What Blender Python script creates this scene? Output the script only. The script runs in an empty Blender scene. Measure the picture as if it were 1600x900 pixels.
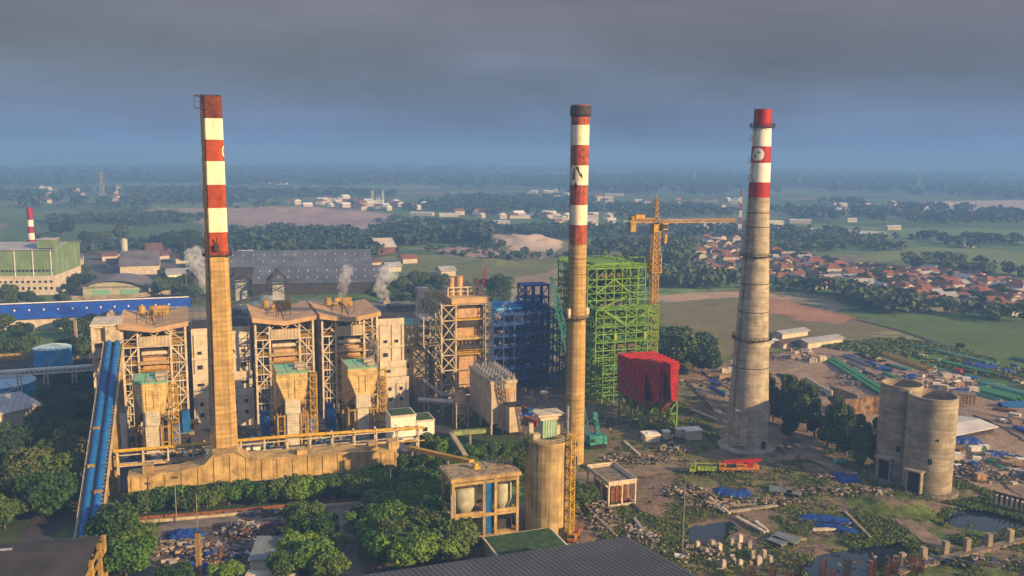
import bpy, math, random
import numpy as np
from mathutils import Vector, Matrix
random.seed(7); RNG = np.random.default_rng(11)
R = math.radians
sc = bpy.context.scene
# ---------------------------------------------------------------- camera, sky, sun, exposure
CH = 104.0; FPX = 1400.0; PITCH = math.atan(207/1400.); ROLL = R(.57); TH = R(20)
cd = bpy.data.cameras.new('camera'); cam = bpy.data.objects.new('camera', cd); sc.collection.objects.link(cam)
cd.sensor_width = 36; cd.lens = 36*FPX/1600; cd.clip_start = 1; cd.clip_end = 80000
cam.matrix_world = Matrix.Translation((0, 0, CH)) @ Matrix.Rotation(math.pi/2-PITCH, 4, 'X') @ Matrix.Rotation(ROLL, 4, 'Z')
sc.camera = cam
SUN_AZ = 60; SUN_EL = 19      # degrees right of straight behind the camera; height
sd = Vector((math.sin(R(SUN_AZ))*math.cos(R(SUN_EL)), -math.cos(R(SUN_AZ))*math.cos(R(SUN_EL)), math.sin(R(SUN_EL))))
sl = bpy.data.lights.new('sun', 'SUN'); sl.energy = 5.0; sl.angle = R(.6); sl.color = (1, .66, .30)
so = bpy.data.objects.new('sun', sl); sc.collection.objects.link(so); so.rotation_euler = sd.to_track_quat('Z', 'Y').to_euler()
sc.view_settings.view_transform = 'Standard'; sc.view_settings.look = 'None'
sc.view_settings.exposure = .84; sc.cycles.volume_bounces = 3; sc.view_settings.gamma = 1
w = bpy.data.worlds.new('World'); sc.world = w; w.use_nodes = True
nt = w.node_tree; nt.nodes.clear(); N = nt.nodes.new; L = nt.links.new
out = N('ShaderNodeOutputWorld'); sky = N('ShaderNodeTexSky'); sky.sky_type = 'NISHITA'; sky.sun_disc = False
sky.sun_elevation = R(SUN_EL); sky.sun_rotation = R(180-SUN_AZ); sky.air_density = 1.4; sky.dust_density = 3
bg = N('ShaderNodeBackground'); L(sky.outputs[0], bg.inputs[0]); bg.inputs[1].default_value = .06
tc = N('ShaderNodeTexCoord'); sx = N('ShaderNodeSeparateXYZ'); L(tc.outputs['Generated'], sx.inputs[0])
cr = N('ShaderNodeValToRGB'); L(sx.outputs[2], cr.inputs[0])
els = cr.color_ramp.elements
els[0].position = 0.0; els[0].color = (.09, .16, .30, 1); els[1].position = 1; els[1].color = (.26, .30, .42, 1)
for p_, c_ in ((.03, (.082, .13, .235)), (.07, (.068, .098, .165)), (.115, (.068, .074, .112)), (.17, (.088, .073, .102)), (.24, (.106, .087, .118)), (.4, (.24, .26, .34))):
    e = els.new(p_); e.color = (*c_, 1)
mp = N('ShaderNodeMapping'); mp.inputs['Scale'].default_value = (2.2, 2.2, 9); L(tc.outputs['Generated'], mp.inputs[0])
nz = N('ShaderNodeTexNoise'); nz.inputs['Scale'].default_value = 1.5; nz.inputs['Detail'].default_value = 6; nz.inputs['Roughness'].default_value = .55; L(mp.outputs[0], nz.inputs[0])
rp = N('ShaderNodeMapRange'); rp.inputs[1].default_value = .32; rp.inputs[2].default_value = .72; rp.inputs[3].default_value = .72; rp.inputs[4].default_value = 1.32; L(nz.outputs[0], rp.inputs[0])
mu = N('ShaderNodeVectorMath'); mu.operation = 'SCALE'; L(cr.outputs[0], mu.inputs[0]); L(rp.outputs[0], mu.inputs['Scale'])
bg2 = N('ShaderNodeBackground'); L(mu.outputs[0], bg2.inputs[0]); bg2.inputs[1].default_value = 1
mx = N('ShaderNodeMixShader'); mx.inputs[0].default_value = .8; L(bg.outputs[0], mx.inputs[1]); L(bg2.outputs[0], mx.inputs[2]); L(mx.outputs[0], out.inputs[0])
# ---------------------------------------------------------------- measuring: a pixel of the 1600x900 photograph to a point in the world
CM = np.array(cam.matrix_world.to_3x3())
def ray(px, py): return CM @ np.array([(px-800)/FPX, (450-py)/FPX, -1])
def P(px, py, z=0.0):
    d = ray(px, py); t = (z-CH)/d[2]; return Vector((d[0]*t, d[1]*t, z))
def at(px, py, D):
    d = ray(px, py); t = D/d[1]; return Vector((d[0]*t, D, CH+d[2]*t))
def T(a, b, z=0.0):                                   # plant grid, turned 20 degrees, to world
    return Vector((a*math.cos(TH)-b*math.sin(TH), a*math.sin(TH)+b*math.cos(TH), z))
# ---------------------------------------------------------------- materials
MATS = {}
def mat(name, col, rough=.8, var=.25, scale=.6, streak=0., stain=None, band=0., metal=0., bump=0., ribs=None, spec=.3, col2=None, panel=None):
    """procedural weathered surface; stain = rgb mixed in by vertical streaks, band = horizontal lift lines, ribs = (axis, period), panel=(w,h) joint grid"""
    m = bpy.data.materials.new(name); m.use_nodes = True; n = m.node_tree; n.nodes.clear(); N = n.nodes.new; L = n.links.new
    o = N('ShaderNodeOutputMaterial'); b = N('ShaderNodeBsdfPrincipled'); L(b.outputs[0], o.inputs[0])
    b.inputs['Roughness'].default_value = rough; b.inputs['Metallic'].default_value = metal; b.inputs['Specular IOR Level'].default_value = spec
    g = N('ShaderNodeNewGeometry'); pos = g.outputs['Position']
    def noise(s, sc3=(1, 1, 1), det=4, ro=.6):
        mp = N('ShaderNodeMapping'); mp.inputs['Scale'].default_value = sc3; L(pos, mp.inputs[0])
        t = N('ShaderNodeTexNoise'); t.inputs['Scale'].default_value = s; t.inputs['Detail'].default_value = det; t.inputs['Roughness'].default_value = ro; L(mp.outputs[0], t.inputs[0]); return t.outputs[0]
    def rng(x, a, b_, c, d):
        r = N('ShaderNodeMapRange'); r.inputs[1].default_value = a; r.inputs[2].default_value = b_; r.inputs[3].default_value = c; r.inputs[4].default_value = d; L(x, r.inputs[0]); return r.outputs[0]
    def mix(f, a, bcol):
        x = N('ShaderNodeMix'); x.data_type = 'RGBA'; L(f, x.inputs[0]) if not isinstance(f, float) else None
        if isinstance(f, float): x.inputs[0].default_value = f
        for i, c in ((6, a), (7, bcol)):
            if isinstance(c, tuple): x.inputs[i].default_value = (*c[:3], 1)
            else: L(c, x.inputs[i])
        return x.outputs[2]
    c2 = col2 or tuple(v*(1-var*1.6) for v in col)
    c1 = tuple(min(1, v*(1+var*.5)) for v in col)
    c = mix(rng(noise(scale), .35, .68, 0, 1), c1, c2)
    c = mix(rng(noise(scale*6), .3, .75, 0, .35*min(1, var*3)), c, tuple(v*.55 for v in col))
    if streak:
        st = stain or tuple(v*.35 for v in col)
        c = mix(rng(noise(1.0, (1.6, 1.6, .07)), .5, .72, 0, streak), c, st)
    if band:
        c = mix(rng(noise(1.0, (.12, .12, 1.1), 3), .4, .68, 0, band), c, tuple(v*.42 for v in col))
    if ribs or panel:
        s = N('ShaderNodeSeparateXYZ')
        rt = N('ShaderNodeVectorRotate'); rt.rotation_type = 'Z_AXIS'; rt.inputs['Angle'].default_value = -TH; L(pos, rt.inputs['Vector']); L(rt.outputs[0], s.inputs[0])
        def line(axis, period, wdt):
            a_ = N('ShaderNodeMath'); a_.operation = 'DIVIDE'; L(s.outputs[axis], a_.inputs[0]); a_.inputs[1].default_value = period
            f = N('ShaderNodeMath'); f.operation = 'FRACT'; L(a_.outputs[0], f.inputs[0])
            l = N('ShaderNodeMath'); l.operation = 'LESS_THAN'; L(f.outputs[0], l.inputs[0]); l.inputs[1].default_value = wdt; return l.outputs[0]
        if panel:
            for ax, pe in ((0, panel[0]), (2, panel[1])):
                k = N('ShaderNodeMath'); k.operation = 'MULTIPLY'; L(line(ax, pe, .14), k.inputs[0]); k.inputs[1].default_value = .5
                c = mix(k.outputs[0], c, tuple(v*.3 for v in col))
        if ribs:
            k = N('ShaderNodeMath'); k.operation = 'MULTIPLY'; L(line(ribs[0], ribs[1], .35), k.inputs[0]); k.inputs[1].default_value = .38
            c = mix(k.outputs[0], c, tuple(v*.5 for v in col))
    L(c, b.inputs['Base Color'])
    if bump:
        bp = N('ShaderNodeBump'); bp.inputs['Strength'].default_value = .6; bp.inputs['Distance'].default_value = bump; L(noise(scale*5, det=5), bp.inputs['Height']); L(bp.outputs[0], b.inputs['Normal'])
    MATS[name] = m; return m
mat('concrete', (.36, .31, .23), .9, .3, .25, streak=.45, band=.4, bump=.1)
mat('ochre_concrete', (.52, .36, .15), .9, .35, .3, streak=.75, stain=(.17, .10, .05), bump=.08)
mat('stained_concrete', (.50, .37, .18), .92, .25, .25, streak=.95, stain=(.09, .05, .025), bump=.06, band=.3)
mat('peeling_roof', (.34, .26, .17), .95, .5, .9, col2=(.11, .085, .06), bump=.05)
mat('gallery_green', (.22, .27, .10), .8, .4, .6)
mat('shed_grey', (.16, .19, .21), .8, .2, .2)
mat('white_roof', (.62, .60, .58), .7, .2, .1, ribs=(0, 1.6))
mat('tank_lid', (.35, .5, .6), .5, .2, .3)
mat('old_concrete', (.30, .25, .185), .92, .35, .3, streak=.6, stain=(.09, .06, .04), band=.35, bump=.1)
mat('chimney_concrete', (.56, .37, .14), .9, .25, .3, streak=.3, band=.5, bump=.08, panel=(1.4, 1.5))
mat('pale_chimney', (.46, .40, .31), .9, .28, .3, streak=.35, band=.6, bump=.08)
mat('silo_concrete', (.42, .36, .28), .9, .3, .2, streak=.3, band=.85, bump=.1)
mat('top_red', (.17, .035, .015), .85, .4, .5, streak=.6, stain=(.06, .02, .012))
mat('red_paint', (.38, .058, .010), .75, .3, .4, streak=.35, stain=(.20, .05, .03))
mat('deep_red_paint', (.34, .008, .012), .6, .12, .4, streak=.12)
mat('rust_red_paint', (.36, .065, .03), .8, .4, .8, streak=.5, stain=(.5, .25, .13))
mat('white_paint', (.84, .77, .58), .75, .15, .4, streak=.25, stain=(.5, .36, .2))
mat('clean_white', (.80, .77, .70), .65, .1, .4, streak=.08)
mat('black_paint', (.025, .025, .03), .7, .2)
mat('cream_wall', (.62, .55, .45), .85, .18, .35, streak=.4, stain=(.3, .13, .07), bump=.03)
mat('cream_cladding', (.56, .46, .33), .75, .2, .3, streak=.3, stain=(.33, .17, .09), ribs=(0, 1.2))
mat('roof_tan', (.52, .34, .19), .85, .2, .25, streak=0, bump=.03)
mat('frame_cream', (.62, .54, .42), .7, .25, .5, streak=.3, stain=(.28, .12, .05))
mat('frame_tan', (.54, .45, .32), .7, .3, .5, streak=.35, stain=(.25, .1, .04))
mat('panel_gold', (.68, .50, .21), .65, .3, .5, streak=.35, stain=(.28, .13, .05), panel=(.9, 1.0))
mat('panel_pale', (.62, .57, .47), .6, .2, .5, streak=.2, panel=(.9, 1.0))
mat('panel_orange', (.58, .37, .20), .7, .25, .4, streak=.35, stain=(.22, .1, .05), panel=(1.0, 1.3))
mat('rail_yellow', (.60, .37, .03), .6, .3, .8, streak=.2, stain=(.2, .08, .02))
mat('ochre_paint', (.42, .27, .07), .75, .3, .4, streak=.5, stain=(.16, .08, .04))
mat('machine_dark', (.055, .046, .045), .8, .4, .6)
mat('dark_opening', (.02, .02, .025), .9, .2)
mat('glass_dark', (.03, .035, .04), .25, .1, spec=.5)
mat('green_deck', (.12, .42, .28), .7, .45, .7, col2=(.30, .38, .27), bump=.05)
mat('silver', (.42, .42, .44), .4, .2, .8, metal=.6)
mat('pipe_grey', (.33, .30, .28), .6, .25, .8)
mat('belt_blue', (.012, .13, .42), .5, .25, .5, streak=.1)
mat('blue_steel', (.016, .07, .33), .6, .35, .5)
mat('blue_roof', (.01, .085, .46), .55, .2, .15, ribs=(0, 1.0))
mat('tank_blue', (.05, .33, .68), .5, .2, .2, streak=.25, stain=(.02, .12, .3))
mat('green_steel', (.16, .33, .04), .7, .4, .5, streak=.3, stain=(.10, .10, .03))
mat('green_steel_dark', (.04, .16, .07), .6, .3, .5)
mat('mauve_panel', (.17, .12, .11), .8, .3, .4, ribs=(0, .8))
mat('crane_yellow', (.52, .29, .03), .55, .3, .8, streak=.2, stain=(.2, .07, .01))
mat('crane_teal', (.05, .30, .28), .65, .4, 1.0, streak=.35, stain=(.08, .09, .07))
mat('hopper_red', (.42, .010, .012), .75, .35, .5, streak=.4, stain=(.12, .02, .015))
mat('rust', (.26, .10, .045), .9, .4, .8)
mat('asphalt', (.065, .06, .062), .95, .3, .3, bump=.02)
mat('concrete_road', (.20, .175, .15), .95, .3, .25, bump=.02)
mat('dirt_road', (.25, .185, .13), .95, .3, .15, bump=.05)
mat('grey_roof', (.085, .09, .105), .75, .18, .1, ribs=(0, 1.1))
mat('dark_roof', (.055, .05, .05), .85, .3, .2, ribs=(1, 1.0))
mat('shed_roof', (.19, .18, .19), .8, .35, .06, ribs=(0, 3.0))
mat('pale_roof', (.42, .42, .42), .7, .2, .1, ribs=(0, 2.0))
mat('roof_green', (.045, .10, .035), .9, .4, .6)
mat('factory_green', (.20, .30, .15), .8, .2, .1, ribs=(0, 2.0))
mat('tarp_blue', (.01, .055, .30), .45, .4, .8, bump=.15)
mat('tile_orange', (.27, .105, .065), .9, .3, .12)
mat('tile_brown', (.19, .09, .068), .9, .3, .12)
mat('house_wall', (.52, .47, .40), .9, .15, .1)
mat('pipe_green', (.05, .25, .10), .55, .3, .8)
mat('pipe_mint', (.16, .36, .26), .55, .2, .8)
mat('crate_wood', (.42, .29, .18), .9, .3, .8)
mat('lime_paint', (.33, .48, .04), .6, .4, 1.5, streak=.3, stain=(.14, .11, .06))
mat('truck_orange', (.55, .21, .02), .6, .4, 1.5, streak=.3, stain=(.16, .10, .05))
mat('truck_red', (.38, .015, .012), .5, .15)
mat('tyre', (.02, .02, .02), .9, .1)
mat('rubble', (.23, .19, .15), .95, .45, .9, bump=.1)
mat('bark', (.16, .12, .085), .95, .3, 1.2)
mat('brick_wall', (.27, .17, .10), .95, .5, .5, streak=.7, bump=.2)
mat('coal_roof', (.125, .14, .18), .8, .35, .05, ribs=(0, 3.0))
mat('recess_shade_red', (.05, .006, .008), .9, .3, .5)
mat('old_rust', (.17, .075, .04), .95, .45, 1.2)
mat('dusty_white', (.42, .38, .33), .9, .4, 1.5)
mat('scrap', (.16, .13, .12), .9, .6, 1.2)
mat('pale_green', (.34, .52, .38), .7, .15, .6, ribs=(0, .7))
mat('tank_cream', (.48, .48, .37), .6, .2, .5, streak=.35, stain=(.3, .2, .1))
def leafmat(name, c1, c2, sc_=.12, rg=1.):
    m = bpy.data.materials.new(name); m.use_nodes = True; n = m.node_tree; b = n.nodes['Principled BSDF']; N = n.nodes.new; L = n.links.new
    g = N('ShaderNodeNewGeometry'); t = N('ShaderNodeTexNoise'); t.inputs['Scale'].default_value = sc_; t.inputs['Detail'].default_value = 3; L(g.outputs['Position'], t.inputs[0])
    oi = N('ShaderNodeObjectInfo'); ad = N('ShaderNodeMath'); ad.operation = 'MULTIPLY_ADD'; L(oi.outputs['Random'], ad.inputs[0]); ad.inputs[1].default_value = .5; ad.inputs[2].default_value = -.25
    t3 = N('ShaderNodeTexNoise'); t3.inputs['Scale'].default_value = 1.1; t3.inputs['Detail'].default_value = 2; L(g.outputs['Position'], t3.inputs[0]); a3 = N('ShaderNodeMath'); L(t.outputs[0], a3.inputs[0]); L(t3.outputs[0], a3.inputs[1]); a4 = N('ShaderNodeMath'); a4.operation = 'MULTIPLY'; L(a3.outputs[0], a4.inputs[0]); a4.inputs[1].default_value = .5
    a2 = N('ShaderNodeMath'); L(ad.outputs[0], a2.inputs[0]); L(a4.outputs[0], a2.inputs[1])
    r = N('ShaderNodeMapRange'); r.inputs[1].default_value = .3; r.inputs[2].default_value = .75; L(a2.outputs[0], r.inputs[0])
    x = N('ShaderNodeMix'); x.data_type = 'RGBA'; x.inputs[6].default_value = (*c1, 1); x.inputs[7].default_value = (*c2, 1); L(r.outputs[0], x.inputs[0]); L(x.outputs[2], b.inputs['Base Color'])
    b.inputs['Roughness'].default_value = .65; b.inputs['Specular IOR Level'].default_value = .2; b.inputs['Subsurface Weight'].default_value = 0
    MATS[name] = m; return m
leafmat('leaf_mid', (.026, .066, .012), (.098, .145, .026))
leafmat('leaf_bright', (.036, .10, .012), (.125, .21, .022))
leafmat('leaf_dark', (.022, .046, .018), (.07, .105, .034))
leafmat('leaf_olive', (.04, .068, .017), (.11, .128, .034))
leafmat('leaf_far', (.024, .052, .024), (.075, .105, .04), .02)
leafmat('weed_leaf', (.075, .12, .02), (.16, .17, .045), .08)
wm = bpy.data.materials.new('water'); wm.use_nodes = True; b = wm.node_tree.nodes['Principled BSDF']; b.inputs['Base Color'].default_value = (.012, .02, .03, 1); b.inputs['Roughness'].default_value = .06
tn = wm.node_tree.nodes.new('ShaderNodeTexNoise'); tn.inputs['Scale'].default_value = 60; bp = wm.node_tree.nodes.new('ShaderNodeBump'); bp.inputs['Strength'].default_value = .08; wm.node_tree.links.new(tn.outputs[0], bp.inputs['Height']); wm.node_tree.links.new(bp.outputs[0], b.inputs['Normal'])
MATS['water'] = wm
# ---------------------------------------------------------------- building helpers
COL = sc.collection
class MB:
    def __init__(s): s.v = []; s.f = []; s.m = []
    def add(s, vs, fs, m=0):
        k = len(s.v); s.v.extend([tuple(v) for v in vs]); s.f.extend([tuple(i+k for i in f) for f in fs]); s.m.extend([m]*len(fs)); return s
    def box(s, x0, x1, y0, y1, z0, z1, m=0):
        return s.add([(x0,y0,z0),(x1,y0,z0),(x1,y1,z0),(x0,y1,z0),(x0,y0,z1),(x1,y0,z1),(x1,y1,z1),(x0,y1,z1)],
                     [(0,3,2,1),(4,5,6,7),(0,1,5,4),(1,2,6,5),(2,3,7,6),(3,0,4,7)], m)
    def rbox(s, c, sz, rot, m=0, tilt=0):
        cx, cy, cz = c; M_ = Matrix.Translation((cx, cy, cz)) @ Matrix.Rotation(rot, 4, 'Z') @ Matrix.Rotation(tilt, 4, 'X'); k = MB(); k.box(-sz[0]/2, sz[0]/2, -sz[1]/2, sz[1]/2, -sz[2]/2, sz[2]/2)
        return s.add([M_ @ Vector(v) for v in k.v], k.f, m)
    def beam(s, p, q, w=.3, h=None, m=0):
        h = h or w; p = Vector(p); q = Vector(q); d = q-p
        if d.length < 1e-4: return s
        d.normalize(); u = d.cross(Vector((0, 0, 1))); 
        if u.length < 1e-3: u = Vector((1, 0, 0))
        u.normalize(); v = u.cross(d); u = u*w/2; v = v*h/2
        return s.add([p-u-v, p+u-v, p+u+v, p-u+v, q-u-v, q+u-v, q+u+v, q-u+v], [(0,1,2,3),(7,6,5,4),(0,4,5,1),(1,5,6,2),(2,6,7,3),(3,7,4,0)], m)
    def tube(s, p, q, r, r2=None, n=12, m=0, cap=True):
        r2 = r if r2 is None else r2; p = Vector(p); q = Vector(q); d = (q-p).normalized(); u = d.cross(Vector((0, 0, 1)))
        if u.length < 1e-3: u = Vector((1, 0, 0))
        u.normalize(); v = d.cross(u); vs = []
        for c, rr in ((p, r), (q, r2)):
            for i in range(n):
                a = 2*math.pi*i/n; vs.append(c+(u*math.cos(a)+v*math.sin(a))*rr)
        fs = [(i, (i+1) % n, n+(i+1) % n, n+i) for i in range(n)]
        if cap: fs += [tuple(range(n-1, -1, -1)), tuple(range(n, 2*n))]
        return s.add(vs, fs, m)
    def path(s, pts, r, n=8, m=0):
        for a, b in zip(pts[:-1], pts[1:]): s.tube(a, b, r, n=n, m=m)
        return s
    def lathe(s, prof, c=(0, 0), n=32, ms=None, ph=0., caps=True):
        vs = []; fs = []
        for r, z in prof:
            for i in range(n):
                a = 2*math.pi*i/n+ph; vs.append((c[0]+r*math.cos(a), c[1]+r*math.sin(a), z))
        k = len(prof)
        for j in range(k-1):
            s_ = [(j*n+i, j*n+(i+1) % n, (j+1)*n+(i+1) % n, (j+1)*n+i) for i in range(n)]
            fs.append((s_, ms[j] if ms else 0))
        base = len(s.v); s.v.extend(vs)
        for s_, m in fs:
            s.f.extend([tuple(i+base for i in f) for f in s_]); s.m.extend([m]*n)
        if caps:
            s.f.append(tuple(base+i for i in range(n-1, -1, -1))); s.m.append(0)
            s.f.append(tuple(base+(k-1)*n+i for i in range(n))); s.m.append(ms[-1] if ms else 0)
        return s
    def prism(s, poly, z0, z1, m=0):
        n = len(poly); vs = [(x, y, z0) for x, y in poly]+[(x, y, z1) for x, y in poly]
        return s.add(vs, [tuple(range(n-1, -1, -1)), tuple(range(n, 2*n))]+[(i, (i+1) % n, n+(i+1) % n, n+i) for i in range(n)], m)
    def lattice(s, c, w, z0, z1, bay, t=.18, m=0, post=None):
        x, y = c; h = w/2; cs = [(x-h, y-h), (x+h, y-h), (x+h, y+h), (x-h, y+h)]; k = max(1, round((z1-z0)/bay)); bz = (z1-z0)/k
        for cx, cy in cs: s.beam((cx, cy, z0), (cx, cy, z1), post or t*1.5, m=m)
        for j in range(k):
            za, zb = z0+j*bz, z0+(j+1)*bz
            for i in range(4):
                a, b = cs[i], cs[(i+1) % 4]; s.beam((*a, zb), (*b, zb), t, m=m); s.beam((*a, za), (*b, zb), t*.8, m=m); s.beam((*b, za), (*a, zb), t*.8, m=m)
        return s
    def truss(s, p, q, w, h, nb, t=.15, m=0):              # box truss from p to q
        p = Vector(p); q = Vector(q); d = q-p; u = d.cross(Vector((0, 0, 1))); u = (u.normalized() if u.length > 1e-3 else Vector((1, 0, 0)))*w/2; v = (u.cross(d).normalized())*h/2
        if v.z < 0: v = -v
        cs = [-u-v, u-v, u+v, -u+v]
        for c in cs: s.beam(p+c, q+c, t*1.4, m=m)
        for j in range(nb):
            a = p+d*(j/nb); b_ = p+d*((j+1)/nb)
            for i in range(4):
                c, e = cs[i], cs[(i+1) % 4]; s.beam(a+c, b_+e, t, m=m); s.beam(b_+c, b_+e, t, m=m)
        return s
    def rail(s, pts, h=1.1, t=.08, m=0, step=2.5):
        for a, b in zip(pts[:-1], pts[1:]):
            a = Vector(a); b = Vector(b); n = max(1, int((b-a).length/step))
            for hh in (h, h*.5): s.beam(a+Vector((0, 0, hh)), b+Vector((0, 0, hh)), t, m=m)
            for i in range(n+1):
                p = a.lerp(b, i/n); s.beam(p, p+Vector((0, 0, h)), t, m=m)
        return s
    def build(s, name, mats, parent=None, loc=None, rot=0, smooth=False):
        me = bpy.data.meshes.new(name); me.from_pydata(s.v, [], s.f)
        if isinstance(mats, str): mats = [mats]
        for m in mats: me.materials.append(MATS[m])
        me.polygons.foreach_set('material_index', s.m)
        if smooth:
            me.polygons.foreach_set('use_smooth', [True]*len(s.f))
            try: me.set_sharp_from_angle(angle=R(40))
            except Exception: pass
        me.update()
        o = bpy.data.objects.new(name, me); COL.objects.link(o)
        if parent is not None: o.parent = parent
        if loc is not None: o.location = loc
        if rot: o.rotation_euler.z = rot
        return o
def tag(o, label=None, cat=None, group=None, kind=None):
    if label: o['label'] = label
    if cat: o['category'] = cat
    if group: o['group'] = group
    if kind: o['kind'] = kind
    return o
ORD = 'leftmost|second|third|fourth|fifth|sixth|seventh|eighth|ninth|tenth|eleventh|twelfth|thirteenth|fourteenth|fifteenth|sixteenth|seventeenth|eighteenth|nineteenth|twentieth|twenty-first|twenty-second|twenty-third|twenty-fourth'.split('|')
def nth(k, n):
    return 'rightmost of its group' if k == n-1 else ('leftmost of its group' if k == 0 else ORD[k]+' from the left')
def thing(name, label, cat, loc, rot=0., group=None):
    o = bpy.data.objects.new(name, None); COL.objects.link(o); o.location = loc; o.rotation_euler.z = rot; o.empty_display_size = .5
    return tag(o, label, cat, group)
def pthing(name, label, cat, a, b, group=None, z=0.): return thing(name, label, cat, T(a, b, z), TH, group)
def dup(src, loc, rot=None, scale=None, label=None, group=None):
    def cp(o, par):
        c = o.copy(); COL.objects.link(c)
        if par is not None: c.parent = par
        for ch in list(o.children): cp(ch, c)
        return c
    r = cp(src, None); r.location = loc
    if rot is not None: r.rotation_euler.z = rot
    if scale is not None: r.scale = scale if hasattr(scale, '__len__') else (scale,)*3
    if label: r['label'] = label
    if group: r['group'] = group
    return r
# numpy value noise
def vnoise(x, y, seed=0):
    xi = np.floor(x).astype(np.int64); yi = np.floor(y).astype(np.int64); xf = x-xi; yf = y-yi
    def h(a, b):
        n = (a*374761393+b*668265263+seed*982451653) & 0x7fffffff; n = ((n ^ (n >> 13))*1274126177) & 0x7fffffff; return ((n ^ (n >> 16)) & 0xffff)/65535.
    u = xf*xf*(3-2*xf); v = yf*yf*(3-2*yf)
    return (h(xi, yi)*(1-u)+h(xi+1, yi)*u)*(1-v)+(h(xi, yi+1)*(1-u)+h(xi+1, yi+1)*u)*v
def fbm(x, y, seed=0, o=4):
    s = 0; a = .5; t = 0
    for i in range(o): s = s+a*vnoise(x, y, seed+i); t += a; a *= .5; x = x*2.03+17; y = y*2.03+9
    return s/t
def inpoly(x, y, poly):
    c = np.zeros(x.shape, bool); n = len(poly)
    for i in range(n):
        x0, y0 = poly[i]; x1, y1 = poly[(i+1) % n]
        if y0 == y1: continue
        k = ((y0 > y) != (y1 > y)) & (x < (x1-x0)*(y-y0)/(y1-y0)+x0); c ^= k
    return c
def wpoly(px): return [tuple(P(*q)[:2]) for q in px]
# ---------------------------------------------------------------- ground: one sheet to the horizon
PONDS = [[(1262,882),(1300,866),(1360,856),(1402,850),(1412,868),(1380,888),(1330,899),(1275,899)],
         [(1488,806),(1510,797),(1545,800),(1600,815),(1640,830),(1600,826),(1540,824),(1500,816)],
         [(1075,832),(1090,824),(1130,820),(1138,828),(1120,842),(1095,848),(1078,842)]]
WP = []
for p_ in PONDS:
    w_ = np.array(wpoly(p_)); c_ = w_.mean(0); WP.append([tuple(c_+(q-c_)*1.15) for q in w_])
ZONES = [  # polygon in photo pixels, colour of the ground there (albedo), blend, patchiness
 ([(-400,900),(-400,560),(0,560),(300,520),(900,600),(900,700),(600,780),(200,830),(0,830),(-100,900)], (.075,.068,.062), 3),      # plant yard
 ([(-100,700),(0,650),(120,650),(150,690),(100,830),(-100,900)], (.05,.07,.03), 3),
 ([(150,1000),(215,830),(450,790),(760,770),(790,1000)], (.11,.088,.072), 3),
 ([(215,800),(500,775),(760,740),(760,770),(450,800),(215,830)], (.045,.065,.03), 2),
 ([(640,670),(830,630),(860,760),(720,760)], (.045,.07,.025), 3),
 ([(790,1000),(880,720),(1000,660),(1120,600),(1210,590),(1700,860),(1700,1000)], (.17,.125,.088), 4),                              # building site
 ([(700,600),(860,560),(1050,600),(1000,660),(880,700),(800,680)], (.15,.115,.09), 3),
 ([(1050,590),(1120,565),(1210,555),(1290,540),(1400,560),(1700,640),(1700,860),(1480,760),(1200,650)], (.25,.18,.125), 4),           # tan lay-down yard
 ([(1020,470),(1100,455),(1200,450),(1330,498),(1420,505),(1290,540),(1110,560),(1040,520)], (.155,.135,.062), 10),                   # brown meadow
 ([(1180,462),(1220,466),(1325,497),(1310,505),(1240,498),(1190,480)], (.33,.17,.105), 8),
 ([(1020,462),(1100,456),(1190,456),(1250,470),(1180,462),(1030,472)], (.36,.25,.17), 6),
 ([(1330,498),(1500,506),(1700,500),(1700,600),(1600,580),(1440,525)], (.085,.13,.04), 10),
 ([(1270,540),(1400,528),(1500,545),(1620,590),(1600,600),(1500,580),(1400,560)], (.10,.17,.04), 5),
 ([(1280,440),(1330,450),(1420,480),(1380,490),(1290,470)], (.07,.13,.03), 10),
 ([(1345,400),(1400,388),(1500,386),(1620,395),(1620,440),(1500,430),(1400,418)], (.15,.19,.07), 15),                                 # pale meadow
 ([(1200,345),(1300,352),(1400,356),(1620,360),(1620,380),(1500,382),(1350,372),(1200,362)], (.13,.18,.07), 20),
 ([(1040,343),(1200,352),(1380,362),(1370,368),(1200,365),(1040,352)], (.50,.46,.40), 15),                                            # pale sand
 ([(1410,316),(1620,312),(1620,332),(1500,334),(1410,330)], (.42,.33,.26), 40),
 ([(370,326),(420,322),(500,325),(600,335),(630,345),(600,365),(520,372),(430,362),(360,350),(250,345),(250,325)], (.27,.21,.19), 20),
 ([(650,388),(720,386),(800,392),(860,400),(840,412),(700,404)], (.28,.20,.18), 10),
 ([(765,366),(800,364),(850,370),(885,384),(870,394),(800,392),(770,382)], (.42,.33,.26), 8),
 ([(560,405),(640,400),(760,404),(870,405),(880,440),(770,445),(640,432)], (.135,.15,.062), 10),
 ([(780,440),(880,420),(880,480),(820,475)], (.25,.19,.12), 8),
 ([(600,330),(760,322),(900,330),(1000,345),(960,352),(800,348),(640,345)], (.09,.15,.055), 20),
 ([(0,345),(150,350),(310,345),(320,360),(150,390),(0,380)], (.075,.12,.04), 25),
 ([(100,395),(300,385),(320,470),(100,460)], (.11,.10,.085), 10),
 ([(940,545),(1010,560),(1060,590),(1010,650),(940,600)], (.12,.09,.07), 4),
 ([(930,640),(1100,620),(1140,640),(1130,700),(1050,720),(940,710)], (.15,.115,.07), 3),
]
GREENS = [([(930,620),(1100,610),(1130,700),(960,760)], .55), ([(1060,720),(1330,700),(1500,780),(1480,860),(1250,900),(1020,900)], .62), ([(1330,760),(1420,755),(1620,800),(1620,920),(1300,900)], .95),
          ([(890,760),(1060,820),(1100,900),(980,900)], .6), ([(1380,745),(1480,745),(1620,790),(1600,830),(1420,800)], .8), ([(900,690),(980,690),(980,730),(900,740)], .8)]
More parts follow.
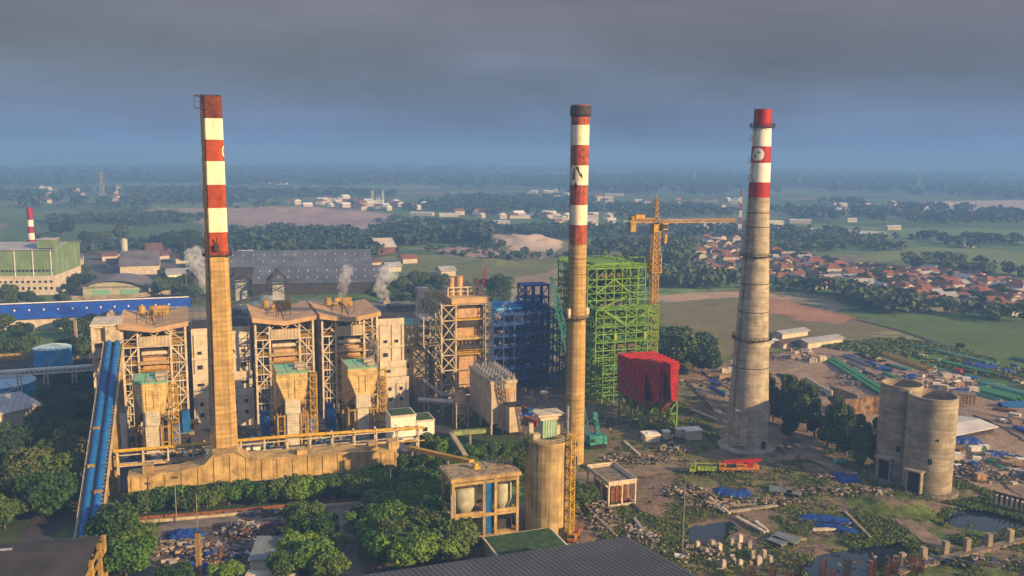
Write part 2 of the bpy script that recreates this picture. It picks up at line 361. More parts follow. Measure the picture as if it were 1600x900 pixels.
def zone_masks(X, Y):
    """ground colour and height at world points"""
    n1 = fbm(X/14, Y/14, 3); n2 = fbm(X/3.1, Y/3.1, 5, 3); n3 = fbm(X/220, Y/220, 8); n4 = fbm(X/60, Y/60, 21)
    # mosaic of fields, further out
    wx = X*.93+Y*.36+(n3-.5)*260; wy = -X*.36+Y*.93+(n4-.5)*120
    cx = np.floor(wx/150); cy = np.floor(wy/95); hsh = np.abs(np.sin(cx*12.9898+cy*78.233)*43758.5453) % 1
    pal = np.array([(.07,.11,.035), (.10,.145,.05), (.055,.09,.032), (.14,.13,.07), (.085,.13,.04), (.05,.08,.03), (.17,.14,.09), (.095,.15,.055)])
    C = pal[(hsh*len(pal)).astype(int) % len(pal)].copy()
    ex = np.abs(wx/150-np.floor(wx/150)-.5); ey = np.abs(wy/95-np.floor(wy/95)-.5)
    C *= (.95+.7*n1)[:, None]; C = np.where(((ex > .485) | (ey > .475))[:, None], C*.45, C)
    C = C*(1+.22*np.sign(np.sin((wy if 1 else wx)/3.4+cx))*((hsh > .4) & (Y < 900)))[:, None]
    big = np.clip((fbm(X/900, Y/500, 30)-.45)*5, 0, 1)[:, None]; C = C*(1-.3*big)+np.array((.04,.075,.03))*.3*big
    Z = np.zeros_like(X)
    for px, col, soft in ZONES:
        wob = np.clip(np.hypot(X, Y)/300, 1, 14)
        m = inpoly(X+(n1-.5)*soft*2.4+(n2-.5)*2.5*wob, Y+(n4-.5)*soft*2+(n2-.5)*2.5*wob, wpoly(px)).astype(float)
        C = C*(1-m)[:, None]+np.array(col)[None]*(m*(.62+.76*n1*.6+.76*n2*.4))[:, None]
    for px, f in GREENS:
        m = inpoly(X+(n1-.5)*8, Y+(n4-.5)*8, wpoly(px))*np.clip((fbm(X/6, Y/6, 44)-(.62-.25*f))*9, 0, 1)*f
        g = np.array((.085, .115, .028))[None]*(.6+.8*n2)[:, None]; C = C*(1-m)[:, None]+g*m[:, None]
    near = np.clip((700-Y)/300, 0, 1)
    site = inpoly(X, Y, wpoly([(890,1000),(900,730),(1120,620),(1290,560),(1700,700),(1700,1000)]))
    Z += site*((n1-.5)*1.4+(n2-.5)*.5)*near-.25*site
    for w_, dep in zip(WP, (3.2, 3.6, 1.6)):
        m = inpoly(X+(n2-.5)*1.5, Y+(n2-.5)*1.5, w_); Z = np.where(m, -dep, Z)
        c = np.mean(w_, 0); m2 = inpoly(c[0]+(X-c[0])*.84, c[1]+(Y-c[1])*.8, w_) & ~m
        Z = np.where(m2, np.minimum(Z, -.5*dep*.6), Z); C = np.where(m2[:, None], C*.45+np.array((.02,.035,.01)), C)
    def hill(px, py, r, ry, h, sd_=1):
        nonlocal Z
        c = P(px, py); d = ((X-c.x)/r)**2+((Y-c.y)/ry)**2; Z = Z+h*np.exp(-d*1.6)*(.7+.7*fbm(X/(r*.25), Y/(r*.25), sd_))
    hill(480, 342, 190, 90, 16, 61); hill(640, 352, 110, 60, 9, 62); hill(300, 340, 160, 80, 9, 63); hill(820, 384, 55, 34, 13, 64); hill(720, 398, 90, 30, 6, 65); hill(770, 415, 30, 16, 7, 66)
    hill(1400, 790, 14, 9, 2.2, 67); hill(1250, 290, 900, 200, 14, 68); hill(500, 275, 1500, 300, 12, 69)
    return C, Z
def build_ground():
    ys = [120.]
    while ys[-1] < 26000:
        y = ys[-1]; r = .0042 if y < 500 else (.0045 if y < 1500 else .009); ys.append(y*(1+r))
    ys = np.array([-3000., -600, -100, 60, 90]+ys); tx = np.linspace(-.80, .80, 561); tx = np.concatenate([[-3., -1.6, -1.1, -.9], tx, [.9, 1.1, 1.6, 3.]])
    TX, YY = np.meshgrid(tx, ys); XX = TX*np.maximum(YY, 90.)*1.0
    XX[:4] = tx[None]*np.array([9000., 2500, 500, 100])[:, None]*.6
    X = XX.ravel(); Y = YY.ravel(); C, Z = zone_masks(X, Y); Z[Y < 100] = 0
    me = bpy.data.meshes.new('ground'); nx = len(tx); ny = len(ys)
    idx = np.arange(nx*ny).reshape(ny, nx); q = np.stack([idx[:-1, :-1], idx[:-1, 1:], idx[1:, 1:], idx[1:, :-1]], -1).reshape(-1, 4)
    me.vertices.add(nx*ny); me.vertices.foreach_set('co', np.stack([X, Y, Z], 1).astype(np.float32).ravel())
    me.loops.add(q.size); me.loops.foreach_set('vertex_index', q.ravel().astype(np.int32)); me.polygons.add(len(q)); me.polygons.foreach_set('loop_start', (np.arange(len(q))*4).astype(np.int32))
    me.polygons.foreach_set('use_smooth', np.ones(len(q), bool)); me.update(); me.validate()
    ca = me.color_attributes.new('soil', 'FLOAT_COLOR', 'POINT'); ca.data.foreach_set('color', np.concatenate([C, np.ones((len(C), 1))], 1).astype(np.float32).ravel())
    m = bpy.data.materials.new('ground'); m.use_nodes = True; n = m.node_tree; b = n.nodes['Principled BSDF']; N = n.nodes.new; L = n.links.new
    at_ = N('ShaderNodeAttribute'); at_.attribute_name = 'soil'; g = N('ShaderNodeNewGeometry')
    t = N('ShaderNodeTexNoise'); t.inputs['Scale'].default_value = .9; t.inputs['Detail'].default_value = 8; t.inputs['Roughness'].default_value = .7; L(g.outputs['Position'], t.inputs[0])
    r = N('ShaderNodeMapRange'); r.inputs[1].default_value = .3; r.inputs[2].default_value = .7; r.inputs[3].default_value = .55; r.inputs[4].default_value = 1.7; L(t.outputs[0], r.inputs[0])
    s = N('ShaderNodeVectorMath'); s.operation = 'SCALE'; L(at_.outputs[0], s.inputs[0]); L(r.outputs[0], s.inputs['Scale']); L(s.outputs[0], b.inputs['Base Color'])
    bp = N('ShaderNodeBump'); bp.inputs['Strength'].default_value = .7; bp.inputs['Distance'].default_value = .5; L(t.outputs[0], bp.inputs['Height']); L(bp.outputs[0], b.inputs['Normal'])
    b.inputs['Roughness'].default_value = .95; b.inputs['Specular IOR Level'].default_value = .1
    me.materials.append(m); o = bpy.data.objects.new('ground', me); COL.objects.link(o); o['kind'] = 'structure'
build_ground()
for w_, lv, nm in zip(WP, (-.7, -.8, -.35), ('pond', 'pond', 'puddle')):
    c = np.mean(w_, 0); mb = MB(); mb.add([(c[0]+(x-c[0])*1.35, c[1]+(y-c[1])*1.35, lv) for x, y in w_], [tuple(range(len(w_)))]); mb.build(nm, 'water')['kind'] = 'structure'
def road(name, pts, wd, m, z=.05):
    pts = [P(*p) for p in pts]; L_ = []; 
    # smooth by Chaikin
    for _ in range(3):
        q = [pts[0]]
        for a, b in zip(pts[:-1], pts[1:]): q += [a.lerp(b, .25), a.lerp(b, .75)]
        q.append(pts[-1]); pts = q
    mb = MB(); vs = []
    for i, p in enumerate(pts):
        d = (pts[min(i+1, len(pts)-1)]-pts[max(i-1, 0)]); d.z = 0; d.normalize(); nrm = Vector((-d.y, d.x, 0)); k = wd/2*(1+.12*math.sin(i*1.7)+.08*math.sin(i*.61))
        vs += [(p.x+nrm.x*k, p.y+nrm.y*k, z), (p.x-nrm.x*k, p.y-nrm.y*k, z)]
    mb.add(vs, [(2*i, 2*i+1, 2*i+3, 2*i+2) for i in range(len(pts)-1)])
    o = mb.build(name, m); o['kind'] = 'structure'; return o
road('dirt_road', [(900,748),(1000,738),(1060,728),(1120,733),(1200,716),(1262,712),(1275,690),(1240,665),(1190,650)], 9, 'dirt_road', .22)
road('dirt_road', [(1265,712),(1330,745),(1380,790),(1430,830),(1500,870)], 6, 'dirt_road', .26)
road('dirt_road', [(1290,552),(1320,578),(1370,605),(1420,640),(1500,640),(1560,655),(1620,690)], 8, 'dirt_road', .2)
road('dirt_road', [(1500,640),(1540,720),(1600,770),(1650,800)], 7, 'dirt_road', .24)
road('dirt_road', [(1075,575),(1130,592),(1190,640),(1240,665)], 7, 'dirt_road', .28)
road('asphalt_road', [(215,905),(235,850),(245,822),(500,800),(700,780)], 7, 'concrete_road', .12)
road('asphalt_road', [(20,900),(60,840),(95,760),(130,700),(140,640),(128,600)], 8, 'asphalt', .08)
road('concrete_road', [(555,990),(520,860),(492,760)], 12, 'concrete_road', .16)
road('concrete_road', [(1340,500),(1420,520),(1500,550),(1640,605)], 3, 'asphalt', .3)
road('plant_road', [(690,760),(720,720),(680,660),(660,620),(700,600)], 6, 'asphalt', .1)
# ---------------------------------------------------------------- haze
HZ = MB().box(-14000, 14000, -400, 22000, -5, 140).build('haze', 'concrete'); HZ['kind'] = 'stuff'; tag(HZ, 'blue morning haze over the whole plain', 'haze')
hm = bpy.data.materials.new('haze'); hm.use_nodes = True; n = hm.node_tree; n.nodes.clear(); o = n.nodes.new('ShaderNodeOutputMaterial'); pv = n.nodes.new('ShaderNodeVolumePrincipled')
pv.inputs['Color'].default_value = (.21, .43, .90, 1); pv.inputs['Density'].default_value = HAZE = .00038; pv.inputs['Anisotropy'].default_value = 0.0
n.links.new(pv.outputs[0], o.inputs['Volume']); HZ.data.materials.clear(); HZ.data.materials.append(hm)
# ---------------------------------------------------------------- chimneys
def disc_mark(mb, z, r, rad, ang, m):                   # round painted mark wrapped on a shaft of radius rad
    n = 24; vs = []; rr = rad+.05
    def pt(s, t): a = ang+s/rr; return (rr*math.cos(a), rr*math.sin(a), z+t)
    rings = 4; vs.append(pt(0, 0))
    for k in range(1, rings+1):
        for i in range(n): vs.append(pt(r*k/rings*math.cos(2*math.pi*i/n), r*k/rings*math.sin(2*math.pi*i/n)))
    fs = [(0, 1+i, 1+(i+1) % n) for i in range(n)]
    for k in range(1, rings):
        fs += [(1+(k-1)*n+i, 1+k*n+i, 1+k*n+(i+1) % n, 1+(k-1)*n+(i+1) % n) for i in range(n)]
    mb.add(vs, fs, m)
def strip_mark(mb, pts, rad, ang, m, off=.09):           # polygon (s,t) painted on the shaft
    rr = rad+off; mb.add([(rr*math.cos(ang+s/rr), rr*math.sin(ang+s/rr), t) for s, t in pts], [tuple(range(len(pts)))], m)
def gallery(root, rad, z, name='platform', w=1.1, m='machine_dark', seg=28, a0=0., a1=2*math.pi):
    mb = MB(); mb.lathe([(rad, z-.25), (rad+w, z-.1), (rad+w, z), (rad, z)], n=seg, caps=False)
    pts = [((rad+w)*math.cos(a0+(a1-a0)*i/seg), (rad+w)*math.sin(a0+(a1-a0)*i/seg), z) for i in range(seg+1)]
    mb.rail(pts, 1.2, .09)
    for i in range(0, seg, 3): c, s = math.cos(2*math.pi*i/seg), math.sin(2*math.pi*i/seg); mb.beam((rad*c, rad*s, z-1.3), ((rad+w)*c, (rad+w)*s, z-.1), .1)
    return mb.build(name, m, root)
def ladder(root, prof, ang, m='machine_dark', cage=True):
    mb = MB()
    for (r0, z0), (r1, z1) in zip(prof[:-1], prof[1:]):
        n = max(1, int((z1-z0)/2.5))
        for i in range(n):
            za = z0+(z1-z0)*i/n; zb = z0+(z1-z0)*(i+1)/n; ra = r0+(r1-r0)*i/n+.35; rb = r0+(r1-r0)*(i+1)/n+.35
            for s in (-.3, .3): mb.beam((ra*math.cos(ang+s/ra), ra*math.sin(ang+s/ra), za), (rb*math.cos(ang+s/rb), rb*math.sin(ang+s/rb), zb), .1)
            rc = ra+.55; mb.beam((rc*math.cos(ang+.5/rc), rc*math.sin(ang+.5/rc), za), (rc*math.cos(ang-.5/rc), rc*math.sin(ang-.5/rc), za), .08)
            for s in (-.5, .5): mb.beam((ra*math.cos(ang+s/ra), ra*math.sin(ang+s/ra), za), (rc*math.cos(ang+s/rc), rc*math.sin(ang+s/rc), za), .08)
    return mb.build('ladder', m, root)
# chimney beside the boilers: eight sided
def chimney_octagon():
    t = pthing('chimney', 'tall eight-sided chimney with orange-red and cream bands over yellow concrete, leftmost of three', 'chimney', 8.0, 280)
    h = [(-.2, 0), (4.1, 0), (3.95, 18), (3.55, 40), (3.15, 74)]
    bands = [74, 80.8, 87.9, 94.7, 101.5, 107.7, 113.8, 120.2]; ms = [1, 2, 1, 2, 1, 2, 4]
    ph = R(-90)+math.pi/8*0+R(14)
    def ring(half, z):      # square shaft with broad chamfers
        c = half*.42; pts = [(-half+c, -half), (half-c, -half), (half, -half+c), (half, half-c), (half-c, half), (-half+c, half), (-half, half-c), (-half, -half+c)]
        return [(x, y, z) for x, y in pts]
    prof = [(4.15, 0), (4.0, 18), (3.6, 45), (3.3, 74)]+[(3.3-.3*(i+1)/7, z) for i, z in enumerate(bands[1:])]
    mb = MB(); mm = [0, 0, 0]+ms
    for (r0, z0), (r1, z1), m in zip(prof[:-1], prof[1:], mm):
        a = ring(r0, z0); b = ring(r1, z1); mb.add(a+b, [(i, (i+1) % 8, 8+(i+1) % 8, 8+i) for i in range(8)], m)
    mb.add(ring(3.0, 120.2), [tuple(range(8))], 3)
    for x in (-1, 1):                                   # round emblem on the side faces
        n = 20; r = 2.4; vs = [(x*3.16, r*math.cos(2*math.pi*i/n)-.2, 104.4+r*math.sin(2*math.pi*i/n)) for i in range(n)]
        mb.add(vs, [tuple(range(n)) if x > 0 else tuple(range(n-1, -1, -1))], 2)
        cx = [(x*2.56+.0*i, 0, 0) for i in range(1)]
        # the mark wraps on to the chamfers
        for s in (-1,):
            k = [(x*3.15, -1.9, 102.6), (x*2.55, -2.52, 103.4), (x*2.55, -2.52, 105.4), (x*3.15, -1.9, 106.2)]
            mb.add([(p[0]+x*.03, p[1]-.03, p[2]) for p in k], [(0, 1, 2, 3)], 2)
        mb.box(x*3.19-.02, x*3.19+.02, -1.3, -.4, 104.1, 104.7, 3)
    mb.build('shaft', ['chimney_concrete', 'red_paint', 'white_paint', 'black_paint', 'top_red'], t)
    mb = MB(); mb.box(-3.1, -2.3, -3.5, -3.2, 20, 118, 0)
    for z in range(22, 119, 3): mb.beam((-3.0, -3.45, z), (-2.3, -3.45, z), .12)
    for i in range(40):
        z = 4+i*2.9; mb.beam((-3.05, -3.9+.004*z, z), (-3.05, -3.9+.004*z, z+2.9), .14); mb.beam((-2.3, -3.9+.004*z, z), (-2.3, -3.9+.004*z, z+2.9), .14); mb.beam((-3.05, -3.9+.004*z, z), (-2.3, -3.9+.004*z, z), .12)
    mb.build('ladder', 'machine_dark', t)
    mb = MB(); mb.box(-4.6, -1.2, -4.1, -2.8, 116.4, 116.7); mb.rail([(-4.6, -2.8, 116.7), (-4.6, -4.1, 116.7), (-1.2, -4.1, 116.7)], 3.3, .12, step=1.3); mb.box(-4.6, -3.0, -4.1, -3.0, 119.8, 120.3)
    mb.build('platform', 'machine_dark', t)
    mb = MB()
    for z in (74.1,):
        mb.box(-4.1, 4.1, -4.1, -3.2, z-.3, z); mb.box(-4.1, 4.1, 3.2, 4.1, z-.3, z); mb.box(-4.1, -3.2, -3.2, 3.2, z-.3, z); mb.box(3.2, 4.1, -3.2, 3.2, z-.3, z)
        mb.rail([(-4.1, -4.1, z), (4.1, -4.1, z), (4.1, 4.1, z), (-4.1, 4.1, z), (-4.1, -4.1, z)], 1.2, .09)
        mb.box(-.6, .6, -4.6, -3.9, z+1.3, z+3.2); mb.beam((0, -3.9, z+3.4), (0, -4.5, z+5.2), .3)
    mb.build('platform', 'machine_dark', t)
    mb = MB(); mb.box(-2.8, 2.8, -2.8, 2.8, 120.2, 120.5); mb.build('rim', 'machine_dark', t)
chimney_octagon()
def chimney_round(label, a, b, prof, bz, ms, mats, caps, plats, name='chimney', n=40, lad=None):
    t = pthing(name, label, 'chimney', a, b); mb = MB()
    pr = [p for p in prof if p[1] < bz[0]-.01]
    def rad(z):
        for (r0, z0), (r1, z1) in zip(prof[:-1], prof[1:]):
            if z0 <= z <= z1: return r0+(r1-r0)*(z-z0)/(z1-z0)
        return prof[-1][0]
    pp = pr+[(rad(z), z) for z in bz]; mm = [0]*(len(pr))+ms
    mb.lathe(pp, n=n, ms=mm); caps(mb, rad)
    mb.build('shaft', mats, t, smooth=True)
    for z in plats: gallery(t, rad(z), z)
    if lad is not None: ladder(t, [(rad(z), z) for z in (6, 30, 60, 90, 119)], lad)
    return t, rad
def mid_marks(mb, rad):
    a = R(-90-58); r = rad(97)
    # black triangular emblem and a smaller mark below it
    strip_mark(mb, [(-1.4, 97.2), (1.5, 96.8), (1.3, 98.2), (-.2, 100.9), (-.9, 100.3), (.5, 98.1)], r, a+.45, 3)
    strip_mark(mb, [(-2.1, 96.4), (-1.3, 96.4), (-1.1, 100.4), (-1.7, 99.8)], r, a+.45, 3)
    strip_mark(mb, [(-1.3, 93.6), (-.2, 93.6), (-.3, 95.2), (-.9, 95.6)], r, a+.42, 3)
    mb.lathe([(rad(119)+.05, 116.6), (rad(119)+.55, 117.2), (rad(119)+.45, 120.0), (rad(119)-.4, 120.3)], n=40, ms=[4, 4, 4], caps=False)
    mb.box(-2.0, -.2, -3.55, -2.9, .1, 3.2, 3); mb.box(-2.0, -.2, -3.4, -2.85, 6.6, 8.4, 3)
t, rad2 = chimney_round('brown-red and cream banded round chimney marked with a black triangle, middle one of three', 121.6, 270.6,
    [(3.45, 0), (3.35, 20), (3.1, 50), (2.85, 75), (2.95, 121)], [75.2, 81.7, 88.2, 94.7, 101, 107.6, 114, 120.4], [1, 2, 1, 2, 1, 2, 5],
    ['chimney_concrete', 'rust_red_paint', 'white_paint', 'black_paint', 'machine_dark', 'rust_red_paint'], mid_marks, [50.5], lad=R(-175))
for s in (-1, 1):
    mb = MB(); mb.rbox((s*3.3, -1.0, 52.2), (1.2, 1.2, 3.2), .3); mb.beam((s*3.2, -1, 50.4), (s*4.1, -1, 50.4), .5); mb.build('lamp_box', 'frame_cream', t)
mb = MB()
for z in np.arange(60, 75.5, 5.2): mb.lathe([(2.98, z), (3.02, z+.2)], n=32, caps=False)
mb.build('hoop', 'machine_dark', t)
def right_marks(mb, rad):
    a = R(-90-15-48); disc_mark(mb, 105.2, 2.35, rad(105), a+.12, 2)
    strip_mark(mb, [(-.4, 105.5), (.9, 105.6), (1.2, 106.0), (.4, 106.3)], rad(105), a+.12, 3, .12); strip_mark(mb, [(-1.2, 104.2), (-.5, 104.2), (-.6, 105.0), (-1.1, 105.0)], rad(105), a+.12, 3, .12)
t, rad3 = chimney_round('tapering grey round chimney with bright crimson and white bands, rightmost of three', 188.5, 266.4,
    [(7.7, 0), (7.4, 5), (6.9, 19), (5.9, 40.3), (5.7, 42), (4.55, 70), (3.7, 90), (3.1, 114), (3.0, 121)], [90.4, 95.7, 102.3, 108.0, 114.5, 120.6], [1, 2, 1, 2, 1],
    ['pale_chimney', 'deep_red_paint', 'clean_white', 'black_paint'], right_marks, [114.6, 69.9, 40.3], lad=R(-168))
mb = MB(); mb.lathe([(10.3, -.3), (10.3, .55), (8.9, .9), (7.5, 1.2)], n=48, caps=False); mb.build('base_ring', 'pale_chimney', t, smooth=True)
mb = MB()
for s in (-.32, .02): a = R(-90-45)+s; mb.rbox((8.3*math.cos(a), 8.3*math.sin(a), 8.5), (1.0, 2.8, 12), a)
a = R(-90-45)-.15; mb.rbox((8.2*math.cos(a), 8.2*math.sin(a), 14.8), (1.4, 3.8, 1.0), a); mb.build('door_frame', 'pale_chimney', t)
mb = MB(); mb.rbox((7.2*math.cos(a), 7.2*math.sin(a), 8), (.9, 2.4, 12.4), a); mb.build('doorway', 'dark_opening', t)
mb = MB(); mb.rbox((7.35*math.cos(R(-75)), 7.35*math.sin(R(-75)), 2.2), (.8, 2.0, 3), R(-75)); mb.build('door', 'dark_opening', t)
mb = MB(); a = R(-25); mb.rbox((6.9*math.cos(a), 6.9*math.sin(a), 13), (1.2, 2.5, 6), a); mb.build('buttress', 'pale_chimney', t)
mb = MB()
for z in (30, 50, 60, 80, 85): mb.lathe([(rad3(z)+.02, z), (rad3(z)+.1, z+.1), (rad3(z)+.02, z+.3)], n=40, caps=False)
mb.build('hoop', 'machine_dark', t)
for z in (102.5, 96.5, 110.):
    mb = MB(); mb.rbox((-4.3, -1.0, z), (1.5, 1.4, .2), 0); mb.rail([(-5.0, -1.7, z), (-5.0, -.3, z)], 1.6, .1); mb.build('rest_platform', 'machine_dark', t)
# ---------------------------------------------------------------- boiler houses
def stairs(mb, x0, x1, y0, y1, z0, z1, step=3., m=0, t=.14):
    n = max(1, round((z1-z0)/step)); s = (z1-z0)/n
    for x in (x0, x1):
        for y in (y0, y1): mb.beam((x, y, z0), (x, y, z1), t*1.4, m=m)
    for i in range(n):
        a, b = (x0, x1) if i % 2 == 0 else (x1, x0); za = z0+i*s; y = y0 if i % 2 == 0 else y1
        mb.beam((a, y, za), (b, y, za+s), .8, .14, m=m); mb.beam((a, y0, za+1), (b, y0, za+s+1), t*.7, m=m)
        mb.box(x0, x1, y0, y1, za+s-.12, za+s, m); mb.rail([(x0, y0, za+s), (x1, y0, za+s), (x1, y1, za+s)], 1.1, t*.6, m, 1.5)
def boiler_house(label, a):
    t = pthing('boiler_house', label, 'boiler house', a, 349, group='tan-roofed boiler houses in the left plant')
    xs = [-10.8, -5.6, 5.6, 10.8]; ys = [.3, 10, 20, 29.5]; zs = [8, 14, 19.5, 26.5, 33]
    mb = MB()
    for x in xs:
        for y in ys: mb.beam((x, y, 0), (x, y, 40.4 if abs(x) > 6 else 39.6), .75)
    for z in zs:
        for y in ys: mb.beam((xs[0], y, z), (xs[-1], y, z), .45)
        for x in xs: mb.beam((x, ys[0], z), (x, ys[-1], z), .45)
    for s in (-1, 1):
        for y in (.3, 29.5):
            for za, zb, f in ((26.5, 33, 1), (19.5, 26.5, 0), (8, 14, 0), (14, 19.5, 1)):
                p, q = ((s*10.8, y, za), (s*5.6, y, zb)) if f else ((s*5.6, y, za), (s*10.8, y, zb)); mb.beam(p, q, .5)
        for i in range(3):
            for j in range(0, 5, 1):
                za = zs[j]; zb = zs[j+1] if j < 4 else 39.5; y0, y1 = (ys[i], ys[i+1]) if j % 2 else (ys[i+1], ys[i]); mb.beam((s*10.8, y0, za), (s*10.8, y1, zb), .38)
    for s in (-1, 1): mb.beam((s*5.6, .3, 36.8), (s*2.8, .3, 39.2), .3); mb.beam((0, .3, 36.8), (s*2.8, .3, 39.2), .3); mb.beam((s*10.8, .3, 34), (s*5.6, .3, 38.5), .25)
    mb.build('steel_frame', 'frame_cream', t)
    mb = MB()
    for z in (3.5, 11, 16.8, 23, 29.8, 36):
        for x0, x1 in ((-10.8, -5.6), (5.6, 10.8)):
            mb.beam((x0, .2, z), (x1, .2, z), .22); mb.beam((x0, 10, z), (x1, 10, z), .22)
    for x in (-8.2, 8.2, -3.4, 3.4):
        for y in (.25, 10): mb.beam((x, y, 0), (x, y, 33 if abs(x) > 5 else 16), .25)
    for i, (x, z) in enumerate(((-9.4, 9), (-7, 15), (-9, 21), (7, 10), (9.3, 16), (7.4, 24), (9.2, 29))):
        mb.tube((x, 1.2, z-4), (x, 1.2, z+5), .28, n=8); mb.tube((x, 1.2, z+5), (x*.55, 2.4, z+5), .28, n=8)
    for z in (5, 9.5, 13): mb.tube((-5.4, .6, z), (5.4, .6, z), .25, n=8)
    mb.build('pipework', 'panel_pale', t)
    # butterfly roof: high eaves, a valley running front to back
    mb = MB(); v = []
    for y in (-2.2, 31.5):
        for x, z in ((-12, 42.2), (0, 40.3), (12, 42.2)): v += [(x, y, z), (x, y, z-1.7)]
    mb.add(v, [(0, 2, 8, 6), (2, 4, 10, 8), (1, 7, 9, 3), (3, 9, 11, 5), (0, 1, 3, 2), (2, 3, 5, 4), (6, 8, 9, 7), (8, 10, 11, 9), (0, 6, 7, 1), (4, 5, 11, 10)])
    mb.build('roof', 'roof_tan', t)
    mb = MB(); mb.box(-5.3, 5.3, -.2, .6, 33.3, 36.9)
    for i in range(9): mb.box(-5.2+i*1.25, -5.0+i*1.25, -.32, -.2, 33.3, 36.9)
    mb.build('header_cladding', 'cream_cladding', t)
    mb = MB(); mb.box(-4.6, 4.6, 3.0, 26, 6, 32); mb.box(-4.2, 4.2, 1.6, 3.0, 27.4, 28.6); mb.box(-4.2, 4.2, 1.4, 3.0, 23.5, 25.6); mb.box(-3.8, 3.8, 1.0, 3.0, 16, 20)
    mb.build('boiler_casing', 'panel_orange', t)
    mb = MB(); mb.box(-4.5, 4.5, 2.7, 2.98, 29.0, 32.8); mb.box(-9.8, -6.6, 4, 26, 15, 17); mb.box(6.6, 9.8, 4, 26, 22, 24.5); mb.box(-4, 4, 10, 28, 32.1, 38)  # first box is a thin dark sheet painting a shaded recess on the casing
    for z in (21.0, 26.0): mb.box(-4.4, 4.4, 2.75, 2.98, z, z+1.2)
    mb.tube((-7.8, 5, 27), (-7.8, 5, 36), .8); mb.tube((7.8, 8, 8), (7.8, 8, 30), .9)
    mb.build('machinery', 'machine_dark', t)
    mb = MB(); mb.tube((-4.6, 1.9, 30.2), (4.6, 1.9, 30.2), .8); mb.box(-4.9, 4.9, .7, 1.3, 26.3, 27.3); mb.build('steam_drum', 'frame_cream', t)
    mb = MB()
    for z in (26.6, 24.0, 21.2, 17.5, 14.1):
        mb.box(-5.4, 5.4, -.8, 1.6, z-.12, z); mb.rail([(-5.4, -.8, z), (5.4, -.8, z)], 1.2, .13)
    for z in zs[1:]:
        for x0, x1 in ((5.8, 10.6), (-10.6, -5.8)): mb.box(x0, x1, 1, 28, z+.25, z+.35); mb.rail([(x0, .6, z+.35), (x1, .6, z+.35)], 1.1, .11)
    mb.build('walkways', 'rail_yellow', t)
    mb = MB(); stairs(mb, 6.4, 10.2, 1.2, 3.0, 0, 33, 2.8); mb.build('staircase', 'ochre_paint', t)
    mb = MB()
    for i, (x, y) in enumerate(((-6, 6), (-2.5, 5), (-1, 12), (1.5, 12), (3, 7), (-1.5, 8))):
        z = 40.3+abs(x)*.158; mb.beam((x, y, z), (x, y, z+3.5+(i % 3)), .22); 
    mb.beam((0, 3, 40.5), (-1, 9, 44.2), .35); mb.beam((-6, 10, 42), (3, 10, 42.2), .2); mb.tube((-1, 14, 43), (-1, 18, 43), .7)
    mb.build('roof_masts', 'machine_dark', t)
    mb = MB(); mb.tube((-5, 24, 41.5), (-5, 24, 44.6), 1.3, n=14); mb.tube((-2, 25, 43.2), (5, 25, 43.2), 1.1, n=14); mb.box(-2.5, 5, 22.6, 24, 40.8, 42.8); mb.rail([(-6, 21, 41.3), (5, 21, 41.3)], 1.2, .12)
    mb.build('roof_silencer', 'ochre_paint', t)
    return t
boiler_house('tan butterfly-roofed boiler house beside the blue conveyor, leftmost of the three', -13.0)
boiler_house('tan butterfly-roofed boiler house in the middle of the three, right of the left chimney', 33.8)
boiler_house('tan butterfly-roofed boiler house nearest the open-topped four-storey block, rightmost of the three', 59.0)
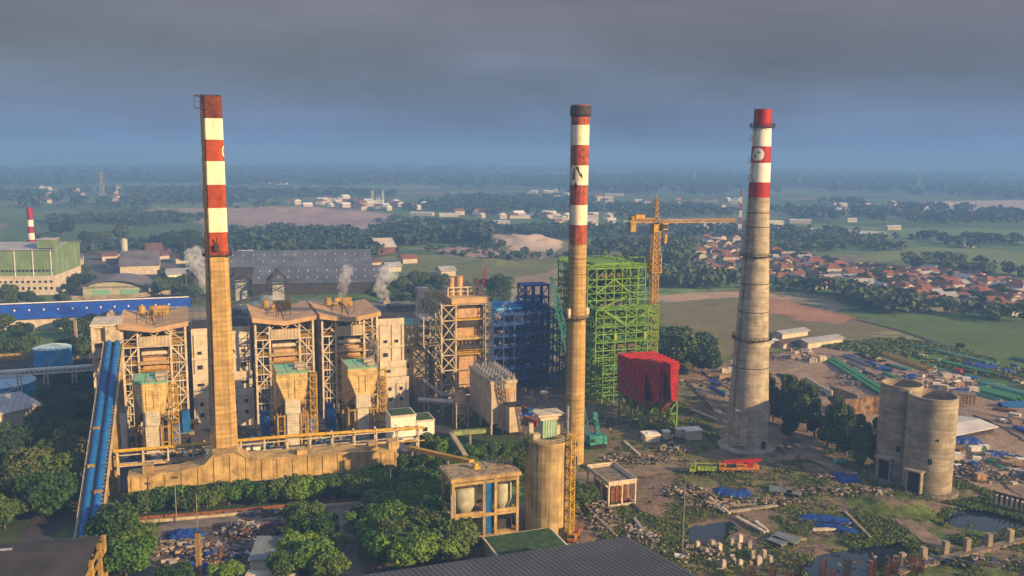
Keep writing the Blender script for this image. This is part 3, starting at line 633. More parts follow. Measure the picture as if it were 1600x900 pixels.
def dust_hopper(label, a, b=315.5):
    t = pthing('flue_hopper', label, 'flue duct', a, b, group='green-topped gold flue ducts in front of the boilers')
    mb = MB(); h = 5.4; zt = 27.2; zb = 17.6
    # front wall funnels in, side walls run back
    mb.add([(-h, 0, zt), (h, 0, zt), (h, 0, zt-2.2), (2.6, 0, zb), (-2.6, 0, zb), (-h, 0, zt-2.2)], [(5, 4, 3, 2, 1, 0)])
    mb.add([(-h, 0, zt-2.2), (-2.6, 0, zb), (-h, 7, 12.5), (-h, 0, zt)], [(0, 1, 2)]); mb.add([(h, 0, zt-2.2), (2.6, 0, zb), (h, 7, 12.5)], [(0, 2, 1)])
    mb.add([(-h, 0, zt), (-h, 0, zt-2.2), (-h, 7, 12.5), (-h, 14, 12.5), (-h, 14, zt)], [(0, 1, 2, 3, 4)], 0); mb.add([(h, 0, zt), (h, 0, zt-2.2), (h, 7, 12.5), (h, 14, 12.5), (h, 14, zt)], [(4, 3, 2, 1, 0)], 0)
    mb.add([(-2.6, 0, zb), (2.6, 0, zb), (h, 7, 12.5), (-h, 7, 12.5)], [(0, 3, 2, 1)]); mb.box(-h, h, 13.9, 14.1, 12.5, zt); mb.box(-h, h, 7, 14, 12.3, 12.6)
    mb.box(-1.4, -1.0, -.25, 0, 18.5, 25); mb.box(.9, 1.3, -.25, 0, 18.5, 25); mb.box(-h-.15, h+.15, -.2, 0, zt-2.4, zt-2.0)
    mb.build('duct_body', 'panel_gold', t)
    mb = MB(); mb.box(-2.6, 2.6, -.6, 5.4, 12.8, 17.6); mb.build('outlet_box', 'panel_pale', t)
    mb = MB(); mb.box(-2.1, 2.1, 0.2, 4, 0, 12.8); mb.build('lower_duct', 'panel_pale', t)
    mb = MB()
    for x in (-5.2, -2.9, 2.9, 5.2):
        for y in (.8, 7.5, 13.6): mb.beam((x, y, 0), (x, y, 12.6 if y > 1 or abs(x) < 3 else 12.6), .6)
    for x in (-5.2, 5.2): mb.beam((x, .8, 12.3), (x, 13.6, 12.3), .5); mb.beam((x, .8, 3), (x, 7.5, 11), .3)
    mb.beam((-5.2, .8, 11.8), (5.2, .8, 11.8), .5); mb.beam((-5.2, .8, 6.5), (5.2, .8, 6.5), .35)
    mb.build('support_frame', 'ochre_paint', t)
    mb = MB(); mb.box(-h, h, 0, 14, zt, zt+.3)
    for i in range(3):
        for j in range(3): mb.box(-h+.3+i*3.6, -h+3.6+i*3.6, .6+j*4.5, 4.6+j*4.5, zt+.3, zt+.7)
    mb.build('top_deck', 'green_deck', t)
    mb = MB(); mb.rail([(-h, 14, zt+.3), (-h, 0, zt+.3), (h, 0, zt+.3), (h, 14, zt+.3)], 1.1, .1); mb.box(1.6, h, 6, 10, zt+.7, zt+1.8); mb.box(2, 4.6, 1.5, 4, zt+.7, zt+1.5)
    mb.build('deck_rail', 'frame_tan', t)
    mb = MB(); stairs(mb, 6.3, 8.6, .3, 2.6, 0, 26, 2.6); mb.build('staircase', 'rail_yellow', t)
    return t
dust_hopper('gold panelled flue hopper with the brightest green top deck, standing right of the blue conveyor', -13.8)
dust_hopper('gold panelled flue hopper under a mottled green deck, second from the blue conveyor', 32.7)
dust_hopper('gold panelled flue hopper showing its pale left side, nearest the small white office', 57.7)
# green-brown ash dust pipes / blue fans between the ducts
def fan_unit(label, a, b, s=1.):
    t = pthing('draught_fan', label, 'fan', a, b, group='blue draught fans between the flue ducts')
    mb = MB(); mb.tube((-1.2*s, 0, 3.4*s), (1.2*s, 0, 3.4*s), 2.3*s, n=20); mb.box(-1.1*s, 1.1*s, -2.4*s, 2.4*s, .9, 3.2*s); mb.box(-1.1*s, 1.1*s, 0, 2.2*s, 3*s, 7*s); mb.build('casing', 'belt_blue', t)
    mb = MB(); mb.box(-2.2*s, 2.2*s, -2.6*s, 2.6*s, 0, .9); mb.build('plinth', 'concrete', t)
    mb = MB(); mb.tube((1.2*s, 0, 3.4*s), (3.6*s, 0, 3.4*s), .8*s); mb.box(2.2*s, 4*s, -1, 1, 0, 2.6*s); mb.build('motor', 'machine_dark', t)
for i, (px, py, sc_) in enumerate(sorted(((292, 668, 1.2), (338, 700, 1.), (278, 690, 1.1), (415, 672, 1.3), (516, 662, 1.4), (487, 672, 1.0), (195, 700, 1.4), (365, 655, 1.0), (306, 655, 1.2)))):
    q = P(px, py+8, 0); fan_unit('blue draught fan standing in shade behind the yellow pipe rack, '+nth(i, 9), q.x*math.cos(TH)+q.y*math.sin(TH), -q.x*math.sin(TH)+q.y*math.cos(TH), sc_)
# ---------------------------------------------------------------- stepped plant block behind the boilers
def windows(root, xs, z, y, w=1.5, h=1.2, m='dark_opening', frame='frame_cream'):
    for x in xs:
        mb = MB(); mb.box(x-w/2-.12, x+w/2+.12, y-.10, y+.05, z-h/2-.12, z+h/2+.12); o = mb.build('window', frame, root)
        mb = MB(); mb.box(x-w/2, x+w/2, y-.16, y-.11, z-h/2, z+h/2); mb.build('pane', m, o)
def stepped_block(label, a0, a1, name='plant_building'):
    t = pthing(name, label, 'building', (a0+a1)/2, 349, group=None); h = (a1-a0)/2
    mb = MB(); mb.box(-h, h, 8, 32, 0, 36.3); mb.box(-h, h, 4.2, 8, 0, 19.4); mb.box(-h, h, 0, 4.2, 0, 13.6)
    mb.box(-h-.1, h+.1, 7.6, 8, 25.2, 26.0); mb.build('wall', 'cream_wall', t)
    for y0, z in ((8, 36.3), (4.2, 19.4), (0, 13.6)):
        mb = MB(); mb.box(-h, h, y0-.35, y0, z-1.6, z+1.1); mb.build('parapet', 'cream_wall', t)
    for q in ((8.3, 31.7, 36.32, 36.5), (4.25, 7.9, 19.42, 19.6), (.1, 4.1, 13.62, 13.8)): mb = MB(); mb.box(-h+.3, h-.3, *q); mb.build('roof', 'dark_roof', t)
    n = max(2, int((a1-a0)/4)); xs = [-h+(i+.7)*(2*h)/(n+.4) for i in range(n)]
    windows(t, xs, 27.8, 7.98); windows(t, [x for i, x in enumerate(xs) if i % 2 == 0], 22.2, 7.98, 1.9, 1.6)
    windows(t, xs[::2], 16.2, 4.18, 2.4, 1.1); windows(t, xs, 9.8, -.02, 1.3, 1.4); windows(t, xs, 5.5, -.02, 1.3, 1.4)
    for x in (-h+.8, 0.3, h-1):
        mb = MB(); mb.tube((x, 7.7, 19.6), (x, 7.7, 36), .12, n=6); mb.build('drain_pipe', 'pipe_grey', t); mb = MB(); mb.tube((x, -.3, 0), (x, -.3, 13.6), .12, n=6); mb.build('drain_pipe', 'pipe_grey', t)
    return t
stepped_block('cream stepped block with small square windows, seen on both sides of the left chimney', -.2, 21.6)
stepped_block('cream stepped block with small square windows at the right end of the boiler row', 71.6, 82.6)
t = pthing('bunker_hall', 'long pale flat-roofed bunker hall behind the three boiler houses', 'building', 25, 384)
mb = MB(); mb.box(-62, 72, 0, 26, 0, 35); mb.build('wall', 'cream_wall', t)
mb = MB(); mb.box(-62.2, 72.2, -.3, 26.2, 35, 35.5); mb.box(-40, 10, 8, 20, 35.5, 38); mb.box(58, 71, 2, 9, 35.5, 37.5); mb.build('roof', 'shed_roof', t)
for x in range(-58, 72, 13):
    mb = MB(); mb.box(x, x+3, 20, 23, 35.5, 37.2); mb.tube((x+1.5, 21.5, 37.2), (x+1.5, 21.5, 38.2), .9); mb.build('roof_vent', 'pipe_grey', t)
# lower dark annex to the right of the block
t = pthing('annex_building', 'shaded mauve-grey annex with three stacked windows between the cream block and the open steel tower', 'building', 88.5, 362)
mb = MB(); mb.box(-5, 5.2, 0, 16, 0, 33); mb.box(-5.4, 5.6, -.4, 3, 27.5, 30.5); mb.box(-1.2, 5.2, -2.5, 0, 0, 24); mb.build('wall', 'concrete', t)
mb = MB(); mb.box(-5, 5, .3, 15, 33, 33.3); mb.build('roof', 'green_deck', t); windows(t, [-3.2], 22, -.02, 1.2, 2.2); windows(t, [-3.2], 16, -.02, 1.2, 2.2); windows(t, [-3.2], 11, -.02, 1.2, 2.2)
# transfer tower at the left end
t = pthing('transfer_tower', 'open-floored concrete transfer tower where the blue conveyor tubes arrive', 'tower', -29, 349)
mb = MB()
for x in (-4.6, -.6, 4.4):
    for y in (0, 8, 16): mb.beam((x, y, 0), (x, y, 41.5), .8)
for z in (6, 12, 18, 24, 30, 35.5, 41): mb.box(-4.9, 4.7, -.4, 16.3, z, z+.7)
mb.build('floor_frame', 'cream_wall', t)
mb = MB(); mb.box(-4.3, -.9, .4, 8, 36.3, 41); mb.box(-4.3, -.9, .4, 8, 30.8, 33.4); mb.box(-4.3, -.9, .6, 8, 24.8, 29); mb.box(-4.3, 4.1, 4, 15.9, 6, 41); mb.box(-.2, 4.6, -1.6, .5, 36, 41.4); mb.build('wall', 'frame_tan', t)
mb = MB(); mb.box(-5.2, 5.0, -.8, 16.6, 41.7, 42.3); mb.build('roof', 'cream_wall', t)
mb = MB(); mb.box(-.4, 4.2, -.3, .38, 28, 35.3); mb.build('opening', 'dark_opening', t)
# twin tube conveyor
t = pthing('tube_conveyor', 'pair of bright blue tube conveyors climbing to the transfer tower on timber-coloured trestles', 'conveyor', -27.0, 247)
P0 = Vector((-1.5, -2, -1.5)); P1 = Vector((.3, 102, 35))
def cl(f, x=0, dz=0): p = P0.lerp(P1, f); return Vector((p.x+x, p.y, p.z+dz))
for x in (-1.35, 1.35):
    mb = MB(); n = 30
    for i in range(n): mb.tube(cl(i/n, x, 1.2), cl((i+1)/n-.003, x, 1.2), 1.0, n=14); mb.tube(cl((i+1)/n-.006, x, 1.2), cl((i+1)/n, x, 1.2), 1.07, n=14)
    mb.build('conveyor_tube', 'belt_blue', t, smooth=True)
for f in (.33, .22, .5, .06):
    mb = MB(); mb.rbox(cl(f, (-1.35 if f > .3 else 1.35), 2.1), (1.9, 1.2, .8), 0); mb.build('saddle', 'ochre_paint', t)
mb = MB()
for s in (-1, 1):
    mb.beam(cl(0, s*3.2), cl(1, s*3.2), .5, .9)
    for i in range(40): mb.beam(cl(i/40, s*3.2, .4), cl(i/40, s*3.2, 1.6), .12)
    mb.beam(cl(0, s*3.2, 1.6), cl(1, s*3.2, 1.6), .14)
for i in range(60): mb.beam(cl(i/60, -3.2), cl(i/60, 3.2), .3)
v = [cl(0, -2.9, -.3), cl(0, 2.9, -.3), cl(1, 2.9, -.3), cl(1, -2.9, -.3)]; mb.add(v, [(0, 1, 2, 3)])
mb.build('gallery_frame', 'frame_tan', t)
for i in range(2, 19):
    p = cl(i/20); mb = MB()
    for s in (-1, 1): mb.beam((p.x+s*3.0, p.y, p.z-.3), (p.x+s*3.4, p.y, 0), .55)
    if p.z > 5: mb.beam((p.x-3.2, p.y, p.z*.5), (p.x+3.2, p.y, p.z*.5), .35); mb.beam((p.x-3.2, p.y, p.z*.5), (p.x+3.0, p.y, p.z-.5), .25)
    mb.build('trestle', 'ochre_paint', t)
# ---------------------------------------------------------------- elevated flue trough and yellow pipe rack
t = pthing('flue_channel', 'long weathered yellow concrete flue channel on legs, swelling where it meets the left chimney', 'flue duct', 21, 270)
mb = MB(); pr = [(-40, 6.8, 11.2), (-26, 6.8, 11.4), (-19, 6.7, 12.6), (-16.6, 6.5, 15.2), (-9.4, 6.3, 15.4), (-6, 6.2, 13.2), (3, 6.0, 12.4), (18, 5.8, 12.2), (38.6, 5.2, 11.0)]
v = []
for x, z0, z1 in pr: v += [(x, -.6, z0), (x, -.6, z1), (x, 7, z1), (x, 7, z0)]
k = len(pr); fs = []
for i in range(k-1):
    for j in range(4): fs.append((4*i+j, 4*(i+1)+j, 4*(i+1)+(j+1) % 4, 4*i+(j+1) % 4))
fs += [(0, 1, 2, 3), (4*k-1, 4*k-2, 4*k-3, 4*k-4)]; mb.add(v, fs)
for i in range(18):
    x = -39+i*4.55; z1 = np.interp(x, [p[0] for p in pr], [p[2] for p in pr]); mb.box(x-.15, x+.15, -.85, -.6, 6.4, z1-.2)
for a_, b_ in zip(pr[:-1], pr[1:]): mb.beam((a_[0], -.7, a_[2]+.1), (b_[0], -.7, b_[2]+.1), .5, .4)
for x in (-36, 8, 30, 36.5): mb.box(x, x+3, 1, 5, 11, 13.6 if x > 0 else 13.5)
mb.build('channel', 'ochre_concrete' if 'ochre_concrete' in MATS else 'chimney_concrete', t)
for x in (-39.2, -36, -21, -2, 8, 19, 37):
    for y in (.2, 6):
        mb = MB(); mb.beam((x, y, 0), (x, y, 7), .9); mb.build('leg', 'frame_tan', t)
t = pthing('pipe_rack', 'yellow pipes carried on cream posts in front of the flue hoppers', 'pipe rack', 22, 290)
mb = MB()
for k_, (y, z) in enumerate(((0, 12.8), (.9, 12.9), (0, 8.4))): mb.path([(-46, y, z), (10, y, z-.4), (52, y, z-1.8)], .33 if k_ < 2 else .22)
mb.build('yellow_pipe', 'rail_yellow', t)
mb = MB()
for i in range(14): x = -45+i*7.3; mb.beam((x, 0, 0), (x, 0, 12.4), .5); mb.beam((x, 2.6, 0), (x, 2.6, 12.4), .5); mb.beam((x, -.8, 11.9-(x > 10)*(x-10)*.04), (x, 3.2, 11.9-(x > 10)*(x-10)*.04), .4); mb.beam((x, 0, 8), (x, 2.6, 8), .3)
for z in (8, 11.5): mb.beam((-45, 0, z), (50, 0, z-.6), .3); mb.beam((-45, 2.6, z), (50, 2.6, z-.6), .3)
mb.build('rack_frame', 'frame_cream', t)
mb = MB(); mb.tube((-45, 2.2, 12.3), (50, 2.2, 11), .3); mb.tube((-45, 1.6, 8.3), (50, 1.6, 7.8), .3); mb.build('grey_pipe', 'pipe_grey', t)
# clutter between the hoppers and the boilers: ground floor slab, electrical rooms
for k_, (a0, a1, z, lab) in enumerate(((-31, -22, 17, 'tall grey-white duct box in shade between the conveyor trestle and the first hopper'), (3, 9, 7.4, 'little white control hut on the left of the left chimney foot'), (14.5, 20, 8.2, 'little white control hut on the right of the left chimney foot'))):
    t = pthing('control_hut', lab, 'hut', (a0+a1)/2, 320 if k_ == 0 else 297); h = (a1-a0)/2
    mb = MB(); mb.box(-h, h, 0, 6, 0, z); mb.build('wall', 'clean_white', t); mb = MB(); mb.box(-h-.3, h+.3, -.3, 6.3, z, z+.4); mb.build('roof', 'pipe_grey', t); windows(t, [0], z*.72, -.02, 2.2, 2.0, 'glass_dark'); windows(t, [0.8], z*.25, -.02, 1.0, 1.2)
t = pthing('white_office', 'small two-tier white office beside the right end of the flue channel', 'building', 72.5, 301)
mb = MB(); mb.box(-7.8, 1.2, 0, 9, 0, 12.2); mb.box(1.2, 8, 0, 9, 0, 9.8); mb.box(-4, 0, -1.8, 0, 4.4, 5); mb.box(-4, 0, -1.8, 0, 0, .5); mb.build('wall', 'clean_white', t)
mb = MB(); mb.box(-8, 1.4, -.2, 9.2, 12.2, 12.9); mb.build('parapet', 'cream_wall', t); mb = MB(); mb.box(1.4, 8.2, -.2, 9.2, 9.8, 10.4); mb.build('parapet', 'cream_wall', t); mb = MB(); mb.box(-7.5, .9, .3, 8.7, 12.9, 12.95); mb.build('roof', 'roof_green', t); mb = MB(); mb.box(1.7, 7.8, .3, 8.7, 10.4, 10.45); mb.build('roof', 'roof_green', t)
windows(t, [4.6], 7, -.02, 1.6, 1.4); windows(t, [4.6], 3.4, -.02, 1.6, 1.4); windows(t, [-5.6, -2], 8, -.02, 1.8, 1.6); windows(t, [-6, -2], 3, -.02, 1.8, 1.8)
# ---------------------------------------------------------------- open steel boiler tower (fourth unit)
t = pthing('boiler_tower', 'tall open steel boiler tower with orange cladding and stub stacks, left of the blue steelwork', 'boiler house', 108.5, 348)
xs = [-7.3, -6, 5.6, 8.3]; ys = [0, 9, 18, 27]; mb = MB()
for x in (-6.2, 5.8, 8.2):
    for y in ys: mb.beam((x, y, 0), (x, y, 44), .7)
for z in (5, 10, 16, 22.3, 29, 36.8, 43.2):
    for y in ys: mb.beam((-12.3, y, z), (8.2, y, z), .45)
    for x in (-6.2, 5.8, 8.2): mb.beam((x, 0, z), (x, 27, z), .4)
for i in range(3):
    for za, zb in ((0, 5), (5, 10), (10, 16), (16, 22.3), (22.3, 29), (29, 36.8), (36.8, 43.2)):
        for x in (-6.2, 8.2): mb.beam((x, ys[i], za), (x, ys[i+1], zb), .35); mb.beam((x, ys[i+1], za), (x, ys[i], zb), .35)
zz = [0, 5, 10, 16, 22.3, 29, 36.8, 43.2]
for y0 in (0, 27):
    for za, zb in zip(zz[:-1], zz[1:]): mb.beam((-12.3, y0, za), (-6.2, y0, zb), .4); mb.beam((-6.2, y0, za), (-12.3, y0, zb), .4); mb.beam((5.8, y0, za), (8.2, y0, zb), .3)
for y in ys: mb.beam((-12.3, y, 0), (-12.3, y, 44), .6)
for i in range(3):
    for za, zb in zip(zz[:-1], zz[1:]): mb.beam((-12.3, ys[i], za), (-12.3, ys[i+1], zb), .35); mb.beam((-12.3, ys[i+1], za), (-12.3, ys[i], zb), .35)
for z in zz[1:]: mb.beam((-12.3, 0, z), (-12.3, 27, z), .4)
for y in (3, 6, 12, 15, 21, 24): mb.beam((-12.3, y, 43.4), (-6.2, y, 43.4), .3)
mb.build('steel_frame', 'frame_tan', t)
mb = MB()      # cantilevered side platforms
for z in (25.5, 29, 33, 36.5):
    mb.box(-18.5, -12.3, 6, 22, z-.25, z); mb.rail([(-12.3, 6, z), (-18.5, 6, z), (-18.5, 22, z)], 1.2, .14)
for y in (6, 14, 22):
    for x in (-18.3, -15.5): mb.beam((x, y, 25.2), (x, y, 37.6), .35)
    mb.beam((-18.3, y, 25.2), (-12.3, y, 19), .4)
mb.build('side_platform', 'frame_cream', t)
mb = MB(); mb.box(-5.2, 5.0, 2, 20, 22.5, 36); mb.box(-4.2, 4.2, 2, 18, 8, 22.5); mb.box(-5.4, 5.2, .8, 20, 37.5, 41.3); mb.build('boiler_casing', 'panel_orange', t)
mb = MB(); mb.box(-5.6, 5.2, .5, 20, 33.8, 36.7); mb.box(-5.7, 5.4, 1.5, 20, 41.3, 43.2); mb.tube((-4.6, .6, 25), (4.6, .6, 25), .9); 
for i in range(6): mb.tube((-4.4+i*1.7, 1.4, 23.5), (-4.4+i*1.7, 1.0, 28), .35, n=8)
mb.tube((-9, 10, 4), (-9, 10, 20), 1.4, n=12); mb.build('burner_pipes', 'machine_dark', t)
mb = MB(); mb.box(-5.2, 5.4, .1, 1.9, 28.3, 28.9); mb.box(-5.2, 5.4, -.6, 2, 22.3, 22.7); mb.rail([(-5.2, -.6, 22.7), (5.2, -.6, 22.7)], 1.6, .18); mb.rail([(-5.2, .1, 28.9), (5.2, .1, 28.9)], 1.2, .12); mb.box(-6, 5.5, -.3, 2, 36.6, 37.2); mb.build('walkways', 'rail_yellow', t)
mb = MB(); mb.box(-8.2, 8.0, -.8, 22, 43.6, 45.8); mb.box(-8.6, 8.4, -1.0, 22.4, 45.8, 46.1); mb.build('roof', 'roof_tan', t)
for x, r, z in ((-5.6, 1.2, 53.2), (-2.2, 1.55, 53.6), (5.2, 1.2, 52.6), (1.0, .9, 51.5)):
    mb = MB(); mb.lathe([(r*1.15, 46), (r*1.15, 47.5), (r, 48), (r, z), (r*1.1, z), (r*1.1, z+.3), (r*.8, z+.3)], (x, 9), 18); mb.build('stub_stack', 'panel_orange' if x != 1 else 'silver', t, smooth=True)
mb = MB()
for x in (-8, -5.6, -2.5, .5, 3.5, 7.2):
    for y in (5.5, 13): mb.beam((x, y, 46), (x, y, 49.6), .5)
for y in (5.5, 13): mb.beam((-8, y, 49.6), (7.2, y, 49.6), .4); mb.beam((-8, y, 47.8), (7.2, y, 47.8), .2)
for x in (-8, 7.2): mb.beam((x, 5.5, 49.6), (x, 13, 49.6), .4)
mb.build('roof_guard', 'frame_cream', t)
mb = MB(); stairs(mb, 5.9, 8.6, -2.2, -.2, 0, 43, 2.9); mb.build('staircase', 'frame_cream', t)
t = pthing('lift_shaft', 'slim beige lift shaft behind the left corner of the open boiler tower', 'tower', 95.8, 377)
mb = MB(); mb.box(-2.4, -.9, 0, 4, 0, 46); mb.box(-2.4, 2.6, -.2, 4, 41.3, 46.4); mb.box(-.9, 2.2, .5, 4, 0, 30); mb.build('shaft', 'cream_wall', t)
mb = MB(); mb.tube((1, -.35, 43.8), (1, -.1, 43.8), .7); mb.build('vent', 'ochre_paint', t)
mb = MB()
for z in range(4, 41, 4): mb.box(-.9, 2.5, -.4, 3.5, z, z+.25)
mb.beam((2.4, -.2, 0), (2.4, -.2, 41), .3); mb.build('landing', 'frame_tan', t)
# ducts and cyclone in front of it
t = pthing('bypass_duct', 'grey pipework bending down to the cyclone vessel in front of the open boiler tower', 'pipe', 97, 335)
mb = MB(); mb.path([(-9, 10, 13), (-4, 0, 9.2), (3.5, -3, 9.8), (5, -4, 8.6), (5.2, -5, 2.5)], .7, 12); mb.build('small_pipe', 'pipe_grey', t, smooth=True)
mb = MB(); mb.tube((-13, 2, 7.5), (-1.5, -9, 8.4), 1.25, n=18); mb.build('large_pipe', 'silver', t, smooth=True)
for x, y, z in ((-9, 10, 13), (-4, 0, 9), (-10, -1, 7), (5.2, -5, 8)): mb = MB(); mb.beam((x, y, 0), (x, y, z), .4); mb.build('pipe_support', 'frame_tan', t)
t = pthing('cyclone_vessel', 'orange-pink cyclone vessel on four legs beside the beige filter house', 'vessel', 96.5, 322)
mb = MB(); mb.lathe([(.8, 5), (2.3, 8), (2.3, 12), (1.6, 13.2), (.9, 13.4), (.9, 14.2), (.1, 14.3)], (0, 0), 22); mb.build('vessel', 'panel_orange', t, smooth=True)
mb = MB()
for x in (-2.3, 2.3):
    for y in (-2.3, 2.3): mb.beam((x, y, 0), (x, y, 9), .35); mb.beam((x, y, 1), (-x, y, 6), .2)
for z in (6, 9): mb.rail([(-2.5, -2.5, z), (2.5, -2.5, z), (2.5, 2.5, z)], 1, .12); mb.box(-2.6, 2.6, -2.7, -2.2, z-.2, z)
mb.build('leg_frame', 'frame_tan', t)
# ---------------------------------------------------------------- beige filter house with rows of valves on top
FH = 27.
t = pthing('filter_house', 'beige ribbed filter house with silver vents on its long roof, right of the cyclone', 'building', 109.2, 308)
mb = MB(); mb.box(-5, 5, 0, FH, 4, 20.2); mb.add([(-4.2, -.04, 17.6), (4.2, -.04, 17.6), (1.8, -.04, 12), (-.8, -.04, 12)], [(0, 3, 2, 1)], 1)
for i in range(int(FH/2.4)): mb.box(-5.18, -5, i*2.4+.6, i*2.4+.9, 4, 20.2)
for i in range(5): mb.box(-4.9+i*2.35, -4.7+i*2.35, -.15, 0, 4, 17)
mb.build('wall', ['cream_cladding', 'panel_orange'], t)
mb = MB(); mb.box(-5.3, 5.3, -.4, FH+.3, 19.4, 20.6); mb.build('roof', 'frame_tan', t)
mb = MB()
for i in range(int(FH/3.3)):
    for x in (-3.4, -.6, 2.2, 4.2): mb.tube((x, 1.6+i*3.2, 20.6), (x, 1.6+i*3.2, 21.7), .9, n=12); mb.tube((x, 1.6+i*3.2, 21.7), (x+.5, 1.4+i*3.2, 22.5), .45, n=8)
mb.build('roof_vents', 'silver', t)
mb = MB(); mb.box(.4, 5.2, -5.5, 0, 2, 11.8); mb.build('inlet_box', 'cream_cladding', t); mb = MB(); mb.box(.2, 5.4, -5.7, 0, 11.8, 12.2); mb.build('inlet_lid', 'machine_dark', t)
for x in (-4.6, 0, 4.6):
    for y in (.5, FH/2, FH-1): mb = MB(); mb.beam((x, y, 0), (x, y, 4.2), .7); mb.build('leg', 'frame_tan', t)
mb = MB()
for i in range(int(FH/9)):
    for j in range(2):
        x = -2.5+j*5; y = 5+i*9; mb.add([(x-2.2, y-3.8, 4), (x+2.2, y-3.8, 4), (x+2.2, y+3.8, 4), (x-2.2, y+3.8, 4), (x, y, 1)], [(0, 1, 4), (1, 2, 4), (2, 3, 4), (3, 0, 4)])
mb.build('dust_hopper', 'machine_dark', t)
# ---------------------------------------------------------------- blue steel skeleton
def skeleton(t, xs, ys, zs, w, m, name='steel_frame', brace=.35, slab=None, seed=1, bp=.5):
    rr = random.Random(seed); mb = MB()
    for x in xs:
        for y in ys: mb.beam((x, y, 0), (x, y, zs[-1]), w)
    for z in zs:
        for y in ys: mb.beam((xs[0], y, z), (xs[-1], y, z), w*.8, w)
        for x in xs: mb.beam((x, ys[0], z), (x, ys[-1], z), w*.8, w)
    for za, zb in zip([0]+zs[:-1], zs):
        for y in (ys[0], ys[-1]):
            for x0, x1 in zip(xs[:-1], xs[1:]):
                if rr.random() < bp: mb.beam((x0, y, za), (x1, y, zb) , w*.55) if rr.random() < .5 else mb.beam((x1, y, za), (x0, y, zb), w*.55)
        for x in (xs[0], xs[-1]):
            for y0, y1 in zip(ys[:-1], ys[1:]):
                if rr.random() < bp+.2: mb.beam((x, y0, za), (x, y1, zb), w*.55)
                if rr.random() < .5: mb.beam((x, y1, za), (x, y0, zb), w*.55)
    return mb.build(name, m, t)
t = pthing('blue_steelwork', 'unfinished dark blue steel skeleton with a small top tower, left of the green frame', 'steel frame', 124.5, 366)
skeleton(t, [0, 5, 10, 16, 22, 27, 32], [0, 8, 16, 24], [5, 10, 15, 20, 25, 30, 34.5], .55, 'blue_steel', seed=4, bp=.35)
skeleton(t, [17.5, 21.5, 25.5, 29.5], [8, 16], [34.5, 40, 45.8], .6, 'blue_steel', 'top_tower', seed=8, bp=.6)
mb = MB(); mb.box(17, 30, 7.5, 16.5, 45.8, 46.2); mb.box(17, 30, 7.5, 16.5, 39.8, 40.1); mb.build('tower_deck', 'blue_steel', t)
mb = MB()
for j, z in enumerate((5, 10, 15, 20, 25, 30)): mb.box(0.3, 31.7, 4+j % 2*4, 23.6, z-.3, z-.05)
mb.build('floor_deck', 'mauve_panel', t)
mb = MB()
for i in range(16): x = 2+random.random()*28; z = random.choice((5, 10, 15, 20, 25, 30)); y = 5+random.random()*14; s_ = 1+random.random()*2; mb.box(x, x+s_*1.5, y, y+s_, z, z+1+random.random()*2.4)
mb.build('machinery', 'pipe_grey', t)
mb = MB(); mb.tube((4, 20, 36), (31, 20, 36), 1.4, n=16); mb.tube((4, 14, 35.6), (31, 14, 35.6), 1.0, n=16); mb.tube((4, 9, 35.4), (17, 9, 35.4), .8, n=16); mb.build('header_pipe', 'tank_blue', t, smooth=True)
mb = MB()
for z in (10, 15, 20, 25, 30, 34.5): mb.rail([(0, -.2, z), (32, -.2, z)], 1.1, .14)
mb.beam((4, 0, 34.5), (17.5, 8, 45), .4); mb.build('hand_rail', 'blue_steel', t)
# ---------------------------------------------------------------- green boiler frame under construction
t = pthing('green_steelwork', 'unfinished bright green steel boiler frame behind the middle chimney', 'steel frame', 159, 334)
skeleton(t, [0, 4.2, 8.4, 12.5, 16.3, 20, 23.8, 27.5], [9, 15, 21, 27, 34, 41], [4, 8, 12, 16, 20, 26.5, 30, 33, 36.5, 39.5, 43, 46, 49, 52, 56.5], .46, 'green_steel', 'main_frame', seed=12, bp=.55)
skeleton(t, [0, 3.6, 9, 14, 19, 24.5, 29.5], [0, 4.2, 8.4], [3.5, 7, 10, 13, 16.5, 20, 23, 26.5, 30, 33, 37, 40.3], .48, 'green_steel', 'front_frame', seed=31, bp=.45)
mb = MB()
for x0, x1, z0, z1 in ((0, 14, 40.3, 46), (14, 29.5, 34, 41), (3.6, 14, 40.3, 34)): mb.beam((x0, -.3, z0), (x1, -.3, z1), .6)
mb.beam((4.2, 8.9, 46), (12.5, 8.9, 52), .7); mb.beam((20, 8.9, 46), (12.5, 8.9, 52), .7); mb.beam((14, -.4, 33.2), (24.5, -.4, 40), .6); mb.beam((14, -.4, 33.2), (3.6, -.4, 40), .6)
mb.build('truss_brace', 'green_steel', t)
mb = MB(); mb.box(-.4, 27.9, 8.6, 41.4, 56.5, 57.0); mb.box(4, 20, 12, 38, 57, 58.6)
for i in range(9): mb.box(0, 27.5, 10+i*3.7, 10.5+i*3.7, 57, 58.2)
mb.box(-.4, 30, -.5, 9, 26.2, 26.5); mb.box(0, 14, 0, 8, 40.3, 40.6); mb.box(4, 24, .4, 8, 33.2, 34.6)
mb.build('deck', 'green_steel', t)
mb = MB(); mb.rail([(-.4, 8.6, 57), (27.9, 8.6, 57), (27.9, 41.4, 57), (-.4, 41.4, 57), (-.4, 8.6, 57)], 1.4, .16)
for z in (26.5, 33, 40.5): mb.rail([(0, -.5, z), (30, -.5, z), (30, 8.4, z)], 1.2, .15)
for z in (12, 18): mb.rail([(-1, -.2, z), (29, -.2, z)], 1.2, .15)
for y in (9, 17, 25, 33): mb.beam((22, y, 58), (22, y+5, 61), .25); mb.beam((27, y, 58), (27, y, 61), .25)
mb.beam((20, 10, 61), (27, 10, 61), .3); mb.beam((27, 10, 61), (27, 36, 61), .3)
mb.build('hand_rail', 'green_steel', t)
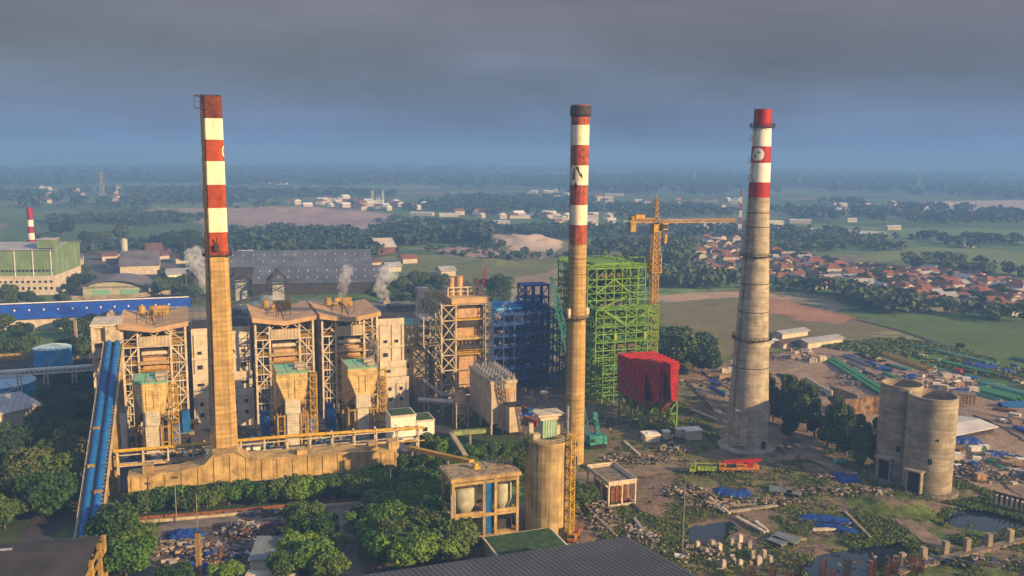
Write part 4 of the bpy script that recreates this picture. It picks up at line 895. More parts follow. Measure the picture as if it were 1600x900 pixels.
mb = MB(); mb.box(6, 18, 14, 38, 46, 56.3); mb.box(8, 20, 14, 36, 30, 43); mb.box(9, 21, 3, 12, 20.6, 26); mb.box(9, 19, 14, 36, 12, 27); mb.build('boiler_wall', 'mauve_panel', t)
mb = MB()
for z in (6, 12, 18, 26.5, 33, 39.5, 46, 52): mb.box(.5, 27, 10, 40.5, z-.4, z-.1)
mb.box(5, 13, .8, 8, 26.5, 29); mb.tube((9, 3, 28.5), (24, 3, 28.5), 1.0); mb.tube((4, 3, 14), (26, 3, 14), 1.4)
mb.build('grating', 'green_steel_dark', t)
for x in (8.5, 22.6):
    mb = MB(); mb.box(x, x+1.1, -.6, .5, 27, 30.2); mb.build('buckstay_end', 'lime_paint', t)
# ---------------------------------------------------------------- red duct boxes on green legs
t = pthing('red_hopper', 'crimson ribbed precipitator casing with rusty hoppers on green legs, right of the green frame', 'hopper', 167, 295)
mb = MB(); D_ = 22
mb.box(-6, 9.6, 4.6, D_, 11, 25.5)                                         # body behind
for i in range(7): mb.box(-6.3, -6, 1+i*3, 1.6+i*3, 11, 25.5); mb.box(-6, 9.6, 1+i*3, 1.7+i*3, 25.5, 26.1)
for i in range(6): mb.box(-6.25, -6, .3, D_, 12+i*2.4, 12.5+i*2.4)
mb.box(-6, 9.6, 0, 4.6, 23.2, 25.5)
for x0 in (-6, 2.0):                                                         # curved pilasters: straight right side, curve sweeping from the upper left
    w = 7.6; n = 10; v = []; 
    for i in range(n+1):
        a = i/n; xr = x0+w-.4; xl = x0+1.0+(w-4.2)*(math.sin(a*math.pi/2)); z = 23.2-a*(23.2-11.0)
        v += [(xl, 0, z), (xr, 0, z), (xl, 4.7, z), (xr, 4.7, z)]
    fs = []
    for i in range(n): q = 4*i; fs += [(q, q+4, q+5, q+1), (q, q+2, q+6, q+4), (q+1, q+5, q+7, q+3)]
    mb.add(v, fs)
    mb.box(x0, x0+.6, 0, 4.7, 11, 23.2)
mb.build('casing', 'hopper_red', t)
mb = MB(); mb.box(-5.4, 1.4, 3.9, 4.55, 11, 23); mb.box(2.6, 9.2, 3.9, 4.55, 11, 23); mb.build('recess', 'recess_shade_red', t)  # near-black red panels: shade of the front recesses put into the colour
for x in (-2.2, 5.6):
    for y in (5, 15):
        mb = MB(); mb.add([(x-3.7, y-4.6, 10.9), (x+3.7, y-4.6, 10.9), (x+3.7, y+4.6, 10.9), (x-3.7, y+4.6, 10.9), (x+.4, y+.4, 4.4), (x-.4, y+.4, 4.4), (x-.4, y-.4, 4.4), (x+.4, y-.4, 4.4)], [(0, 1, 7, 6), (1, 2, 4, 7), (2, 3, 5, 4), (3, 0, 6, 5)]); mb.build('ash_hopper', 'rust', t)
mb = MB()
for x in (-5.8, 1.8, 9.3):
    for y in (.6, 10, 20):
        mb.beam((x, y, 0), (x, y, 10.9), .6)
for y in (.6, 20):
    for a_, b_ in ((-5.8, 1.8), (1.8, 9.3)): mb.beam((a_, y, .3), ((a_+b_)/2, y, 5.4), .4); mb.beam((b_, y, .3), ((a_+b_)/2, y, 5.4), .4); mb.beam((a_, y, 10.5), ((a_+b_)/2, y, 5.4), .35); mb.beam((b_, y, 10.5), ((a_+b_)/2, y, 5.4), .35)
    mb.beam((-5.8, y, 5.4), (9.3, y, 5.4), .5)
for x in (-5.8, 9.3): mb.beam((x, .6, .3), (x, 10, 10), .4); mb.beam((x, 10, .3), (x, .6, 10), .4); mb.beam((x, 10, .3), (x, 20, 10), .4)
mb.build('leg_frame', 'green_steel', t)
mb = MB(); mb.box(-6.6, 10, -.5, D_, 10.5, 10.95); mb.rail([(-7, 20, 14), (-7, 1, 14)], 1, .14); mb.beam((-6.8, 20, 22), (-7.4, 2, 11), .3); mb.build('rust_beam', 'rust', t)
# ---------------------------------------------------------------- tower crane
t = pthing('tower_crane', 'yellow hammerhead tower crane standing behind the green frame', 'crane', 193, 347)
mb = MB(); mb.lattice((0, 0), 2.9, 0, 71.5, 2.6, .17, post=.32); mb.build('mast', 'crane_yellow', t)
mb = MB(); mb.lattice((0, 0), 4.2, 54, 62, 2.7, .2, post=.4); mb.box(-2.5, 2.5, -2.5, 2.5, 53.6, 54); mb.rail([(-2.6, -2.6, 54), (2.6, -2.6, 54), (2.6, 2.6, 54), (-2.6, 2.6, 54), (-2.6, -2.6, 54)], 1.2, .15); mb.build('climbing_collar', 'crane_yellow', t)
mb = MB(); mb.box(-1.8, 1.8, -1.8, 1.8, 71.5, 75); mb.box(1.9, 4.2, -3.4, -1, 72.6, 75.4)
mb.add([(-1.5, -1.5, 75), (1.5, -1.5, 75), (1.5, 1.5, 75), (-1.5, 1.5, 75)], [(0, 1, 2, 3)])
for s in ((-1.3, -1.3), (1.3, -1.3), (1.3, 1.3), (-1.3, 1.3)): mb.beam((*s, 75), (s[0]*.2, s[1]*.2, 86), .28)
for k_ in range(4):
    z = 76+k_*2.4; h = 1.3-(z-75)*.1; 
    for a_, b_ in (((-h, -h), (h, -h)), ((h, -h), (h, h)), ((h, h), (-h, h)), ((-h, h), (-h, -h))): mb.beam((*a_, z), (*b_, z+1.6), .22); mb.beam((*a_, z), (*b_, z), .22)
mb.beam((0, 0, 86), (0, 0, 88), .25); mb.build('slewing_head', 'crane_yellow', t)
mb = MB(); mb.truss((1.5, 0, 76), (40, 0, 76), 1.3, 1.3, 30, .13); mb.build('jib', 'crane_yellow', t)
mb = MB(); mb.truss((-1.5, 0, 76.6), (-12.8, 0, 76.6), 1.8, 1.6, 7, .24); mb.box(-10.5, -6, -1.3, 1.3, 77.4, 79.2); mb.build('counter_jib', 'crane_yellow', t)
mb = MB(); mb.box(-12.8, -10.2, -1.2, 1.2, 71.8, 75.8); mb.box(-12.6, -11, -1.4, 1.4, 77, 78.6); mb.build('counterweight', 'ochre_paint', t)
mb = MB(); mb.beam((0, 0, 86), (14, 0, 77), .12); mb.beam((0, 0, 86), (-11, 0, 77.6), .14); mb.beam((5, 0, 75), (5, 0, 70), .12); mb.build('hoist_rope', 'machine_dark', t)
mb = MB(); mb.box(4.3, 5.7, -.6, .6, 74, 75); mb.box(4.4, 5.6, -.5, .5, 67.5, 70.4); mb.tube((5, -.3, 67), (5, .3, 67), .7, n=12); mb.build('hook_block', 'crane_yellow', t)
mb = MB(); mb.box(2, 4, -3.5, -3.38, 73.2, 75); mb.build('cab_glass', 'glass_dark', t)
# ---------------------------------------------------------------- teal crawler crane
t = pthing('crawler_crane', 'teal crawler crane with its long lattice boom leaning left behind the middle chimney', 'crane', 135.5, 283, z=.1)
mb = MB()
for s in (-1, 1):
    mb.box(-2.9*1, 2.9, s*2.2-.6, s*2.2+.6, .25, 1.25)
    for x in (-2.9, 2.9): mb.tube((x, s*2.2-.6, .75), (x, s*2.2+.6, .75), .5, n=12)
mb.build('track', 'tyre', t)
mb = MB(); mb.box(-3, 3.4, -2.1, 2.1, 1.5, 4.6); mb.box(-3.0, 3.6, -2.2, 2.2, 3.4, 4.2); mb.box(2.4, 3.8, -2.3, 2.3, 1.4, 4.0); mb.build('house', 'crane_teal', t)
mb = MB(); mb.box(-3.4, -1.6, -3.3, -2.1, 1.8, 4.4); c_ = mb.build('cab', 'crane_teal', t); mb = MB(); mb.box(-3.2, -1.8, -3.36, -3.31, 2.8, 4.1); mb.build('window', 'glass_dark', c_)
mb = MB(); f0 = Vector((-2.4, 0, 3)); f1 = Vector((-16.5, 4, 62)); mb.truss(f0, f0.lerp(f1, .1), .9, 1.2, 3, .2); mb.truss(f0.lerp(f1, .1), f0.lerp(f1, .94), 1.9, 1.9, 26, .2); mb.truss(f0.lerp(f1, .94), f1, .9, .9, 4, .18); mb.build('boom', 'crane_teal', t)
mb = MB(); mb.truss((1.2, 0, 4), (-.4, 0, 12.5), 1.2, 1.0, 5, .2); mb.box(-1.1, .4, -.7, .7, 10.5, 12.8); mb.build('gantry', 'crane_teal', t)
mb = MB(); mb.beam((-.4, 0, 12.5), f1, .12); mb.beam((3, 0, 4.4), (-.4, 0, 12.5), .14); mb.beam(f1, (-16.7, 3.6, 30), .1); mb.box(-17.1, -16.3, 3.3, 3.9, 28, 30); mb.build('rope', 'machine_dark', t)
# ---------------------------------------------------------------- stained silo in the foreground
t = pthing('storage_silo', 'stained yellow concrete silo with a yellow ladder tower, in front of the middle chimney', 'silo', 90.2, 218)
mb = MB(); mb.lathe([(6.15, -.2), (6.15, 27.4), (6.35, 27.5), (6.35, 28.2), (5.9, 28.2), (5.9, 27.7), (.1, 27.8)], n=48)
for i in range(20): a = 2*math.pi*i/20; mb.rbox((6.15*math.cos(a), 6.15*math.sin(a), 14), (.07, .12, 26.8), a)
for z in np.arange(2.6, 27, 2.6): mb.lathe([(6.16, z), (6.19, z+.12)], n=48, caps=False)
mb.build('shell', 'stained_concrete', t, smooth=True)
mb = MB(); mb.rbox((6.1*math.cos(R(-70)), 6.1*math.sin(R(-70)), 2.4), (.5, 2.0, 3.6), R(-70)); mb.build('doorway', 'dark_opening', t)
mb = MB(); a = R(-52); c, s = math.cos(a), math.sin(a)
for z in np.arange(0, 27.5, 3.0):
    for r_ in (6.3, 7.9):
        for q in (-1.2, 1.2): mb.beam((r_*c-q*s, r_*s+q*c, z), (r_*c-q*s, r_*s+q*c, z+3.0), .2)
    k_ = 1 if int(z/3) % 2 else -1
    mb.beam((7.1*c+k_*1.2*s, 7.1*s-k_*1.2*c, z), (7.1*c-k_*1.2*s, 7.1*s+k_*1.2*c, z+3), .9, .2)
    mb.rbox((7.1*c, 7.1*s, z+3), (1.7, 2.6, .15), a); mb.beam((7.9*c-1.2*-s, 7.9*s-1.2*c, z+1), (7.9*c+1.2*-s, 7.9*s+1.2*c, z+1), .12); mb.beam((7.9*c-1.2*-s, 7.9*s-1.2*c, z+4), (7.9*c+1.2*-s, 7.9*s+1.2*c, z+1), .12)
mb.build('stair_tower', 'rail_yellow', t)
mb = MB(); mb.box(-1.8, 2.4, -.5, 3.0, 28.2, 33.2); 
for i in range(6): mb.box(-1.75+i*.75, -1.5+i*.75, -.62, -.5, 28.2, 33.2)
mb.build('filter_cabin', 'pale_green', t); mb = MB(); mb.box(-3.4, 4.2, -1.6, 4.2, 34.4, 34.9); mb.box(-2.6, 3.4, -.9, 3.6, 33.2, 34.4); mb.build('cabin_roof', 'frame_cream', t)
mb = MB(); mb.tube((4.6, -2.6, 28), (4.6, -2.6, 37.2), .42, n=14); mb.build('vent_pipe', 'silver', t, smooth=True)
mb = MB(); pts = [(6.2*math.cos(k_*.3), 6.2*math.sin(k_*.3), 28.2) for k_ in range(22)]; mb.rail(pts, 1.1, .1, step=2)
mb.box(-5, -3, -2, 0, 28.2, 30); mb.box(3, 4, 1, 3, 28.2, 31); mb.box(-5.6, -4.4, -.4, .8, 28.2, 32.5); mb.build('roof_gear', 'frame_tan', t)
# inclined green gallery from the tank frame up to the silo
t = thing('inclined_gallery', 'moss-green inclined conveyor gallery rising from the tank frame to the silo top', 'conveyor', (0, 0, 0))
pa = T(77, 224, 19.8); pb = T(85.2, 217, 29.6); mb = MB(); mb.truss(pa, pb, 1.8, 1.7, 9, .18); mb.beam(pa+Vector((0, 0, -.6)), pb+Vector((0, 0, -.6)), 1.5, .15); mb.beam(pa+Vector((0, 0, .2)), pb+Vector((0, 0, .2)), 1.0, .5); t.location = pa; o = mb.build('gallery_truss', 'gallery_green', None); o.parent = t; o.location = -Vector(pa)
t = thing('yellow_gallery', 'yellow and grey sloping conveyor gallery between the white office and the tank frame', 'conveyor', T(80, 290))
pa = P(645, 715)*0+at(640, 700, 292); pb = at(737, 722, 262); mb = MB(); mb.beam(pa-t.location, pb-t.location, 1.8, 1.3); o = mb.build('gallery', 'rail_yellow', t)
mb = MB()
for f in (.05, .35, .65, .95): q = pa.lerp(pb, f)-t.location; mb.beam((q.x, q.y, q.z), (q.x, q.y, 0), .6)
mb.build('gallery_leg', 'concrete', t)
t = thing('belt_gallery', 'grey-green level conveyor gallery below the filter house inlet', 'conveyor', T(95, 300))
pa = at(705, 677, 300)-t.location; pb = at(764, 672, 312)-t.location; mb = MB(); mb.beam(pa, pb, 2.2, 1.4); mb.build('gallery', 'gallery_green', t); mb = MB()
for f in (.1, .5, .9): q = pa.lerp(pb, f); mb.beam(q, (q.x, q.y, 0), .7)
mb.beam(pa, (pb.x-2, pb.y-38, 2), 1.6, 1.0); mb.build('gallery_leg', 'concrete', t)
# ---------------------------------------------------------------- tank frame in the foreground
t = pthing('tank_frame', 'ochre concrete frame holding two cream tanks under a peeling roof, left of the stained silo', 'tank house', 71.5, 216)
mb = MB()
for x in (-8.8, -.2, 3.0, 9.2):
    for y in (0, 9.5): mb.beam((x, y, 0), (x, y, 19.3), .75)
for z in (3.2, 9.2, 18.4):
    for y in (0, 9.5): mb.beam((-8.8, y, z), (9.2, y, z), .6, .8)
    for x in (-8.8, -.2, 3, 9.2): mb.beam((x, 0, z), (x, 9.5, z), .6, .8)
mb.box(-8.8, -.2, .3, 9.2, 3.3, 3.7); mb.box(3, 9.2, .3, 9.2, 3.3, 3.7); mb.box(-8.6, -.4, -.3, .2, 9.4, 10.4); mb.box(3.2, 9, -.3, .2, 9.4, 10.4)
mb.build('concrete_frame', 'ochre_concrete', t)
mb = MB(); mb.box(-9.6, 10, -.9, 10.6, 19.3, 20.3); mb.build('roof_edge', 'ochre_concrete', t); mb = MB(); mb.box(-9.1, 9.5, -.4, 10.1, 20.3, 20.42); mb.box(2.2, 9.5, 4, 10, 20.42, 20.55); mb.build('roof', 'peeling_roof', t)
for x, lab in ((-4.6, None), (6.1, None)):
    r_ = 3.5 if x < 0 else 2.9; mb = MB(); mb.lathe([(.6, 7.4), (1.6, 8.2), (r_*.82, 10.4), (r_, 11.6), (r_, 16.2), (r_*.99, 16.3), (r_*.3, 17.2)], (x, 4.4), 30)
    for z in (12.2, 13.6): mb.lathe([(r_+.06, z), (r_+.06, z+.15)], (x, 4.4), 30, caps=False)
    mb.build('tank', 'tank_cream', t, smooth=True)
mb = MB(); mb.box(.5, 2.3, .4, 2.2, 0, 18.2); 
for z in range(1, 18, 1): mb.box(.45, 2.35, .3, .4, z, z+.12)
mb.build('bucket_elevator', 'belt_blue', t)
for q in ((-7, -1, 2, 7, 3.7, 6.6), (4, 8.5, 2, 7, 3.7, 6.4), (-7, -2, 3, 8, 0, 2.8), (3.6, 8, 3, 8, 0, 2.8)): mb = MB(); mb.box(*q); mb.build('pump', 'machine_dark', t)
for q in (((-8, 1, 17.2), (-1, 1, 17.2), .3), ((3.4, 1, 17.4), (9, 1, 17.2), .35)): mb = MB(); mb.tube(*q); mb.build('feed_pipe', 'machine_dark', t)
mb = MB(); mb.tube((-1, 5, 20.4), (-1, 5, 22), .8); mb.box(-1.6, .2, 4.4, 5.6, 20.4, 21.1); mb.build('roof_motor', 'rail_yellow', t)
mb = MB(); mb.path([(-9.3, -.3, 16), (-9.3, -.3, 8), (-9.3, -.3, 2)], .3); mb.tube((-8, 1.2, 16.6), (-8, 1.2, 10), .35); mb.build('down_pipe', 'pipe_grey', t)
# lean-to sheds by the silo foot
t = pthing('lean_to', 'rusty grey lean-to roof between the tank frame and the stained silo', 'shed', 84.5, 223)
mb = MB(); mb.add([(-2.5, -4, 4), (1.8, -4, 4), (1.8, 6, 6.5), (-2.5, 6, 6.5), (-2.5, -4, 3.8), (1.8, -4, 3.8), (1.8, 6, 6.3), (-2.5, 6, 6.3)], [(0, 1, 2, 3), (7, 6, 5, 4), (0, 4, 5, 1), (1, 5, 6, 2), (2, 6, 7, 3), (3, 7, 4, 0)]); mb.build('roof', 'shed_roof', t)
mb = MB(); mb.box(-2.4, 1.6, -3.8, 5.8, 0, 3.7); mb.build('wall', 'old_concrete', t)
# ---------------------------------------------------------------- roofs that cut into the bottom of the picture
def gable_roof(root, x0, x1, y0, y1, ze, zr, m, t_=.3, name='roof', axis='x', ov=.6):
    mb = MB()
    if axis == 'x':
        ym = (y0+y1)/2; v = [(x0-ov, y0-ov, ze), (x1+ov, y0-ov, ze), (x1+ov, ym, zr), (x0-ov, ym, zr), (x1+ov, y1+ov, ze), (x0-ov, y1+ov, ze)]; f = [(0, 1, 2, 3), (3, 2, 4, 5)]
    else:
        xm = (x0+x1)/2; v = [(x0-ov, y0-ov, ze), (x0-ov, y1+ov, ze), (xm, y1+ov, zr), (xm, y0-ov, zr), (x1+ov, y1+ov, ze), (x1+ov, y0-ov, ze)]; f = [(3, 2, 1, 0), (5, 4, 2, 3)]
    w = [(a, b, c-t_) for a, b, c in v]; e = [(0, 1), (1, 2), (2, 4), (4, 5), (5, 3), (3, 0)]
    mb.add(v+w, f+[tuple(i+6 for i in reversed(q)) for q in f]+[(a+6, b+6, b, a) for a, b in e]); return mb.build(name, m, root)
def gable_wall(root, x0, x1, y0, y1, ze, zr, m, axis='x', name='wall'):
    mb = MB(); mb.box(x0, x1, y0, y1, 0, ze-.35)
    if axis == 'x': ym = (y0+y1)/2; mb.add([(x0, y0, ze-.35), (x0, y1, ze-.35), (x0, ym, zr-.4), (x1, y0, ze-.35), (x1, y1, ze-.35), (x1, ym, zr-.4)], [(1, 0, 2), (3, 4, 5)])
    else: xm = (x0+x1)/2; mb.add([(x0, y0, ze-.35), (x1, y0, ze-.35), (xm, y0, zr-.4), (x0, y1, ze-.35), (x1, y1, ze-.35), (xm, y1, zr-.4)], [(0, 1, 2), (4, 3, 5)])
    return mb.build(name, m, root)
q0 = P(980, 838, 14); q1 = P(1100, 906, 14); q2 = P(470, 903, 14); q3 = P(700, 990, 14)
t = thing('warehouse_roof', 'large slate-grey ribbed warehouse roof at the bottom centre of the view', 'warehouse', (q0.x, q0.y, 0))
def rel(p, z=None): return (p.x-q0.x, p.y-q0.y, p.z if z is None else z)
u_ = (q1-q0); v_ = (q2-q0); u_.normalize(); vn = Vector((-u_.y, u_.x, 0)); v_ = v_-u_*v_.dot(u_)*0; v_.normalize()
A = q0; B = q0+u_*52; C_ = q0+v_*74+u_*52; D2 = q0+v_*74; mid1 = q0+v_*37
mb = MB(); v = [rel(A, 14), rel(B, 14), rel(C_, 12.6), rel(D2, 12.6)]; mb.add(v+[(a, b, c-.5) for a, b, c in v], [(0, 3, 2, 1), (4, 5, 6, 7), (0, 1, 5, 4), (3, 0, 4, 7), (1, 2, 6, 5), (2, 3, 7, 6)])
for i in range(1, 62):
    p = A.lerp(D2, i/62); q = p+u_*52; z = 14-1.4*i/62; mb.beam(rel(p, z+.03), rel(q, z+.03), .16, .12)
mb.build('roof', 'grey_roof', t)
mb = MB(); i_ = [A-(A-C_)*.02, B-(B-D2)*.02, C_-(C_-A)*.02, D2-(D2-B)*.02]; v = [rel(p, 0) for p in i_]+[rel(p, 12) for p in i_]; mb.add(v, [(0, 1, 5, 4), (1, 2, 6, 5), (2, 3, 7, 6), (3, 0, 4, 7)]); mb.build('wall', 'cream_wall', t)
t = pthing('green_roof_shed', 'low shed with a moss-green flat roof tucked against the grey warehouse roof', 'shed', 79.5, 206.5)
mb = MB(); mb.box(-9.5, 9.5, -8, 6, 0, 4.0); mb.build('wall', 'cream_wall', t); mb = MB(); mb.box(-9.8, 9.8, -8, 6.3, 4.0, 4.6); mb.build('parapet', 'cream_wall', t); mb = MB(); mb.box(-9.2, 9.2, -8, 5.8, 4.6, 4.68); mb.build('roof', 'roof_green', t)
r0 = P(160, 828, 13); r1 = P(-60, 846, 13)
t = thing('brown_roof_hall', 'dark brown hall roof with an open yellow gable frame, in the bottom left corner', 'hall', (r0.x, r0.y, 0))
dr = (r1-r0).normalized(); dn = Vector((dr.y, -dr.x, 0)); dn = dn if dn.y < 0 else -dn
def rr3(s, d, z): p = dr*s+dn*d; return (p.x, p.y, z)
mb = MB(); v = [rr3(0, 0, 11.6), rr3(90, 0, 11.6), rr3(90, 6, 13), rr3(0, 6, 13), rr3(90, 44, 9.0), rr3(0, 44, 9.0)]
mb.add(v+[(a, b, c-.4) for a, b, c in v], [(0, 3, 2, 1), (3, 5, 4, 2), (9, 6, 7, 8), (9, 8, 10, 11), (0, 6, 9, 3), (3, 9, 11, 5), (0, 1, 7, 6)])
mb.add([rr3(18, 6.3, 13.03), rr3(25, 6.3, 13.03), rr3(25, 7.4, 12.92), rr3(18, 7.4, 12.92)], [(0, 1, 2, 3)], 1); mb.build('roof', ['dark_roof', 'pale_roof'], t)
mb = MB()
for d in (1, 6, 15, 26): mb.beam(rr3(-.3, d, 0), rr3(-.3, d, 12), .9)
for z in (4, 8, 10.6): mb.beam(rr3(-.3, 0, z), rr3(-.3, 30, z), .45)
mb.beam(rr3(-.3, 1, 8), rr3(-.3, 6, 12), .4); mb.beam(rr3(-.3, 1, 4), rr3(3, 1, 8), .3); mb.build('gable_frame', 'ochre_paint', t)
mb = MB(); v = [rr3(5, 2, 0), rr3(88, 2, 0), rr3(88, 40, 0), rr3(5, 40, 0), rr3(5, 2, 11), rr3(88, 2, 11), rr3(88, 40, 8.5), rr3(5, 40, 8.5)]; mb.add(v, [(0, 1, 5, 4), (1, 2, 6, 5), (3, 0, 4, 7)]); mb.build('wall', 'machine_dark', t)
# small grey-roofed shed, scrap yard
s0 = P(388, 868, 5); t = thing('grey_shed', 'low shed with a plain grey roof beside the scrap heaps', 'shed', (s0.x, s0.y, 0), R(2))
mb = MB(); mb.add([(0, -.5, 4), (12.5, -.5, 4), (12.5, 9, 6.2), (0, 9, 6.2), (0, -.5, 3.7), (12.5, -.5, 3.7), (12.5, 9, 5.9), (0, 9, 5.9)], [(0, 1, 2, 3), (7, 6, 5, 4), (0, 4, 5, 1), (1, 5, 6, 2), (2, 6, 7, 3), (3, 7, 4, 0)]); mb.build('roof', 'shed_grey', t); mb = MB(); mb.box(.3, 12.2, 0, 8.6, 0, 3.7); mb.box(0, 12.4, -3.4, -.6, 0, 1.6); mb.build('wall', 'cream_wall', t)
# ---------------------------------------------------------------- concrete pavilion frame
t = pthing('concrete_frame_hut', 'unfinished square concrete frame hut with a recessed roof, right of the stained silo', 'hut', 119.5, 230)
mb = MB(); ZT = 7.6
for x in (-4.4, 0, 4.4):
    for y in (0, 5, 10, 15):
        if x == 0 and 0 < y < 15: continue
        mb.beam((x, y, 0), (x, y, ZT), .5)
for y in (0, 15): mb.beam((-4.6, y, ZT-.3), (4.6, y, ZT-.3), .6, .9); mb.beam((-4.4, y, .5), (4.4, y, .5), .5, .7)
for x in (-4.4, 4.4): mb.beam((x, 0, ZT-.3), (x, 15, ZT-.3), .6, .9); mb.beam((x, 0, .5), (x, 15, .5), .5, .7)
mb.build('frame', 'frame_cream', t); mb = MB(); mb.box(-4.2, 4.2, .3, 14.7, ZT-.5, ZT-.3); mb.build('roof_slab', 'rubble', t)
mb = MB(); mb.rail([(-4.8, -.3, ZT+.1), (4.8, -.3, ZT+.1), (4.8, 15.3, ZT+.1), (-4.8, 15.3, ZT+.1), (-4.8, -.3, ZT+.1)], .5, .25, step=20); mb.build('parapet', 'frame_cream', t)
mb = MB(); mb.box(-3.6, 3.6, 3, 3.3, .3, 5); mb.box(-3.6, -3.3, 3, 12, .3, 5)
for x in (-2.6, -1.2, 1.6, 3): mb.beam((x, .2, .5), (x, .2, 6.6), .16)
mb.build('formwork', 'rust', t)
# ---------------------------------------------------------------- twin silos on the right
def bare_silo(label, px, py, r_, D, h, seed):
    c = P(px, py, 0); t = thing('concrete_silo', label, 'silo', (c.x, c.y, 0), 0, 'pair of open-topped bare concrete silos')
    mb = MB(); prof = [(r_, -1)]+[(r_+(.06 if k_ % 2 else -.0), h*k_/14) for k_ in range(1, 15)]+[(r_-.45, h), (r_-.45, h-5)]
    mb.lathe(prof, n=56, caps=False); mb.build('shell', 'silo_concrete', t, smooth=True)
    mb = MB(); mb.lathe([(.1, h-5), (r_-.4, h-5)], n=40, caps=False); mb.build('inner_floor', 'machine_dark', t)
    a = R(-90-52+math.degrees(math.atan2(c.x, c.y))*-1*0); cc, ss = math.cos(a), math.sin(a)
    mb = MB(); mb.rbox(((r_+.15)*cc, (r_+.15)*ss, 3.6), (1.4, 3.6, 7.2), a); mb.build('doorway', 'dark_opening', t)
    mb = MB(); mb.rbox(((r_+.9)*cc, (r_+.9)*ss, 7.6), (3.4, 5.6, .5), a)
    for q in (-2.1, 2.1): mb.rbox(((r_+.5)*cc-q*ss, (r_+.5)*ss+q*cc, 3.6), (1.8, .5, 7.4), a)
    mb.build('door_canopy', 'silo_concrete', t)
    mb = MB(); a2 = R(-90-22); mb.rbox((r_*math.cos(a2), r_*math.sin(a2), 11), (.4, 1.1, 1.8), a2); a2 = R(-90-8); mb.rbox((r_*math.cos(a2), r_*math.sin(a2), 18), (.3, .7, .7), a2); mb.build('opening', 'dark_opening', t)
    mb = MB(); mb.lathe([(r_+2.2, -.6), (r_+1.9, .25), (r_-.2, .4)], n=40, caps=False); mb.build('base_ring', 'rubble', t)
bare_silo('open-topped bare concrete silo standing behind, left one of the pair', 1399, 742, 6.5, 0, 31.5, 1)
bare_silo('open-topped bare concrete silo in front with its right half sunlit, right of the pair', 1447, 762, 7.3, 0, 30.8, 2)
# ---------------------------------------------------------------- trees
def leaf_cloud(n, lobes, size, rng):
    """leaf-sized quads spread over overlapping lobes; lobes = (x,y,z,r,rz)"""
    lb = np.array(lobes); wgt = lb[:, 3]**2; k = rng.choice(len(lb), n, p=wgt/wgt.sum())
    d = rng.normal(size=(n, 3)); d /= np.linalg.norm(d, axis=1)[:, None]; rad = rng.uniform(.55, 1.06, n)**.6
    c = lb[k, :3]+d*np.stack([lb[k, 3], lb[k, 3], lb[k, 4]], 1)*rad[:, None]
    nrm = d+rng.normal(size=(n, 3))*.75+np.array([0, 0, .35]); nrm /= np.linalg.norm(nrm, axis=1)[:, None]
    t = np.cross(nrm, rng.normal(size=(n, 3))); t /= np.linalg.norm(t, axis=1)[:, None]; b = np.cross(nrm, t)
    s = size*rng.uniform(.6, 1.3, n)[:, None]; a1 = t*s*.62; b1 = b*s*.5
    return np.stack([c-a1-b1*.6, c+a1*.3-b1, c+a1+b1*.5, c-a1*.4+b1], 1).reshape(-1, 3)
def quads_mesh(name, V, m):
    n = len(V)//4; me = bpy.data.meshes.new(name); me.vertices.add(len(V)); me.vertices.foreach_set('co', V.astype(np.float32).ravel()); me.loops.add(n*4); me.loops.foreach_set('vertex_index', np.arange(n*4, dtype=np.int32)); me.polygons.add(n); me.polygons.foreach_set('loop_start', np.arange(0, n*4, 4, dtype=np.int32)); me.update(); me.materials.append(MATS[m]); return me
def tree_proto(kind, h, w, m, seed, n=1500, leaf=.75):
    rng = np.random.default_rng(seed); rr = random.Random(seed); lobes = []; r = w/2
    if kind == 'round':
        for i in range(15):
            a = rr.uniform(0, 6.28); q = rr.uniform(0, .74)**.8*r; z = h*(.54+rr.uniform(-.20, .24)*(1-q/r*.7)); s = r*rr.uniform(.24, .50); lobes.append((q*math.cos(a), q*math.sin(a), z, s, s*.85))
        zt = h*.35
    elif kind == 'flat':
        for i in range(17):
            a = rr.uniform(0, 6.28); q = rr.uniform(0, .85)*r; z = h*(.72+rr.uniform(-.18, .14)*(1-q/r)); s = r*rr.uniform(.22, .34); lobes.append((q*math.cos(a), q*math.sin(a), z, s, s*.5))
        zt = h*.55
    else:
        for i in range(16):
            f = rr.uniform(0, 1); q = r*(1-f*.55)*rr.uniform(.1, .62); a = rr.uniform(0, 6.28); s = r*rr.uniform(.26, .42)*(1-.3*f); lobes.append((q*math.cos(a), q*math.sin(a), h*(.26+.64*f), s*1.1, s*1.25))
        zt = h*.55
    cv = leaf_cloud(n, lobes, leaf, rng)
    root = bpy.data.objects.new('tree', None); crown = bpy.data.objects.new('crown', quads_mesh('crown', cv, m)); crown.parent = root
    mb = MB(); lean = rr.uniform(-.4, .4); tr = max(.18, h*.022); mb.tube((0, 0, -.3), (lean*.5, 0, zt*.5), tr*1.3, tr, n=8); mb.tube((lean*.5, 0, zt*.5), (lean, 0, zt), tr, tr*.75, n=8)
    for l in lobes[:8]: mb.tube((lean, 0, zt*rr.uniform(.7, 1)), (l[0]*.85, l[1]*.85, l[2]), tr*.45, tr*.15, n=5)
    me = bpy.data.meshes.new('trunk'); me.from_pydata(mb.v, [], mb.f); me.materials.append(MATS['bark']); tk = bpy.data.objects.new('trunk', me); tk.parent = root
    return root, crown, tk, h
def place_tree(pr, loc, h, label, group, rot=None, sx=1., name='tree', cat='tree'):
    root, crown, tk, ph = pr; r = root.copy(); r.name = name; COL.objects.link(r); r.location = loc; k = h/ph; r.scale = (k*sx, k*sx, k); r.rotation_euler.z = random.random()*6.28 if rot is None else rot
    tag(r, label, cat, group)
    for o in (crown, tk): c = o.copy(); COL.objects.link(c); c.parent = r
    return r
